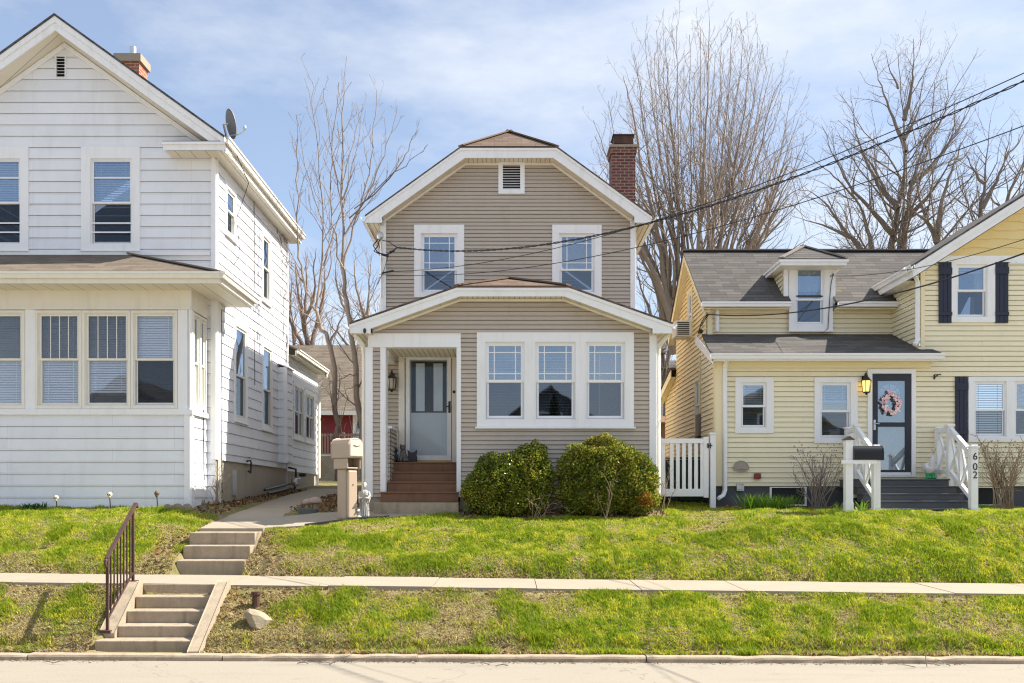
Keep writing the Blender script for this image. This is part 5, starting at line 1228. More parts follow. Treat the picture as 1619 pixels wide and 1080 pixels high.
# meter, conduit, window air conditioner on the side wall
Fx = west(XW); Kx = lambda px: FP * XW / (px - CX)
mb = MB(); mb.box(Fx, 20.95, 21.3, vz(690, 21.1), vz(655, 21.1), .0, .14); mb.box(Fx, 21.4, 21.6, vz(700, 21.4), vz(688, 21.4), 0, .1); em = mb.build('electric_meter', paint('meter grey', (.22, .2, .18), .6, .1), K); bevel(em, .01)
mb = MB(); mb.tube([Fx.pt(21.12, vz(656, 21.1), .07), Fx.pt(21.12, vz(565, 21.1), .07)], .03, 6); mb.tube([Fx.pt(20.95, 3.3, .05), Fx.pt(21.2, 2.6, .05), Fx.pt(21.05, 2.2, .05), Fx.pt(21.1, 1.8, .05)], .01, 5); mb.build('conduit', M['yellow_trim'], K)
mb = MB(); mb.tube([P(1118, 497, 20.6), P(1110, 508, 20.6), P(1106, 520, 20.7), P(1104, 528, 20.75)], .012, 5); mb.tube([P(1120, 498, 20.6), P(1114, 506, 20.6), P(1109, 516, 20.65)], .012, 5); mb.ball(P(1108, 524, 20.7), .05); mb.build('service_loop', M['cable'], K)
A_ = thing('air_conditioner', 'window air conditioner sticking out of the yellow side wall', 'air conditioner', (XW - .2, 22.6, 4.05))
mb = MB(); mb.box(Fx, 22.34, 22.86, 3.80, 4.18, .02, .40); bevel(mb.build('casing', M['cream'], A_), .015)
mb = MB()
for q in range(7): mb.box(front(22.34), XW - .36, XW - .08, 3.84 + q * .045, 3.865 + q * .045, 0.001, .008)
mb.build('grille', M['dark_metal'], A_)
# ================================================================== steps, handrail and small things
xa, xb = -5.24, -4.15
Sx = thing('concrete_steps', 'worn concrete steps with sloped side curbs climbing from the kerb to the sidewalk', 'steps', (-4.7, 13, -2))
tops = [-1.868, -1.715, -1.55, -1.385, -1.236]; ysx = [12.4, 12.7, 13.0, 13.3, 13.59]
for k in range(5):
    x0 = -5.42 if k == 0 else xa
    mb = MB(); mb.wbox(x0, xb, ysx[k], (ysx[k + 1] + .01) if k < 4 else 13.9, -2.3, tops[k]); bevel(mb.build('step', M['step_concrete'], Sx), .014)
for x0, x1 in ((-5.46, xa - .004), (xb + .004, -3.99)):
    lo_y = 12.62 if x0 < -5 else 12.22
    zb0 = -1.80 if x0 < -5 else -1.98
    mb = MB(); F_ = east(x0); pts = [(lo_y, -2.4), (13.7, -2.4), (13.7, -1.19), (13.45, -1.19), (lo_y, zb0)]; mb.prism(F_, pts, 0, x1 - x0); bevel(mb.build('side_curb', M['step_concrete'], Sx), .012)
Sy = thing('concrete_steps', 'three concrete steps from the sidewalk up to the walkway beside the lawn', 'steps', (-4.8, 15.6, -1.2))
for k, (yy, zt, x0, x1) in enumerate(((15.28, -1.01, -5.36, -4.25), (15.63, -.79, -5.375, -4.265), (15.98, -.585, -5.39, -4.28))):
    mb = MB(); mb.wbox(x0, x1, yy, yy + (.36 if k < 2 else .5), -1.6, zt); bevel(mb.build('step', M['step_concrete'], Sy), .014)
Hr = thing('handrail', 'rusty brown iron handrail with thin balusters beside the lower steps', 'handrail', (-5.35, 13, -1.8))
xh = -5.36; y0, y1 = 12.66, 13.52; zt0, zt1 = vz(884, y0), vz(806, y1)
mb = MB(); mb.bar((xh, y0, -1.90), (xh, y0, zt0), .034); mb.bar((xh, y1, -1.24), (xh, y1, zt1), .034); mb.wbox(xh - .08, xh + .06, y0 - .06, y0 + .06, -1.80, -1.765); mb.wbox(xh - .06, xh + .06, y1 - .06, y1 + .06, -1.21, -1.18); mb.build('post', M['rust'], Hr)
mb = MB(); a, b = Vector((xh, y0 - .03, zt0 + .01)), Vector((xh, y1 + .10, zt1 + .09)); mb.bar(a, b, .052, .03)
mb.tube([a + Vector((0, .02, 0)), a + Vector((0, -.025, -.03)), a + Vector((0, -.03, -.08)), a + Vector((0, 0, -.11))], .022, 6); mb.bar(b, b + Vector((0, .03, -.06)), .05, .03); mb.build('top_rail', M['rust'], Hr)
la, lb = Vector((xh, y0, -1.62)), Vector((xh, y1, -1.06)); mb = MB(); mb.bar(la, lb, .03, .014); mb.build('bottom_rail', M['rust'], Hr)
for k in range(1, 8):
    f = k / 8; p = la.lerp(lb, f); q = Vector((xh, y0 + (y1 - y0) * f, zt0 + (zt1 - zt0) * f)); mb = MB(); mb.bar(p, q, .017); mb.build('baluster', M['rust'], Hr)
# boulder, stand pipe
bc = P(411, 1000, 12.85); bz = gz(bc.x, 12.85)
mb = MB(); rot = Euler((.2, .45, .3)).to_matrix(); mb.ball((bc.x, 12.85, bz + .05), .21, .16, .125, 40, 28, rot)
V = np.array(mb.v); cc = np.array((bc.x, 12.85, bz + .05)); q_ = V - cc; rB = np.random.default_rng(12)
for _ in range(16):
    nv = rB.normal(size=3); nv /= np.linalg.norm(nv); dmax = (q_ @ nv).max() * rB.uniform(.62, .86); ex = np.maximum(q_ @ nv - dmax, 0); q_ = q_ - ex[:, None] * nv
q_ *= (1 + .10 * (fbm(V[:, 0] + V[:, 2] * .8, V[:, 1] + V[:, 2], 9, 4) - .5))[:, None]; mb.v = (cc + q_ * 1.12).tolist()
o = mb.build('boulder', paint('pale limestone', (.34, .285, .20), .9, .3, (.15, .12, .08), .9, scale=6, fine=40, bump=1.0), None); tag(o, 'pale boulder lying in the grass right of the lower steps', 'boulder')
pc = P(405, 945, 13.2); mb = MB(); z0 = gz(pc.x, 13.2); mb.lathe((pc.x, 13.2, z0 - .05), [(.055, 0), (.055, .21), (.07, .215), (.07, .255), (.03, .26)], 12); tag(mb.build('stand_pipe', M['rust']), 'short rusty iron pipe stub standing by the sidewalk edge', 'pipe')

# tan mailbox with its own post, turned towards the front path
B = thing('mailbox', 'tan plastic mailbox with newspaper slot on a moulded post by the walkway', 'mailbox', tuple(P(546, 812, 17.3)))
bx = P(549, 725, 17.3); q = Matrix.Rotation(R(-43), 3, 'Z')       # local +x is the door side
def LB(mb, x0, x1, y0, y1, z0, z1):
    i = len(mb.v)
    for x in (x0, x1):
        for y in (y0, y1):
            for z in (z0, z1): mb.v.append(tuple(bx + q @ Vector((x, y, z))))
    for f in ((0, 1, 3, 2), (4, 6, 7, 5), (0, 4, 5, 1), (2, 3, 7, 6), (0, 2, 6, 4), (1, 5, 7, 3)): mb.f.append(tuple(i + k for k in f))
l_, w_ = .25, .17
mb = MB(); i = 0; prof = [(-w_, .0), (-w_, .27), (-w_ * .75, .335), (-w_ * .3, .365), (w_ * .3, .365), (w_ * .75, .335), (w_, .27), (w_, .0)]
for x in (-l_, l_):
    for y, z in prof: mb.v.append(tuple(bx + q @ Vector((x, y, z))))
k = len(prof)
for j in range(k): mb.f.append((j, (j + 1) % k, k + (j + 1) % k, k + j))
mb.f.append(tuple(range(k))); mb.f.append(tuple(k + j for j in range(k)))
bevel(mb.build('box', M['plastic_tan'], B), .012)
mb = MB(); pr2_ = [(-w_ * .86, .03), (-w_ * .86, .25), (-w_ * .6, .305), (w_ * .6, .305), (w_ * .86, .25), (w_ * .86, .03)]
for x in (l_ + .001, l_ + .03):
    for y, z in pr2_: mb.v.append(tuple(bx + q @ Vector((x, y, z))))
for j in range(6): mb.f.append((j, (j + 1) % 6, 6 + (j + 1) % 6, 6 + j))
mb.f.append(tuple(range(6))); mb.f.append(tuple(6 + j for j in range(6)))
dd = bevel(mb.build('door', M['plastic_light'], B), .012)
mb = MB(); mb.tube([bx + q @ Vector((l_ + .035, -.07 + .14 * s / 6, .215 + .02 * abs(s - 3) / 3)) for s in range(7)], .009, 5); mb.build('handle', M['plastic_tan'], dd)
mb = MB(); LB(mb, -l_ * .85, l_ * .80, -w_ * .88, -w_ * .88 + .02, -.19, -.004); LB(mb, -l_ * .85, l_ * .80, w_ * .88 - .02, w_ * .88, -.19, -.004); LB(mb, -l_ * .85, l_ * .7, -w_ * .88 + .02, w_ * .88 - .02, -.19, -.165); LB(mb, -l_ * .85, -l_ * .8, -w_ * .88 + .02, w_ * .88 - .02, -.165, -.004); bevel(mb.build('newspaper_slot', M['plastic_tan'], B), .008)
mb = MB(); LB(mb, -l_ * .8, l_ * .05, -w_ * .86, w_ * .86, -.164, -.01); mb.build('slot_shadow_board', paint('tan plastic slot shade', (.20, .15, .11), .7), B)  # board filling the slot, the shade in there put into a darker tan
mb = MB(); LB(mb, -.16, .10, -.11, .11, -1.1, -.191); bevel(mb.build('post', M['plastic_tan'], B), .02)
mb = MB(); LB(mb, .101, .17, -.10, .10, -1.08, -.22); bevel(mb.build('arm', M['plastic_tan'], B), .02)
mb = MB()
for z in (-.48, -.90): mb.tube([bx + q @ Vector((.17, 0, z)), bx + q @ Vector((.178, 0, z))], .012, 8)
mb.build('bolt', M['dark_metal'], B)

# statue of a robed figure with an animal at its foot
sp0 = P(576, 814, 17.35); sp0.z = gz(sp0.x, 17.35) + .0
mb = MB(); hS = .66
mb.lathe(sp0, [(.09, 0), (.10, .012), (.098, .035), (.085, .045)], 20, 1.15, .95)
mb.lathe(sp0, [(.082, .04), (.072, .12), (.062, .22), (.056, .30), (.060, .35), (.068, .41), (.078, .46), (.080, .49), (.066, .52), (.036, .54), (.024, .552), (.024, .59)], 30, 1.0, .78, .09, 8)
mb.ball(sp0 + Vector((.005, -.012, .625)), .036, .042, .052, 14, 10); mb.ball(sp0 + Vector((.005, .008, .635)), .041, .042, .047, 14, 10); mb.ball(sp0 + Vector((.005, -.042, .595)), .022, .018, .028)
mb.ball(sp0 + Vector((.005, -.056, .622)), .008, .013, .012)
for s_ in (-1, 1):
    mb.tube([sp0 + Vector((s_ * .075, 0, .505)), sp0 + Vector((s_ * .10, -.02, .43)), sp0 + Vector((s_ * .07, -.075, .38)), sp0 + Vector((s_ * .015, -.10, .40))], [.026, .028, .025, .016], 8)
    mb.tube([sp0 + Vector((s_ * .10, -.01, .40)), sp0 + Vector((s_ * .085, -.05, .30))], [.024, .010], 7)
mb.ball(sp0 + Vector((.045, -.10, .45)), .034, .03, .026); mb.ball(sp0 + Vector((.065, -.10, .475)), .018, .018, .018)
for j in range(7):
    a = -2.6 + j * .35; mb.tube([sp0 + Vector((.088 * math.cos(a), .07 * math.sin(a), .36)), sp0 + Vector((.098 * math.cos(a + .08), .078 * math.sin(a + .08), .06))], [.006, .013], 5)
for p, rx, ry, rz in ((Vector((-.085, -.05, .09)), .05, .05, .075), (Vector((-.10, -.085, .165)), .036, .04, .036), (Vector((-.10, -.125, .155)), .016, .024, .014), (Vector((-.085, -.10, .04)), .055, .045, .03)): mb.ball(sp0 + p, rx, ry, rz)
mb.ball(sp0 + Vector((-.085, -.075, .205)), .01, .008, .022); mb.ball(sp0 + Vector((-.118, -.075, .205)), .01, .008, .022)
o = mb.build('statue', M['stone_white'], None, smooth=True); remesh(o, .006, 1); tag(o, 'small weathered stone statue of a robed figure beside the porch pier', 'statue')
# little mushroom ornaments and a grey tub between walkway and mailbox
for k, (px, py, s_) in enumerate(((487, 800, 1.0), (499, 802, 1.15))):
    c = P(px, 806, 18.3); c.z = gz(c.x, 18.3) + .01; mb = MB()
    mb.lathe(c, [(.05 * s_, 0), (.045 * s_, .09 * s_), (.05 * s_, .13 * s_)], 12); mb.lathe(c, [(.05 * s_, .13 * s_), (.11 * s_, .13 * s_), (.11 * s_, .16 * s_), (.085 * s_, .21 * s_), (.03 * s_, .235 * s_)], 14)
    tag(mb.build('mushroom_ornament', paint('faded pink stone', (.40, .29, .23), .9, .15), None, smooth=True), ('smaller of two faded stone mushrooms beside the walkway', 'larger of two faded stone mushrooms, nearer the tan mailbox')[k], 'garden ornament', 'stone mushrooms by the walkway')
c = P(486, 813, 17.9); c.z = gz(c.x, 17.9); mb = MB(); mb.lathe(c, [(.16, -.02), (.20, .08), (.21, .085), (.19, .09), (.15, .03)], 16, 1.0, .6); tag(mb.build('planter_tub', paint('dull green plastic', (.13, .16, .14), .6, .15)), 'low dull green tub half buried beside the walkway', 'tub')
# ---- things on the porch: cats, lantern
def cat(x, y, z, s, colr, label, rz=0, flat=False):
    c = Vector((x, y, z)); mb = MB(); q = Matrix.Rotation(rz, 3, 'Z')
    def B_(p, *r): mb.ball(c + q @ (Vector(p) * s), *[k * s for k in r])
    def T_(pts, r): mb.tube([c + q @ (Vector(p) * s) for p in pts], [k * s for k in r], 8)
    B_((0, .02, .11), .10, .11, .11); B_((0, -.02, .20), .075, .075, .12); B_((0, -.06, .335), .068, .065, .062); B_((0, -.115, .32), .03, .03, .024)
    for e in (-1, 1):
        T_([(e * .042, -.05, .37), (e * .05, -.05, .44)], [.032, .004]); T_([(e * .04, -.07, .2), (e * .042, -.10, .08), (e * .042, -.12, .012)], [.034, .026, .024]); B_((e * .09, -.02, .05), .045, .08, .05)
    T_([(.05, .11, .03), (.12, .08, .02), (.14, 0, .02), (.11, -.06, .02)], [.024, .024, .022, .014])
    o = mb.build('cat_figurine', colr, None, smooth=True); remesh(o, .012 * s, 2); return tag(o, label, 'cat figurine', 'cat figurines on the porch')
cat(bu(627), 19.28, .718, .72, paint('blue black glaze', (.03, .035, .05), .5, .15), 'dark blue sitting cat figurine against the porch half wall', .6)
cat(bu(641), 19.24, .718, .88, paint('tabby glaze', (.13, .125, .12), .6, .45, scale=18), 'tall grey striped cat figurine, largest on the porch', -.1)
mb = MB(); c = Vector((bu(654), 19.36, .718)); mb.prism(front(c.y), [(c.x - .075, c.z), (c.x + .075, c.z), (c.x + .09, c.z + .10), (c.x + .075, c.z + .16), (c.x + .09, c.z + .245), (c.x + .035, c.z + .20), (c.x - .035, c.z + .20), (c.x - .09, c.z + .245), (c.x - .075, c.z + .15), (c.x - .09, c.z + .10)], -.05, .05)
mb.wbox(c.x - .10, c.x + .10, c.y - .07, c.y + .07, c.z, c.z + .012)
tag(bevel(mb.build('cat_head_planter', paint('dark glazed planter', (.03, .025, .035), .4, .1)), .012, 3), 'small dark cat head planter in front of the porch door', 'planter')
def lantern(name, F, u, v, s, label, lit, body):
    T = thing(name, label, 'wall lantern', tuple(F.pt(u, v, 0)))
    mb = MB(); mb.box(F, u - .05 * s, u + .05 * s, v - .02 * s, v + .20 * s, .0, .02); c = F.pt(u, v, .13 * s)
    mb.tube([F.pt(u, v + .12 * s, .02), F.pt(u, v + .23 * s, .06 * s), F.pt(u, v + .25 * s, .12 * s), F.pt(u, v + .20 * s, .13 * s)], .014 * s, 6); mb.build('bracket', body, T)
    mb = MB(); mb.lathe(c, [(.105 * s, .085 * s), (.11 * s, .09 * s), (.055 * s, .15 * s), (.03 * s, .18 * s), (.028 * s, .20 * s), (.012 * s, .215 * s)], 6); mb.lathe(c, [(.05 * s, -.165 * s), (.075 * s, -.15 * s), (.075 * s, -.135 * s)], 6); mb.lathe(c, [(.012 * s, -.2 * s), (.03 * s, -.18 * s), (.02 * s, -.165 * s)], 6)
    for k in range(6):
        a = math.pi * 2 * k / 6; mb.tube([c + Vector((.072 * s * math.cos(a), .072 * s * math.sin(a), -.14 * s)), c + Vector((.095 * s * math.cos(a), .095 * s * math.sin(a), .09 * s))], .007 * s, 4)
    mb.build('cage', body, T)
    MB().lathe(c, [(.064 * s, -.134 * s), (.085 * s, .084 * s)], 12).build('lamp_glass', lit, T, smooth=True)
    return T
lantern('wall_lantern', FB, bu(620.5), bv(606), 1.0, 'unlit black and brass lantern on the taupe porch wall beside the door', paint('milky glass', (.55, .5, .4), .3, .1), paint('bronze metal', (.05, .045, .04), .4, .2, metal=.5))
lantern('wall_lantern', FY, y_u(1366), y_v(610), 1.0, 'lit black lantern on the yellow wall beside the dark door', emit('warm lamp glass', (1, .62, .16), .95), M['dark_metal'])
# ---- wreath on the yellow house door
Wr = thing('wreath', 'pink and white tulip wreath hanging on the dark storm door', 'wreath', tuple(FY.pt(y_u(1406.5), y_v(640), .05)))
c = FY.pt(y_u(1406.5), y_v(640), .06)
mb = MB(); mb.tube([c + Vector((.15 * math.cos(a), 0, .17 * math.sin(a))) for a in [2 * math.pi * k / 24 for k in range(25)]], .022, 6); mb.build('ring', paint('wreath green', (.10, .16, .06), .8, .3), Wr)
cols = [paint('pink tulip', (.86, .50, .57), .6, .1), paint('white tulip', (.85, .78, .74), .6, .08), paint('blush tulip', (.88, .66, .66), .6, .1)]
mbs = [MB(), MB(), MB()]
for k in range(120):
    a = rng.uniform(0, 2 * math.pi); rr_ = rng.uniform(.10, .20); p = c + Vector((rr_ * math.cos(a), -rng.uniform(.02, .06), rr_ * 1.12 * math.sin(a) + (.06 if 1.2 < a < 1.9 else 0))); m_ = mbs[rng.choice([0, 0, 1, 2, 2])]
    m_.ball(p, .022, .022, .032, 6, 4, Euler((rng.uniform(-.8, .8), rng.uniform(-1.5, 1.5), 0)).to_matrix())
for m_, cm, nm in zip(mbs, cols, ('pink_blossom', 'white_blossom', 'blush_blossom')): m_.build(nm, cm, Wr, smooth=True)
# ---- goose by the yellow house door
gx = ux(1471, 18.95); gbz = .372; Go = thing('goose_statue', 'white goose statue with green boots on the landing by the dark door', 'statue', (gx, 18.95, gbz)); c = Vector((gx, 18.95, gbz)); s_ = 1.0
mb = MB(); mb.ball(c + Vector((0, .03, .22)), .115, .15, .13, 14, 10); mb.ball(c + Vector((0, .15, .25)), .05, .09, .05); mb.tube([c + Vector((0, -.06, .28)), c + Vector((0, -.10, .38)), c + Vector((0, -.09, .48)), c + Vector((0, -.10, .53))], [.07, .045, .036, .036], 10); mb.ball(c + Vector((0, -.11, .555)), .048, .055, .048)
for e in (-1, 1): mb.ball(c + Vector((e * .10, .05, .23)), .03, .12, .08)
remesh(mb.build('body', paint('white goose glaze', (.74, .73, .70), .5, .1), Go, smooth=True), .012, 2)
mb = MB(); mb.tube([c + Vector((0, -.15, .55)), c + Vector((0, -.21, .535))], [.026, .012], 8); mb.build('beak', paint('yellow beak', (.75, .50, .10), .5), Go)
mb = MB(); mb.ball(c + Vector((-.028, -.15, .575)), .012); mb.ball(c + Vector((.028, -.15, .575)), .012); mb.build('eyes', M['dark_metal'], Go)
mb = MB()
for e in (-1, 1): mb.lathe(c + Vector((e * .05, 0, 0)), [(.05, 0), (.052, .03), (.042, .05), (.05, .12), (.048, .125)], 12); mb.ball(c + Vector((e * .05, -.05, .025)), .04, .06, .028)
mb.build('boots', paint('green boots', (.03, .42, .13), .4, .08), Go)
# ---- black mailbox on its white post, leafy shoots at its foot
Bm = thing('mailbox', 'black metal mailbox on a white wooden post in front of the steps', 'mailbox', (ux(1341, 17.150), 17.150, -.4))
X0, X1 = ux(1335.5, 17.150), ux(1347, 17.150); mb = MB(); mb.wbox(X0, X1, 17.090, 17.220, -.5, vz(696, 17.15)); mb.wbox(X0 - .007, X1 + .007, 17.083, 17.227, -.5, -.09); mb.build('post', M['trim'], Bm)
mb = MB(); mb.wbox(X0 - .02, X1 + .02, 17.070, 17.240, vz(696, 17.15) + .001, vz(694, 17.15)); mb.prism(front(17.155), [(X0 - .01, vz(694, 17.15) + .001), (X1 + .01, vz(694, 17.15) + .001), ((X0 + X1) / 2, vz(689.5, 17.15))], -.08, .08); mb.build('post_cap', paint('bronze cap', (.12, .10, .08), .4, .2, metal=.5), Bm)
mb = MB(); mb.wbox(ux(1328, 17.15), ux(1383, 17.15), 17.050, 17.088, vz(733.5, 17.15), vz(727.5, 17.15)); mb.wbox(X1 + .001, ux(1388, 17.15), 17.090, 17.210, vz(729.5, 17.15), vz(727.8, 17.15)); mb.build('arm', M['trim'], Bm)
mb = MB(); xa_, xb2 = ux(1347.5, 17.150), ux(1392, 17.150); prof = [(-.095, 0), (-.095, .13)] + [(-.095 * math.cos(math.pi * k / 10), .13 + .125 * math.sin(math.pi * k / 10)) for k in range(1, 10)] + [(.095, .13), (.095, 0)]
z0 = vz(727.3, 17.15); k = len(prof)
for x in (xa_, xb2):
    for y, z in prof: mb.v.append((x, 17.130 + y, z0 + z))
for j in range(k): mb.f.append((j, (j + 1) % k, k + (j + 1) % k, k + j))
mb.f.append(tuple(range(k))); mb.f.append(tuple(k + j for j in range(k)))
blk = paint('black mailbox enamel', (.012, .012, .014), .3, .1); mb.build('box', blk, Bm)
mb = MB(); 
for x in (xb2 + .001, xb2 + .02):
    for y, z in prof: mb.v.append((x, 17.130 + y * 1.06, z0 - .006 + z * 1.04))
for j in range(k): mb.f.append((j, (j + 1) % k, k + (j + 1) % k, k + j))
mb.f.append(tuple(range(k))); mb.f.append(tuple(k + j for j in range(k))); mb.build('door', blk, Bm)
# ---- vinyl gate between the houses
Ga = thing('gate', 'white vinyl picket gate closing the passage between taupe and yellow houses', 'gate', (3.5, 19, -.3))
DGt = 19.0; a_u = lambda px: ux(px, DGt); a_v = lambda py: vz(py, DGt); FGt = front(DGt)
mb = MB(); mb.box(FGt, a_u(1122.5), a_u(1131), -.6, a_v(687), -.06, .05); gp = mb.build('gate_post', M['vinyl'], Ga)
mb = MB(); mb.box(FGt, a_u(1120.5), a_u(1133), a_v(687) + .001, a_v(685.5), -.08, .07); mb.box(FGt, a_u(1122.5), a_u(1131), a_v(685.5) + .001, a_v(684), -.05, .04); mb.build('post_cap', M['vinyl'], gp)
mb = MB(); mb.box(FGt, a_u(1037), a_u(1045.5), a_v(786), a_v(691), -.04, .035); mb.box(FGt, a_u(1112.5), a_u(1120), a_v(787), a_v(691), -.04, .035); mb.box(FGt, a_u(1045.6), a_u(1112.4), a_v(701), a_v(693.5), -.03, .03); mb.box(FGt, a_u(1045.6), a_u(1112.4), a_v(785), a_v(773), -.03, .03); bevel(mb.build('gate_frame', M['vinyl'], Ga), .005)
for k in range(7):
    x = 1045.8 + 3.8 + k * 9.6 - (3.7 if k == 0 else 0); mb = MB(); mb.box(FGt, a_u(x), a_u(x + 5.7), a_v(774), a_v(700), -.012, .012); mb.build('picket', M['vinyl'], Ga)
mb = MB(); mb.box(FGt, a_u(1037.5), a_u(1044), a_v(707.5), a_v(701), .036, .05); mb.build('hinge', M['dark_metal'], Ga)
mb = MB(); mb.box(FGt, a_u(1117.5), a_u(1120), a_v(708.5), a_v(701.5), .036, .06); mb.tube([FGt.pt(a_u(1120), a_v(705), .06), FGt.pt(a_u(1125), a_v(705), .07)], .012, 5); mb.tube([FGt.pt(a_u(1122), a_v(701), .065), FGt.pt(a_u(1122), a_v(709), .065)], .012, 5); mb.build('latch', M['dark_metal'], Ga)
# dark green bins and a wheelbarrow handle seen through the gate
for k, (x, y, lab) in enumerate(((3.05, 20.3, 'dark green wheeled bin behind the gate, beside the taupe wall'), (3.66, 20.45, 'dark green wheeled bin behind the gate, nearer the yellow wall'))):
    Bn = thing('wheeled_bin', lab, 'bin', (x + .26, y + .3, -.1), 'wheeled bins behind the gate'); zb_ = gz(x, y)
    gm = paint('dark green plastic', (.012, .05, .03), .5, .1)
    mb = MB(); mb.slab([(x, y, zb_ + .92), (x + .52, y, zb_ + .92), (x + .52, y + .6, zb_ + .92), (x, y + .6, zb_ + .92)], .9); bevel(mb.build('bin_body', gm, Bn), .02)
    mb = MB(); mb.slab([(x - .02, y - .03, zb_ + .97), (x + .54, y - .03, zb_ + .97), (x + .54, y + .63, zb_ + 1.0), (x - .02, y + .63, zb_ + 1.0)], .045); bevel(mb.build('lid', paint('bin lid', ((.45, .20, .02), (.012, .05, .03))[k], .5, .1), Bn), .01)
    mb = MB(); mb.tube([(x + .05, y + .62, zb_ + .1), (x + .47, y + .62, zb_ + .1)], .09, 10); mb.build('wheel', M['dark_metal'], Bn)
# ---- skull lights, scalloped edging stones
skm = paint('aged ivory', (.62, .57, .42), .6, .12)
for k, (px, py, lab) in enumerate(((89, 787, 'ivory skull stake light by the white porch, beside the green weed clump'), (173.5, 782, 'ivory skull stake light in front of the middle of the white porch'), (248, 780, 'brown headed stake light nearest the white porch corner'))):
    c = P(px, py, 17.75); T = thing('stake_light', lab, 'garden light', (c.x, c.y, c.z - .2), 'stake lights before the white porch'); mt = skm if k < 2 else paint('brown stake head', (.14, .10, .06), .7, .2)
    mb = MB(); mb.ball(c, .046, .05, .05, 14, 10); mb.ball(c + Vector((0, -.015, -.04)), .028, .03, .028); mb.build('skull' if k < 2 else 'lamp_head', mt, T, smooth=True)
    if k < 2:
        mb = MB()
        for e in (-1, 1): mb.ball(c + Vector((e * .018, -.043, -.002)), .012, .008, .012)
        mb.ball(c + Vector((0, -.047, -.022)), .005, .005, .008); mb.build('eye_socket', M['dark'], T)
    g_ = gz(c.x, c.y); mb = MB(); mb.tube([c + Vector((0, 0, -.05)), Vector((c.x + .02, c.y, g_ - .03))], .010, 6); mb.build('stake', M['dark_metal'], T)
for k, px in enumerate((266, 281, 296)):
    c = P(px, 803, 17.85); z = gz(c.x, c.y); mb = MB(); pts = [(.085 * math.cos(math.pi * q / 12), .10 * math.sin(math.pi * q / 12)) for q in range(13)]
    mb.prism(front(c.y), [(c.x + a, z - .01 + b) for a, b in pts], -.03, .03)
    tag(bevel(mb.build('edging_stone', M['step_concrete']), .008), ('half round edging stone nearest the brown stake light', 'middle half round edging stone of the row of three', 'half round edging stone at the white porch corner')[k], 'edging stone', 'half round edging stones by the porch')
c = P(322, 797, 18.0); mb = MB(); z = gz(c.x, c.y)
mb.ball((c.x, c.y, z + .06), .05, .05, .07); mb.ball((c.x, c.y - .02, z + .15), .04, .04, .04); mb.ball((c.x + .02, c.y - .02, z + .2), .012, .01, .03); mb.ball((c.x - .02, c.y - .02, z + .2), .012, .01, .03); mb.ball((c.x + .03, c.y - .04, z + .03), .03, .05, .025)
o = mb.build('rabbit_ornament', paint('mossy stone', (.18, .15, .11), .9, .3), None, smooth=True); remesh(o, .01, 2); tag(o, 'small weathered rabbit ornament at the white porch corner', 'garden ornament')
# ================================================================== plants
def mesh_np(name, V, F, mat, parent=None, tone=None, smooth=False, per=4):
    me = bpy.data.meshes.new(name); off = WO.get(parent.name, Vector((0, 0, 0))) if parent else Vector((0, 0, 0))
    V = np.asarray(V, np.float32) - np.array(off, np.float32); n = len(F)
    me.vertices.add(len(V)); me.vertices.foreach_set('co', V.ravel()); me.loops.add(n * per); me.loops.foreach_set('vertex_index', np.asarray(F, np.int32).ravel()); me.polygons.add(n); me.polygons.foreach_set('loop_start', (np.arange(n) * per).astype(np.int32))
    if tone is not None:
        at = me.attributes.new('tone', 'FLOAT_COLOR', 'POINT'); c = np.ones((len(V), 4), np.float32); c[:, :3] = tone; at.data.foreach_set('color', c.ravel())
    if smooth: me.polygons.foreach_set('use_smooth', np.ones(n, bool))
    me.materials.append(mat); me.update(calc_edges=True); me.validate()
    o = bpy.data.objects.new(name, me); col.objects.link(o)
    if parent: o.parent = parent
    WO[o.name] = off; return o
class Limbs:
    """collects tapering limbs, many at a time, into one tube mesh"""
    def __init__(s): s.b = {}
    def add(s, pts, rad, k): s.b.setdefault((len(pts), k), []).append((pts, rad))
    def mesh(s, name, mat, parent):
        VV, FF_, o = [], [], 0
        for (n, k), L_ in s.b.items():
            Pn = np.array([p for p, _ in L_]); Rn = np.array([r for _, r in L_])          # m,n,3  m,n
            d = np.gradient(Pn, axis=1); d /= np.linalg.norm(d, axis=2, keepdims=True) + 1e-9
            ref = np.where(np.abs(d[:, :1, 2:3]) > .9, np.array([[[1., 0, 0]]]), np.array([[[0, 0, 1.]]])); ref = np.broadcast_to(ref, d.shape)
            x = np.cross(d, ref); x /= np.linalg.norm(x, axis=2, keepdims=True) + 1e-9; y = np.cross(d, x)
            a = 2 * np.pi * np.arange(k) / k
            V = Pn[:, :, None, :] + (x[:, :, None, :] * np.cos(a)[None, None, :, None] + y[:, :, None, :] * np.sin(a)[None, None, :, None]) * Rn[:, :, None, None]
            m = len(L_); idx = o + np.arange(m * n * k).reshape(m, n, k); nx = np.roll(idx, -1, axis=2)
            f = np.stack([idx[:, :-1], nx[:, :-1], nx[:, 1:], idx[:, 1:]], -1).reshape(-1, 4)
            VV.append(V.reshape(-1, 3)); FF_.append(f); o += m * n * k
        return mesh_np(name, np.concatenate(VV), np.concatenate(FF_), mat, parent, smooth=True)
def unit(v): return v / (np.linalg.norm(v) + 1e-9)
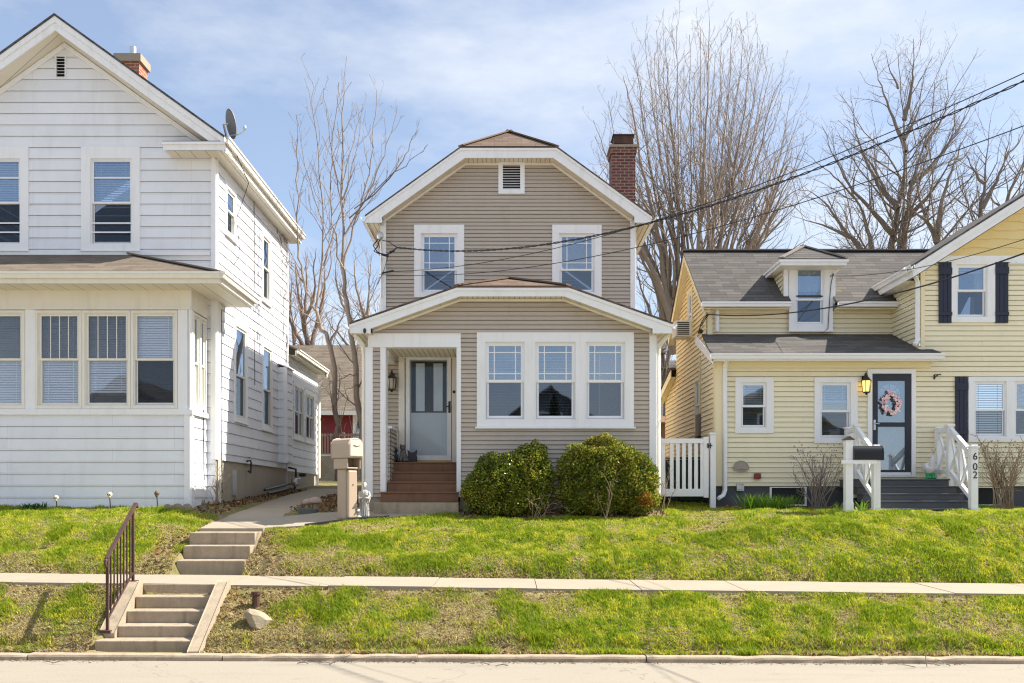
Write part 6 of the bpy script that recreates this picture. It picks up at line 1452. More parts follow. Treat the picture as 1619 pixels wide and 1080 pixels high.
def sprout(Lb, r, pts, rad, level, maxl, spec):
    """side shoots along a limb; spec per level: (count per metre, length fraction, angle, segs, sides, up)"""
    if level >= maxl: return
    cnt, lf, ang, segs, sides, up, start = spec[level]
    seg = np.diff(pts, axis=0); sl = np.linalg.norm(seg, axis=1); tot = sl.sum(); cum = np.concatenate([[0], np.cumsum(sl)])
    n = max(1, int(cnt * tot * r.uniform(.8, 1.2)))
    for i in range(n):
        t = start + (1 - start) * (i + r.random()) / n; s = t * tot; j = min(np.searchsorted(cum, s) - 1, len(sl) - 1); j = max(j, 0); f = (s - cum[j]) / (sl[j] + 1e-9)
        p = pts[j] + seg[j] * f; rr = rad[j] + (rad[j + 1] - rad[j]) * f; d = unit(seg[j]); a = r.normal(size=3); a = unit(a - d * a.dot(d)); th = ang * r.uniform(.65, 1.3)
        dd = unit(d * math.cos(th) + a * math.sin(th)); ln = lf * tot * (1.08 - t * .75) * r.uniform(.6, 1.25)
        if ln < .12: ln = .12
        q = [p]; dcur = dd
        for k in range(segs):
            dcur = unit(dcur + np.array([0, 0, up]) + r.normal(size=3) * .13); q.append(q[-1] + dcur * ln / segs)
        q = np.array(q); r0 = min(rr * .55, .008 + ln * .0085); r1 = max(.0046, r0 * .25); ra = np.linspace(r0, r1, segs + 1)
        Lb.add(q, ra, sides); sprout(Lb, r, q, ra, level + 1, maxl, spec)
def limb(Lb, Lm, r, pxs, D, dy, r0, r1, spec, maxl=3, wob=.05, k=7, tap=1.15):
    """a main limb drawn through photo points at depth D drifting by dy, with its side shoots"""
    n = len(pxs); pts = np.array([tuple(P(px, py, D + dy * i / (n - 1))) for i, (px, py) in enumerate(pxs)])
    # resample smoothly
    t = np.linspace(0, n - 1, max(8, n * 3)); out = np.stack([np.interp(t, np.arange(n), pts[:, c]) for c in range(3)], 1)
    for _ in range(2): out[1:-1] = (out[:-2] + 2 * out[1:-1] + out[2:]) / 4
    out[1:-1] += r.normal(size=(len(out) - 2, 3)) * wob * .5
    ra = r1 + (r0 - r1) * (1 - np.linspace(0, 1, len(out))) ** tap
    Lm.add(out, ra, k); sprout(Lb, r, out, ra, 0, maxl, spec)
def tree(name, label, cat, loc, limbs, D, spec, mat, twig, seed, maxl=3, group=None, wob=.05, tap=1.15):
    T = thing(name, label, cat, loc, group); r = np.random.default_rng(seed); Lm, Lb = Limbs(), Limbs()
    for pxs, dy, r0, r1 in limbs: limb(Lb, Lm, r, pxs, D, dy, r0, r1, spec, maxl, wob, 7, tap)
    Lm.mesh('trunk', mat, T); Lb.mesh('crown', twig, T); return T
#         count/m  len   angle segs sides up  start
young = [(2.4, .30, .60, 6, 4, .14, .15), (2.4, .40, .65, 4, 3, .10, .15), (1.4, .5, .7, 3, 3, .05, .2)]
tree('young_tree', 'slender forked young tree beside the walkway, nearer the white house', 'tree', tuple(P(534, 745, 25)), [
    ([(534, 760), (531, 690), (529, 600), (524, 548), (508, 512), (498, 488)], .3, .088, .045),
    ([(498, 490), (484, 455), (471, 410), (470, 359), (471, 270), (470, 198)], -.5, 0.034, .008),
    ([(498, 490), (506, 455), (511, 400), (510, 330), (505, 240), (493, 170), (494, 130)], .6, 0.034, .007),
    ([(486, 460), (470, 425), (448, 390), (425, 340), (404, 300)], -1.0, 0.020, .006),
    ([(508, 512), (480, 500), (450, 472), (436, 450), (428, 430)], -.8, 0.019, .006),
    ([(511, 420), (525, 380), (540, 330), (560, 250), (574, 165)], .9, 0.024, .006),
    ([(505, 470), (522, 430), (528, 400), (500, 330), (478, 250), (468, 180)], .2, 0.020, .006),
], 25.0, young, M['bark_pale'], M['bark_red'], 3, 3)
tree('young_tree', 'taller straight young tree close to the taupe house wall', 'tree', tuple(P(572, 745, 22.6)), [
    ([(578, 765), (573, 690), (565, 610), (558, 540), (552, 490), (543, 430), (542, 400)], .2, .088, .042),
    ([(542, 405), (540, 330), (541, 240), (543, 170), (545, 114)], .3, 0.034, .006),
    ([(545, 440), (535, 400), (523, 340), (522, 270), (527, 210), (536, 130)], -.6, 0.027, .006),
    ([(543, 420), (562, 350), (585, 270), (592, 210), (595, 142)], .7, 0.027, .006),
    ([(546, 370), (580, 310), (604, 260), (618, 215), (628, 166)], .5, 0.022, .006),
    ([(552, 345), (600, 300), (638, 255), (652, 220), (659, 194)], .2, 0.020, .006),
    ([(560, 330), (625, 270), (652, 255), (672, 232)], .1, 0.014, .005),
    ([(541, 290), (555, 240), (568, 190), (572, 165)], .4, 0.014, .005),
    ([(540, 330), (528, 270), (515, 190), (512, 140)], -.4, 0.017, .005),
    ([(556, 520), (570, 505), (590, 470), (612, 400)], -.4, 0.014, .005),
    ([(563, 590), (545, 598), (524, 605), (505, 620)], -.9, 0.014, .004), ([(567, 610), (552, 612), (538, 625), (523, 645)], -.6, 0.012, .004),
], 22.6, young, M['bark_pale'], M['bark_red'], 5, 3)
# big many stemmed maple behind the roofs
rA = np.random.default_rng(17)
stems = []
tops = [(928, 330), (932, 275), (940, 215), (962, 160), (985, 120), (1003, 85), (1020, 62), (1038, 48), (1052, 62), (1070, 40), (1090, 55), (1108, 48), (1122, 32), (1140, 52), (1158, 46), (1176, 56), (1190, 72), (1206, 70), (1222, 100), (1236, 128), (1250, 150), (1262, 190), (1274, 235), (1278, 290), (1275, 345)]
for i, (tx, ty) in enumerate(tops):
    f = (tx - 936) / (1268 - 936); bx_ = 1040 + 120 * f + rA.uniform(-14, 14); mid = bx_ + (tx - bx_) * .38
    stems.append(([(bx_ * .6 + 1100 * .4, 560), (bx_, 440), (bx_ + (mid - bx_) * .55, 350), (mid + (tx - mid) * .35, 250), (mid + (tx - mid) * .72, 150 if ty < 140 else ty + 40), (tx, ty)] if ty < 140 else [(bx_ * .6 + 1100 * .4, 560), (bx_, 450), (mid, 375), (mid + (tx - mid) * .45, 310), (tx, ty)], rA.uniform(-3.0, 3.0), rA.uniform(.055, .10) if i % 4 else .15, .009))
    stems.append(([(bx_ + 8, 470), (bx_ + 14, 400), (mid + 10, 330), (mid + (tx + 8 - mid) * .5, 240), (tx + rA.uniform(0, 16), ty + rA.uniform(20, 70))], rA.uniform(-3.0, 3.0), rA.uniform(.05, .09), .008))
maple = [(1.7, .30, .62, 6, 4, .11, .28), (2.9, .42, .58, 4, 3, .08, .10), (2.6, .5, .65, 3, 3, .05, .15)]
for pts_ in ([(1140, 520), (1165, 440), (1205, 385), (1248, 335), (1286, 300)], [(1150, 500), (1185, 410), (1222, 340), (1252, 270), (1276, 215)], [(1060, 520), (1035, 430), (1000, 370), (962, 330), (922, 305)], [(1070, 500), (1020, 390), (985, 310), (955, 240), (938, 190)], [(1160, 520), (1200, 440), (1245, 400), (1285, 372)]): stems.append((pts_, rA.uniform(-2, 2), .09, .009))
tree('bare_maple', 'tall leafless many stemmed tree rising behind the brick chimney', 'tree', tuple(P(1100, 720, 35)), stems, 35.0, maple, M['bark_pale'], M['bark_red'], 21, 3, 'bare trees behind the houses', tap=1.5)
oak = [(2.1, .50, .80, 7, 4, .07, .15), (2.6, .42, .75, 5, 3, .05, .1), (3.0, .45, .75, 3, 3, .03, .1)]
tree('bare_oak', 'broad leafless tree with twin trunks rising behind the yellow house dormer', 'tree', tuple(P(1420, 720, 42)), [
    ([(1415, 560), (1411, 420), (1410, 380), (1420, 330), (1432, 270), (1430, 200), (1424, 140), (1420, 85)], .5, .27, .014),
    ([(1428, 560), (1424, 410), (1434, 350), (1440, 290), (1460, 235), (1474, 190), (1478, 130)], -.5, .25, .014),
    ([(1400, 300), (1370, 250), (1352, 215), (1325, 190)], .6, .07, .01), ([(1462, 232), (1490, 190), (1500, 150), (1496, 110)], .6, .08, .01), ([(1350, 312), (1322, 280), (1296, 260), (1272, 240)], .8, .06, .01), ([(1500, 262), (1525, 250), (1545, 215)], .5, .05, .01),
    ([(1432, 240), (1420, 205), (1400, 160), (1388, 120), (1378, 85)], .8, .13, .012), ([(1430, 190), (1440, 140), (1446, 100), (1444, 62)], -.6, .12, .012),
    ([(1420, 330), (1392, 300), (1368, 255), (1352, 205), (1346, 160)], 1.2, .16, .012), ([(1412, 370), (1380, 335), (1340, 290), (1318, 250), (1300, 200)], -1.2, .15, .012),
    ([(1440, 290), (1478, 260), (1510, 215), (1530, 180), (1540, 150)], 1.4, .14, .012), ([(1436, 345), (1470, 310), (1500, 260), (1520, 225)], -1.4, .13, .012),
    ([(1376, 500), (1370, 396), (1340, 372), (1312, 330), (1290, 305), (1262, 300)], .7, .2, .014), ([(1385, 500), (1378, 396), (1370, 350), (1350, 310), (1330, 262), (1310, 230)], -.8, .16, .012),
    ([(1345, 376), (1310, 360), (1280, 350), (1250, 340)], 1.0, .1, .01), ([(1420, 140), (1408, 110), (1400, 80)], .3, .06, .01), ([(1430, 220), (1452, 180), (1460, 130)], .3, .09, .01),
], 42.0, oak, M['bark'], M['bark'], 31, 3, 'bare trees behind the houses', tap=1.9)
tree('bare_oak', 'leaning leafless tree behind the steep yellow gable', 'tree', tuple(P(1500, 720, 40)), [
    ([(1510, 560), (1492, 430), (1481, 380), (1466, 350), (1453, 310), (1447, 262), (1452, 220)], .6, .24, .014), ([(1481, 384), (1486, 330), (1500, 280), (1516, 240), (1530, 205)], -.6, .15, .012),
    ([(1540, 500), (1550, 340), (1556, 290), (1560, 240), (1566, 190)], .8, .17, .012), ([(1552, 330), (1575, 290), (1590, 250), (1600, 200)], -.8, .13, .012), ([(1600, 500), (1585, 320), (1610, 280), (1625, 240), (1635, 200)], .5, .14, .012),
    ([(1466, 350), (1440, 330), (1420, 310)], .6, .08, .01), ([(1556, 290), (1535, 260), (1522, 228)], .6, .08, .01), ([(1585, 330), (1560, 310), (1540, 300)], .9, .06, .01), ([(1590, 250), (1612, 225), (1626, 195)], .4, .06, .01),
], 40.0, oak, M['bark'], M['bark'], 41, 3, 'bare trees behind the houses', tap=1.9)
bushy = [(3.2, .42, .7, 5, 4, .08, .08), (3.0, .45, .7, 3, 3, .05, .1), (2.4, .5, .7, 2, 3, .03, .15)]
tree('bare_tree', 'rusty brown twiggy tree showing just behind the white house corner', 'tree', tuple(P(490, 720, 46)), [
    ([(500, 640), (490, 560), (478, 500), (470, 450), (466, 410)], .8, .20, .012), ([(492, 570), (470, 530), (452, 490), (445, 440)], -1, .14, .012), ([(490, 560), (505, 500), (515, 450), (512, 415)], 1, .14, .012), ([(480, 510), (500, 470), (496, 420), (500, 392)], -.8, .1, .01), ([(494, 580), (520, 545), (540, 510), (548, 470)], .6, .12, .01), ([(470, 600), (464, 540), (458, 480), (462, 430)], -.5, .10, .01), ([(500, 600), (530, 570), (556, 552), (572, 540)], -.9, .08, .01), ([(485, 540), (482, 480), (486, 430), (482, 396)], .3, .10, .01),
], 46.0, bushy, M['bark'], M['twig_rust'], 51, 3, 'bare trees behind the houses')
tree('bare_tree', 'pale twiggy tree seen between the young trees and the taupe house', 'tree', tuple(P(585, 720, 50)), [
    ([(590, 650), (586, 560), (580, 500), (585, 450), (588, 405)], .8, .18, .012), ([(586, 560), (560, 520), (545, 480), (538, 440)], -1, .13, .012), ([(585, 550), (605, 500), (620, 450), (618, 410)], 1, .13, .012), ([(582, 510), (566, 470), (560, 430), (562, 400)], .5, .1, .01), ([(588, 580), (550, 545), (525, 520), (512, 490)], -.7, .1, .01), ([(590, 600), (612, 560), (628, 520), (634, 480)], .7, .09, .01), ([(560, 520), (536, 470), (530, 430), (534, 405)], .5, .08, .01),
], 50.0, bushy, M['bark_pale'], M['bark_red'], 53, 3, 'bare trees behind the houses')
tree('bare_tree', 'dark twiggy tree in the gap between taupe and yellow houses', 'tree', tuple(P(1045, 740, 44)), [
    ([(1052, 700), (1050, 600), (1046, 520), (1040, 440), (1030, 380)], .5, .17, .012), ([(1050, 600), (1062, 540), (1075, 480), (1080, 430)], -.7, .13, .012), ([(1048, 560), (1030, 500), (1012, 450), (1000, 400)], .7, .12, .012), ([(1050, 610), (1075, 575), (1095, 540), (1105, 500)], .6, .1, .01),
], 44.0, bushy, M['bark'], M['bark'], 57, 3, 'bare trees behind the houses')
# ---- boxwoods
def boxwood(label, cx, cy, blobs, n, seed, accents=()):
    r = np.random.default_rng(seed); zg_ = gz(cx, cy); T = thing('boxwood_shrub', label, 'shrub', (cx, cy, zg_), 'boxwood shrubs under the triple window')
    Pts, N_ = [], []
    vol = np.array([b[3] * b[5] for b in blobs]); vol = vol / vol.sum()
    for b, v in zip(blobs, vol):
        m = int(n * v); d = r.normal(size=(m, 3)); d /= np.linalg.norm(d, axis=1)[:, None]; rad = 1 - np.abs(r.normal(size=m)) * .16
        p = np.array(b[:3]) + d * rad[:, None] * np.array(b[3:6]); lump = fbm(p[:, 0] * 1 + p[:, 1] * .7, p[:, 2] + p[:, 1] * .5, 4.5, seed); keep = (lump > .24 + .20 * r.random(m) * (rad > .95)) & (p[:, 2] > zg_ + .03)
        p = p + d * ((lump - .5) * .26)[:, None]; Pts.append(p[keep]); N_.append(d[keep])
    p = np.concatenate(Pts); d = np.concatenate(N_); m = len(p)
    a = d * .8 + r.normal(size=(m, 3)) * .7 + np.array([0, 0, .25]); a /= np.linalg.norm(a, axis=1)[:, None]; b = np.cross(a, r.normal(size=(m, 3))); b /= np.linalg.norm(b, axis=1)[:, None]
    sz = r.uniform(.014, .029, m)[:, None]
    V = np.stack([p - a * sz, p + b * sz * .6, p + a * sz, p - b * sz * .6], 1).reshape(-1, 3)
    tone = fbm(p[:, 0] + p[:, 1], p[:, 2] * 1.1, 3.0, seed + 5)[:, None]; t = r.random((m, 1))
    g = np.array([.055, .105, .014]) * (1 - t) + np.array([.21, .28, .035]) * t; yl = np.array([.50, .50, .07]); c = np.where(t + tone > 1.05, yl * (.5 + .5 * r.random((m, 1))), g); c = np.where((t < .07), np.array([.16, .09, .03]), c)
    for (ax, az, ar, ac) in accents:
        k = (np.hypot(p[:, 0] - ax, p[:, 2] - az) < ar * (0.6 + .6 * r.random(m))); c[k & (r.random(m) < .7)] = np.array(ac)
    mesh_np('foliage', V, np.arange(m * 4).reshape(-1, 4), M['leaf'], T, np.repeat(c, 4, axis=0))
    Lb = Limbs()
    for k in range(14):
        q0 = np.array([cx + r.uniform(-.25, .25), cy + r.uniform(-.1, .1), zg_ - .02]); bl = blobs[r.integers(0, len(blobs))]; dd = r.normal(size=3); q1 = np.array(bl[:3]) + unit(dd) * np.array(bl[3:6]) * .8
        Lb.add(np.array([q0, q0 * .6 + q1 * .4 + r.normal(size=3) * .05, q1]), np.array([.016, .011, .004]), 4)
    Lb.mesh('stem', M['bark'], T)
Yb = 17.78; zc = lambda py: vz(py, Yb); xc = lambda px: ux(px, Yb)
boxwood('wider low boxwood shrub under the triple window, next to the brown steps', xc(805), Yb, [(xc(800), Yb, zc(760), .70, .42, .58), (xc(785), Yb - .03, zc(775), .60, .40, .50), (xc(838), Yb + .02, zc(752), .44, .38, .60), (xc(760), Yb, zc(775), .34, .33, .44), (xc(846), Yb - .05, zc(782), .36, .36, .36), (xc(845), Yb + .12, zc(728), .30, .22, .42), (xc(800), Yb - .05, zc(796), .70, .36, .22)], 62000, 61)
boxwood('taller round boxwood shrub nearest the white vinyl gate', xc(958), Yb, [(xc(957), Yb, zc(748), .88, .45, .70), (xc(930), Yb - .02, zc(750), .60, .42, .62), (xc(990), Yb, zc(760), .60, .42, .62), (xc(965), Yb - .05, zc(785), .88, .40, .34), (xc(1010), Yb - .05, zc(788), .42, .36, .28), (xc(908), Yb - .05, zc(780), .36, .36, .38), (xc(945), Yb, zc(722), .48, .36, .38)], 78000, 67, accents=((xc(1016), zc(790), .17, (.34, .15, .02)), (xc(945), zc(695), .22, (.30, .26, .05))))
# ---- leafless shrubs, dead plants
def bareshrub(name, label, base, D, tops, r0, spec, mat, seed, maxl=2, group=None):
    T = thing(name, label, 'shrub', tuple(P(base[0], base[1], D)), group); r = np.random.default_rng(seed); Lb = Limbs(); zb_ = gz(P(base[0], base[1], D).x, D)
    for tx, ty in tops:
        b = P(base[0] + r.uniform(-base[2], base[2]), base[1], D); t = P(tx, ty, D + r.uniform(-.25, .25)); b.z = zb_ - .02
        m_ = b.lerp(t, .5) + Vector((r.normal() * .05, r.normal() * .05, .04)); pts = np.array([tuple(b), tuple(b.lerp(m_, .5)), tuple(m_), tuple(m_.lerp(t, .5) + Vector((r.normal() * .03, 0, 0))), tuple(t)]); ra = np.linspace(r0, r0 * .3, 5); Lb.add(pts, ra, 4); sprout(Lb, r, pts, ra, 0, maxl, spec)
    Lb.mesh('stem', mat, T); return T
dry = [(6, .28, .6, 3, 3, .06, .3), (7, .4, .7, 2, 3, .02, .3)]
rS = np.random.default_rng(5)
o1 = bareshrub('bare_shrub', 'leafless brown shrub under the yellow house window beside the mailbox post', (1296, 800, 13), 18.6, [(1250 + 9.6 * k + rS.uniform(-6, 6), 712 + abs(k - 5) * 5 * rS.uniform(.2, 1.3) + rS.uniform(-6, 20)) for k in range(10)] * 2, .012, dry, M['bark_red'], 71, 2, 'leafless shrubs before the yellow house')
o2 = bareshrub('bare_shrub', 'leafless pale brown shrub right of the post numbered 602', (1587, 802, 18), 18.5, [(1546 + 9 * k + rS.uniform(-6, 6), 705 + rS.uniform(-10, 25)) for k in range(10)] * 3, .012, dry, M['twig_pale'], 73, 2, 'leafless shrubs before the yellow house')
# rose hips / dried berries on both
for T, (x0, x1, y0, y1), D in ((o1, (1246, 1336, 702, 735), 18.6), (o2, (1545, 1625, 695, 730), 18.5)):
    mb = MB()
    for k in range(46): mb.ball(P(rng.uniform(x0, x1), rng.uniform(y0, y1), D + rng.uniform(-.2, .2)), .012, .012, .014, 5, 4)
    mb.build('dried_sprays', M['bark'], T); 
bareshrub('bare_shrub', 'thin leafless shrub at the downspout of the white house', (345, 798, 10), 19.0, [(325, 770), (332, 748), (340, 735), (347, 728), (352, 745), (362, 750), (338, 760), (356, 765)], .008, dry, M['twig_pale'], 75, 2)
bareshrub('dead_branch', 'pale crooked bare branch growing in front of the round boxwood', (956, 808, 3), 17.25, [(953, 748), (966, 760), (941, 776), (975, 738)], .0055, [(3, .35, .8, 3, 3, .05, .3), (4, .4, .8, 2, 3, 0, .3)], M['twig_pale'], 77, 2)
bareshrub('dry_twig_clump', 'low dry twig clump on the ground between the two boxwoods', (850, 806, 10), 17.35, [(835, 792), (845, 785), (855, 780), (866, 788), (880, 790), (872, 796), (860, 796), (890, 800)], .006, dry, M['twig_pale'], 79, 2)
bareshrub('dry_twig_clump', 'dry brown stalks between the round boxwood and the gate', (1046, 806, 6), 18.2, [(1040, 760), (1052, 745), (1060, 735), (1048, 770), (1072, 770), (1038, 785)], .007, dry, M['twig_pale'], 81, 2)
bareshrub('bare_sapling', 'pale crooked sapling rising behind the tan mailbox', (560, 720, 4), 21.0, [(537, 650), (552, 655), (566, 660), (574, 668), (530, 675)], .016, [(2, .3, .7, 4, 3, .08, .3), (3, .4, .7, 2, 3, 0, .3)], M['twig_pale'], 83, 2)
# ---- strap leaved clumps and weeds
def clump(name, label, px, py, D, w_, h_, n, colr, seed, wid=.018, group=None):
    r = np.random.default_rng(seed); c = P(px, py, D); x = c.x + r.normal(size=n) * w_ * .4; y = D + r.normal(size=n) * .1; z = ground(x, y) - .01
    V, F_, C_ = [], [], []
    for i in range(n):
        a = r.uniform(0, 2 * math.pi); ln = h_ * r.uniform(.6, 1.15); q = np.array([x[i], y[i], float(z[i])]); d = np.array([math.cos(a) * .35, math.sin(a) * .35, 1.0]); w0 = wid * r.uniform(.7, 1.2); sd = np.array([-math.sin(a), math.cos(a), 0]) * w0 / 2; b = len(V)
        for k in range(5):
            f = k / 4; ww = (1 - f) ** .6 if k < 4 else .05; V += [q - sd * ww, q + sd * ww]; d = unit(d + np.array([math.cos(a) * .16, math.sin(a) * .16, -.12 * f])); q = q + d * ln / 4
        for k in range(4): F_.append((b + 2 * k, b + 2 * k + 1, b + 2 * k + 3, b + 2 * k + 2))
        cc = np.array(colr) * r.uniform(.65, 1.3); C_ += [cc] * 10
    o = mesh_np(name, np.array(V), np.array(F_), M['leaf'], None, np.array(C_)); return tag(o, label, 'plant', group)
clump('daylily_clump', 'bright green strap leaved clump nearest the vent cover on the yellow house', 1192, 808, 18.15, .34, .44, 160, (.15, .29, .02), 91, group='daylily clumps before the yellow house')
clump('daylily_clump', 'wider bright green strap leaved clump below the cellar window', 1229, 808, 18.15, .40, .42, 230, (.16, .30, .02), 93, group='daylily clumps before the yellow house')
clump('lily_shoot', 'tall light green leafy shoot between mailbox post and railing', 1362, 806, 17.3, .07, .36, 14, (.20, .34, .04), 95, .035)
clump('daffodil_plant', 'short yellow green shoots left of the white mailbox post', 1326, 806, 17.35, .14, .26, 26, (.20, .30, .04), 97, .016)
clump('weed_clump', 'low bushy green weed clump at the foot of the white porch', 52, 803, 17.85, .30, .17, 150, (.05, .12, .025), 99, .03)
clump('weed_clump', 'sparse green weed tuft between the two skull stake lights and the brown one', 183, 803, 17.9, .22, .10, 40, (.06, .13, .03), 101, .02)
# ================================================================== buildings and fences behind
Rd = thing('house', 'dark red house with a tan shingle roof far down the passage', 'house', (-6.3, 38, .6)); FRd = front(38)
r_u = lambda px: ux(px, 38); r_v = lambda py: vz(py, 38)
mb = MB(); wr = (r_u(558), r_u(578), r_v(714), r_v(655)); siding(mb, FRd, [(-13, .3), (-3, .3), (-3, r_v(652)), (-13, r_v(652))], [inner(wr, .1, .1, .1, .1)], .12); siding(mb, east(-3), [(38, .3), (46, .3), (46, r_v(652)), (38, r_v(652))], [], .12); mb.build('wall', M['red_siding'], Rd)
window(Rd, FRd, wr, .1, .1, .1, .1, screen=False, pane=('glass_dark', 'glass_dark'))
mb = MB(); mb.slab([(-13.5, 37.5, r_v(651)), (-2.5, 37.5, r_v(651)), (-2.5, 42, 6.75), (-13.5, 42, 6.75)], .06); mb.slab([(-13.5, 46.5, r_v(651)), (-2.5, 46.5, r_v(651)), (-2.5, 42, 6.75), (-13.5, 42, 6.75)], .06); mb.build('roof', M['roof_tan'], Rd)
mb = MB(); mb.wbox(-13.5, -2.5, 37.45, 37.49, r_v(658), r_v(651) - .01); mb.build('fascia', M['cream'], Rd)
Gh = thing('house', 'pale grey siding house in the gap behind the gate', 'house', (7.5, 44, .8)); FGh = front(44); h_u = lambda px: ux(px, 44); h_v = lambda py: vz(py, 44)
wg = (h_u(1044), h_u(1053), h_v(622), h_v(594)); mb = MB(); siding(mb, FGh, [(5.8, .5), (13, .5), (13, h_v(585)), (5.8, h_v(585))], [inner(wg, .05, .05, .05, .05)], .15); siding(mb, west(5.8), [(44, .5), (50, .5), (50, h_v(585)), (44, h_v(585))], [], .15); mb.build('wall', M['white_siding'], Gh)
window(Gh, FGh, wg, .05, .05, .05, .05, screen=False, sw=.02, pane=('glass_dark', 'glass_dark'))
mb = MB(); mb.slab([(5.4, 43.6, h_v(584)), (13.4, 43.6, h_v(584)), (13.4, 47, h_v(555)), (5.4, 47, h_v(555))], .08); mb.build('roof', M['roof_grey'], Gh)
Sh = thing('shed', 'small brown shed glimpsed behind the gate', 'shed', (6.4, 35, .5)); mb = MB(); s0, s1 = ux(1036, 35), ux(1062, 35); mb.wbox(s0, s1, 35, 36.6, .3, vz(668, 35)); mb.build('wall', M['wood_brown'], Sh); mb = MB(); mb.slab([(s0 - .15, 34.8, vz(668, 35)), (s1 + .15, 34.8, vz(668, 35)), (s1 + .15, 35.8, vz(655, 35)), (s0 - .15, 35.8, vz(655, 35))], .06); mb.slab([(s0 - .15, 36.8, vz(668, 35)), (s1 + .15, 36.8, vz(668, 35)), (s1 + .15, 35.8, vz(655, 35)), (s0 - .15, 35.8, vz(655, 35))], .06); mb.build('roof', M['wood_brown'], Sh)
# picket railing and chain link
Pf = thing('picket_fence', 'weathered grey picket railing in front of the red house', 'fence', (ux(540, 34), 34, .7)); n_u = lambda px: ux(px, 34); n_v = lambda py: vz(py, 34); Fp = front(34)
mb = MB(); 
for py in (688, 718): mb.box(Fp, n_u(470), n_u(640), n_v(py) - .03, n_v(py) + .03, -.03, .03)
mb.build('rail', M['wood_grey'], Pf); mb = MB(); px = 472
while px < 640: mb.box(Fp, n_u(px), n_u(px + 1.7), n_v(719), n_v(685), .031, .05); px += 4.6
mb.build('pickets', M['wood_grey'], Pf)
mb = MB()
for px in (480, 540, 600): mb.box(Fp, n_u(px), n_u(px + 4), .5, n_v(683), -.1, -.031)
mb.build('fence_post', M['wood_grey'], Pf)
MB().wbox(n_u(470), n_u(640), 34.3, 37, .3, n_v(719)).build('deck', M['wood_grey'], Pf)
Cf = thing('chain_link_fence', 'chain link fence across the end of the walkway', 'fence', (ux(525, 29.6), 29.6, .4)); cu_ = lambda px: ux(px, 29.6); zt_ = vz(720, 29.6); zl_ = gz(-5.4, 29.6) + .02; Fc = front(29.6)
x0, x1 = cu_(500), cu_(600); mb = MB(); h_ = zt_ - zl_; st_ = .085; x = x0 - h_
while x < x1:
    for sgn in (1, -1):
        a0 = x if sgn > 0 else x + h_; pa, pb = Vector((a0, 29.6, zl_)), Vector((a0 + sgn * h_, 29.6, zt_))
        if pa.x > x0 - h_ * .0 and pb.x > x0 and pa.x < x1 and pb.x < x1: mb.bar(pa, pb, .006)
    x += st_
mb.build('wire_mesh', M['metal'], Cf)
mb = MB(); mb.tube([(x0, 29.6, zt_), (x1, 29.6, zt_)], .022, 6); mb.build('top_rail', M['metal'], Cf)
mb = MB(); mb.tube([(x0 + .05, 29.6, zl_ - .3), (x0 + .05, 29.6, zt_ + .05)], .03, 8); mb.tube([(x1 - .3, 29.6, zl_ - .3), (x1 - .3, 29.6, zt_ + .05)], .03, 8); mb.build('fence_post', M['metal'], Cf)
# ================================================================== overhead wires
def wire(label, A, DA, B, DB_, sag, rad, s1=1.9, twist=0, group=None):
    a, b = P(*A, DA), P(*B, DB_); pts = []
    n = 90
    for k in range(n + 1):
        s = s1 * k / n; p = a.lerp(b, s) if s <= 1 else a + (b - a) * s; p = p - Vector((0, 0, sag * 4 * s * (1 - s))); pts.append(p)
    mb = MB()
    if twist:
        fine = []
        for k in range(n):
            for q in range(10): fine.append(pts[k].lerp(pts[k + 1], q / 10))
        for ph in (0, math.pi): mb.tube([p + Vector((0, .009 * math.cos(i * .45 + ph), .011 * math.sin(i * .45 + ph))) for i, p in enumerate(fine)], rad, 4)
    else: mb.tube(pts, rad, 5)
    return tag(mb.build('service_wire', M['cable']), label, 'wire', 'overhead service wires')
wire('thick twisted black service cable running from the taupe house corner up to the right edge', (628, 391), 20.95, (1700, 90), 10, .74, .0085, twist=1)
wire('thin black wire just above the thick cable, crossing the upper windows', (620, 429), 21.0, (1700, 78), 10, .55, .0065)
wire('thin black wire below the thick cable, from the taupe corner to the right edge', (600, 434), 21.05, (1700, 168), 10, .56, .0065)
wire('black service cable from the yellow house corner across the dormer window', (1118, 497), 20.6, (1700, 370), 12, .35, .012)
wire('faint thin wire from the dormer frame across the steep yellow gable', (1313, 436), 20.57, (1700, 350), 12, .2, .006)
# fallen twigs at the kerb
Lb = Limbs(); r = np.random.default_rng(9)
for (px, py, n, sp_) in ((505, 1046, 5, 30), (770, 1047, 5, 25), (70, 1028, 6, 35), (1460, 1052, 4, 30), (98, 1043, 2, 8)):
    for k in range(n):
        a = P(px + r.uniform(-sp_, sp_), py, 12.0); a.y = 12.02 + r.uniform(-.06, .1) - (.3 if py > 1040 else -.35); a.z = (float(zcurb(a.x)) - .065 if a.y < 12.05 else gz(a.x, a.y)) + .012; d = Vector((r.uniform(-1, 1), r.uniform(-.12, .12), r.uniform(0, .12))).normalized(); l_ = r.uniform(.12, .32)
        q = np.array([tuple(a), tuple(a + d * l_ * .5 + Vector((0, .02, .01))), tuple(a + d * l_)]); Lb.add(q, np.array([.006, .005, .003]), 4)
o = Lb.mesh('fallen_twigs', M['bark'], None); o['kind'] = 'stuff'

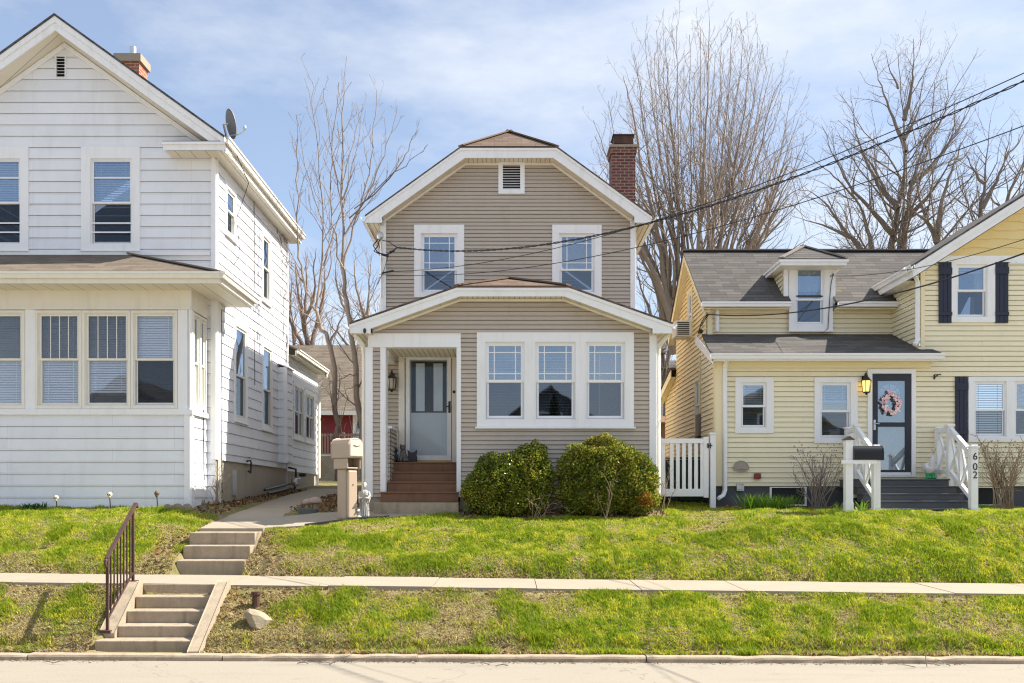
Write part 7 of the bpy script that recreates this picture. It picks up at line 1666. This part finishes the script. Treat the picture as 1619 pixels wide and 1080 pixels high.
# ================================================================== across the street, seen only as reflections in the windows
def facing(name, label, x0, x1, y0, zr, ze, wall, roof):
    T = thing(name, label, 'house', ((x0 + x1) / 2, y0, -2), 'houses across the street'); F = north(y0); xm = (x0 + x1) / 2
    mb = MB(); siding(mb, F, [(x0, -2.1), (x1, -2.1), (x1, ze), (xm, zr), (x0, ze)], [(x0 + 1, x0 + 2.1, 0, 1.6), (x1 - 2.1, x1 - 1, 0, 1.6), (xm - .6, xm + .6, 3, 4.6)], .2); siding(mb, east(x1), [(y0 - 9, -2.1), (y0, -2.1), (y0, ze), (y0 - 9, ze)], [], .2); siding(mb, west(x0), [(y0 - 9, -2.1), (y0, -2.1), (y0, ze), (y0 - 9, ze)], [], .2); mb.build('wall', wall, T)
    for a, b, c, d in ((x0 + 1, x0 + 2.1, 0, 1.6), (x1 - 2.1, x1 - 1, 0, 1.6), (xm - .6, xm + .6, 3, 4.6)):
        mb = MB(); ring(mb, F, a - .1, b + .1, c - .1, d + .1, .1, .1, .1, .1, -.02, .03); w_ = mb.build('window', M['trim'], T); MB().box(F, a, b, c, d, -.08, -.07).build('pane', M['dark'], w_)
    mb = MB(); mb.slab([(x0 - .4, y0 + .4, ze - .2), (xm, y0 + .4, zr + .1), (xm, y0 - 9.4, zr + .1), (x0 - .4, y0 - 9.4, ze - .2)], .12); mb.slab([(x1 + .4, y0 + .4, ze - .2), (xm, y0 + .4, zr + .1), (xm, y0 - 9.4, zr + .1), (x1 + .4, y0 - 9.4, ze - .2)], .12); mb.build('gable_roof', roof, T)
facing('house', 'brown gabled house across the street mirrored in the porch door glass', -13, -4.5, -14, 6.4, 3.2, paint('brown siding', (.16, .11, .08), .7), M['roof_brown'])
facing('house', 'slate blue gabled house across the street mirrored in the triple window', -2.0, 6.5, -15, 6.0, 3.0, paint('slate siding', (.12, .14, .17), .7), M['roof_grey'])
facing('house', 'dull green gabled house across the street mirrored in the yellow house windows', 10, 19, -14, 6.2, 3.2, paint('green siding', (.13, .15, .11), .7), M['roof_tan'])
facing('house', 'grey gabled house across the street mirrored in the white porch windows', -25, -16, -14, 6.4, 3.2, paint('dull grey siding', (.2, .2, .19), .7), M['roof_grey'])
r = np.random.default_rng(3); T = thing('conifer', 'dark conifer across the street mirrored in the middle pane of the triple window', 'tree', (2.2, -9, -2)); m = 9000
h = r.random(m) ** .7; rad = (1 - h) * 1.9 * np.sqrt(r.random(m)); a = r.uniform(0, 2 * np.pi, m); p = np.stack([2.2 + rad * np.cos(a), -9 + rad * np.sin(a), -1.6 + h * 6.6 - rad * .25], 1)
d = np.stack([np.cos(a), np.sin(a), -.3 + 0 * a], 1) + r.normal(size=(m, 3)) * .4; d /= np.linalg.norm(d, axis=1)[:, None]; b = np.cross(d, r.normal(size=(m, 3))); b /= np.linalg.norm(b, axis=1)[:, None]
V = np.stack([p - d * .13, p + b * .035, p + d * .13, p - b * .035], 1).reshape(-1, 3); mesh_np('crown', V, np.arange(m * 4).reshape(-1, 4), M['leaf'], T, np.repeat(np.array([.02, .045, .02]) * r.uniform(.6, 1.4, (m, 1)), 4, axis=0))
MB().tube([(2.2, -9, -2.1), (2.2, -9, 4.6)], [.16, .02], 8).build('trunk', M['bark'], T)
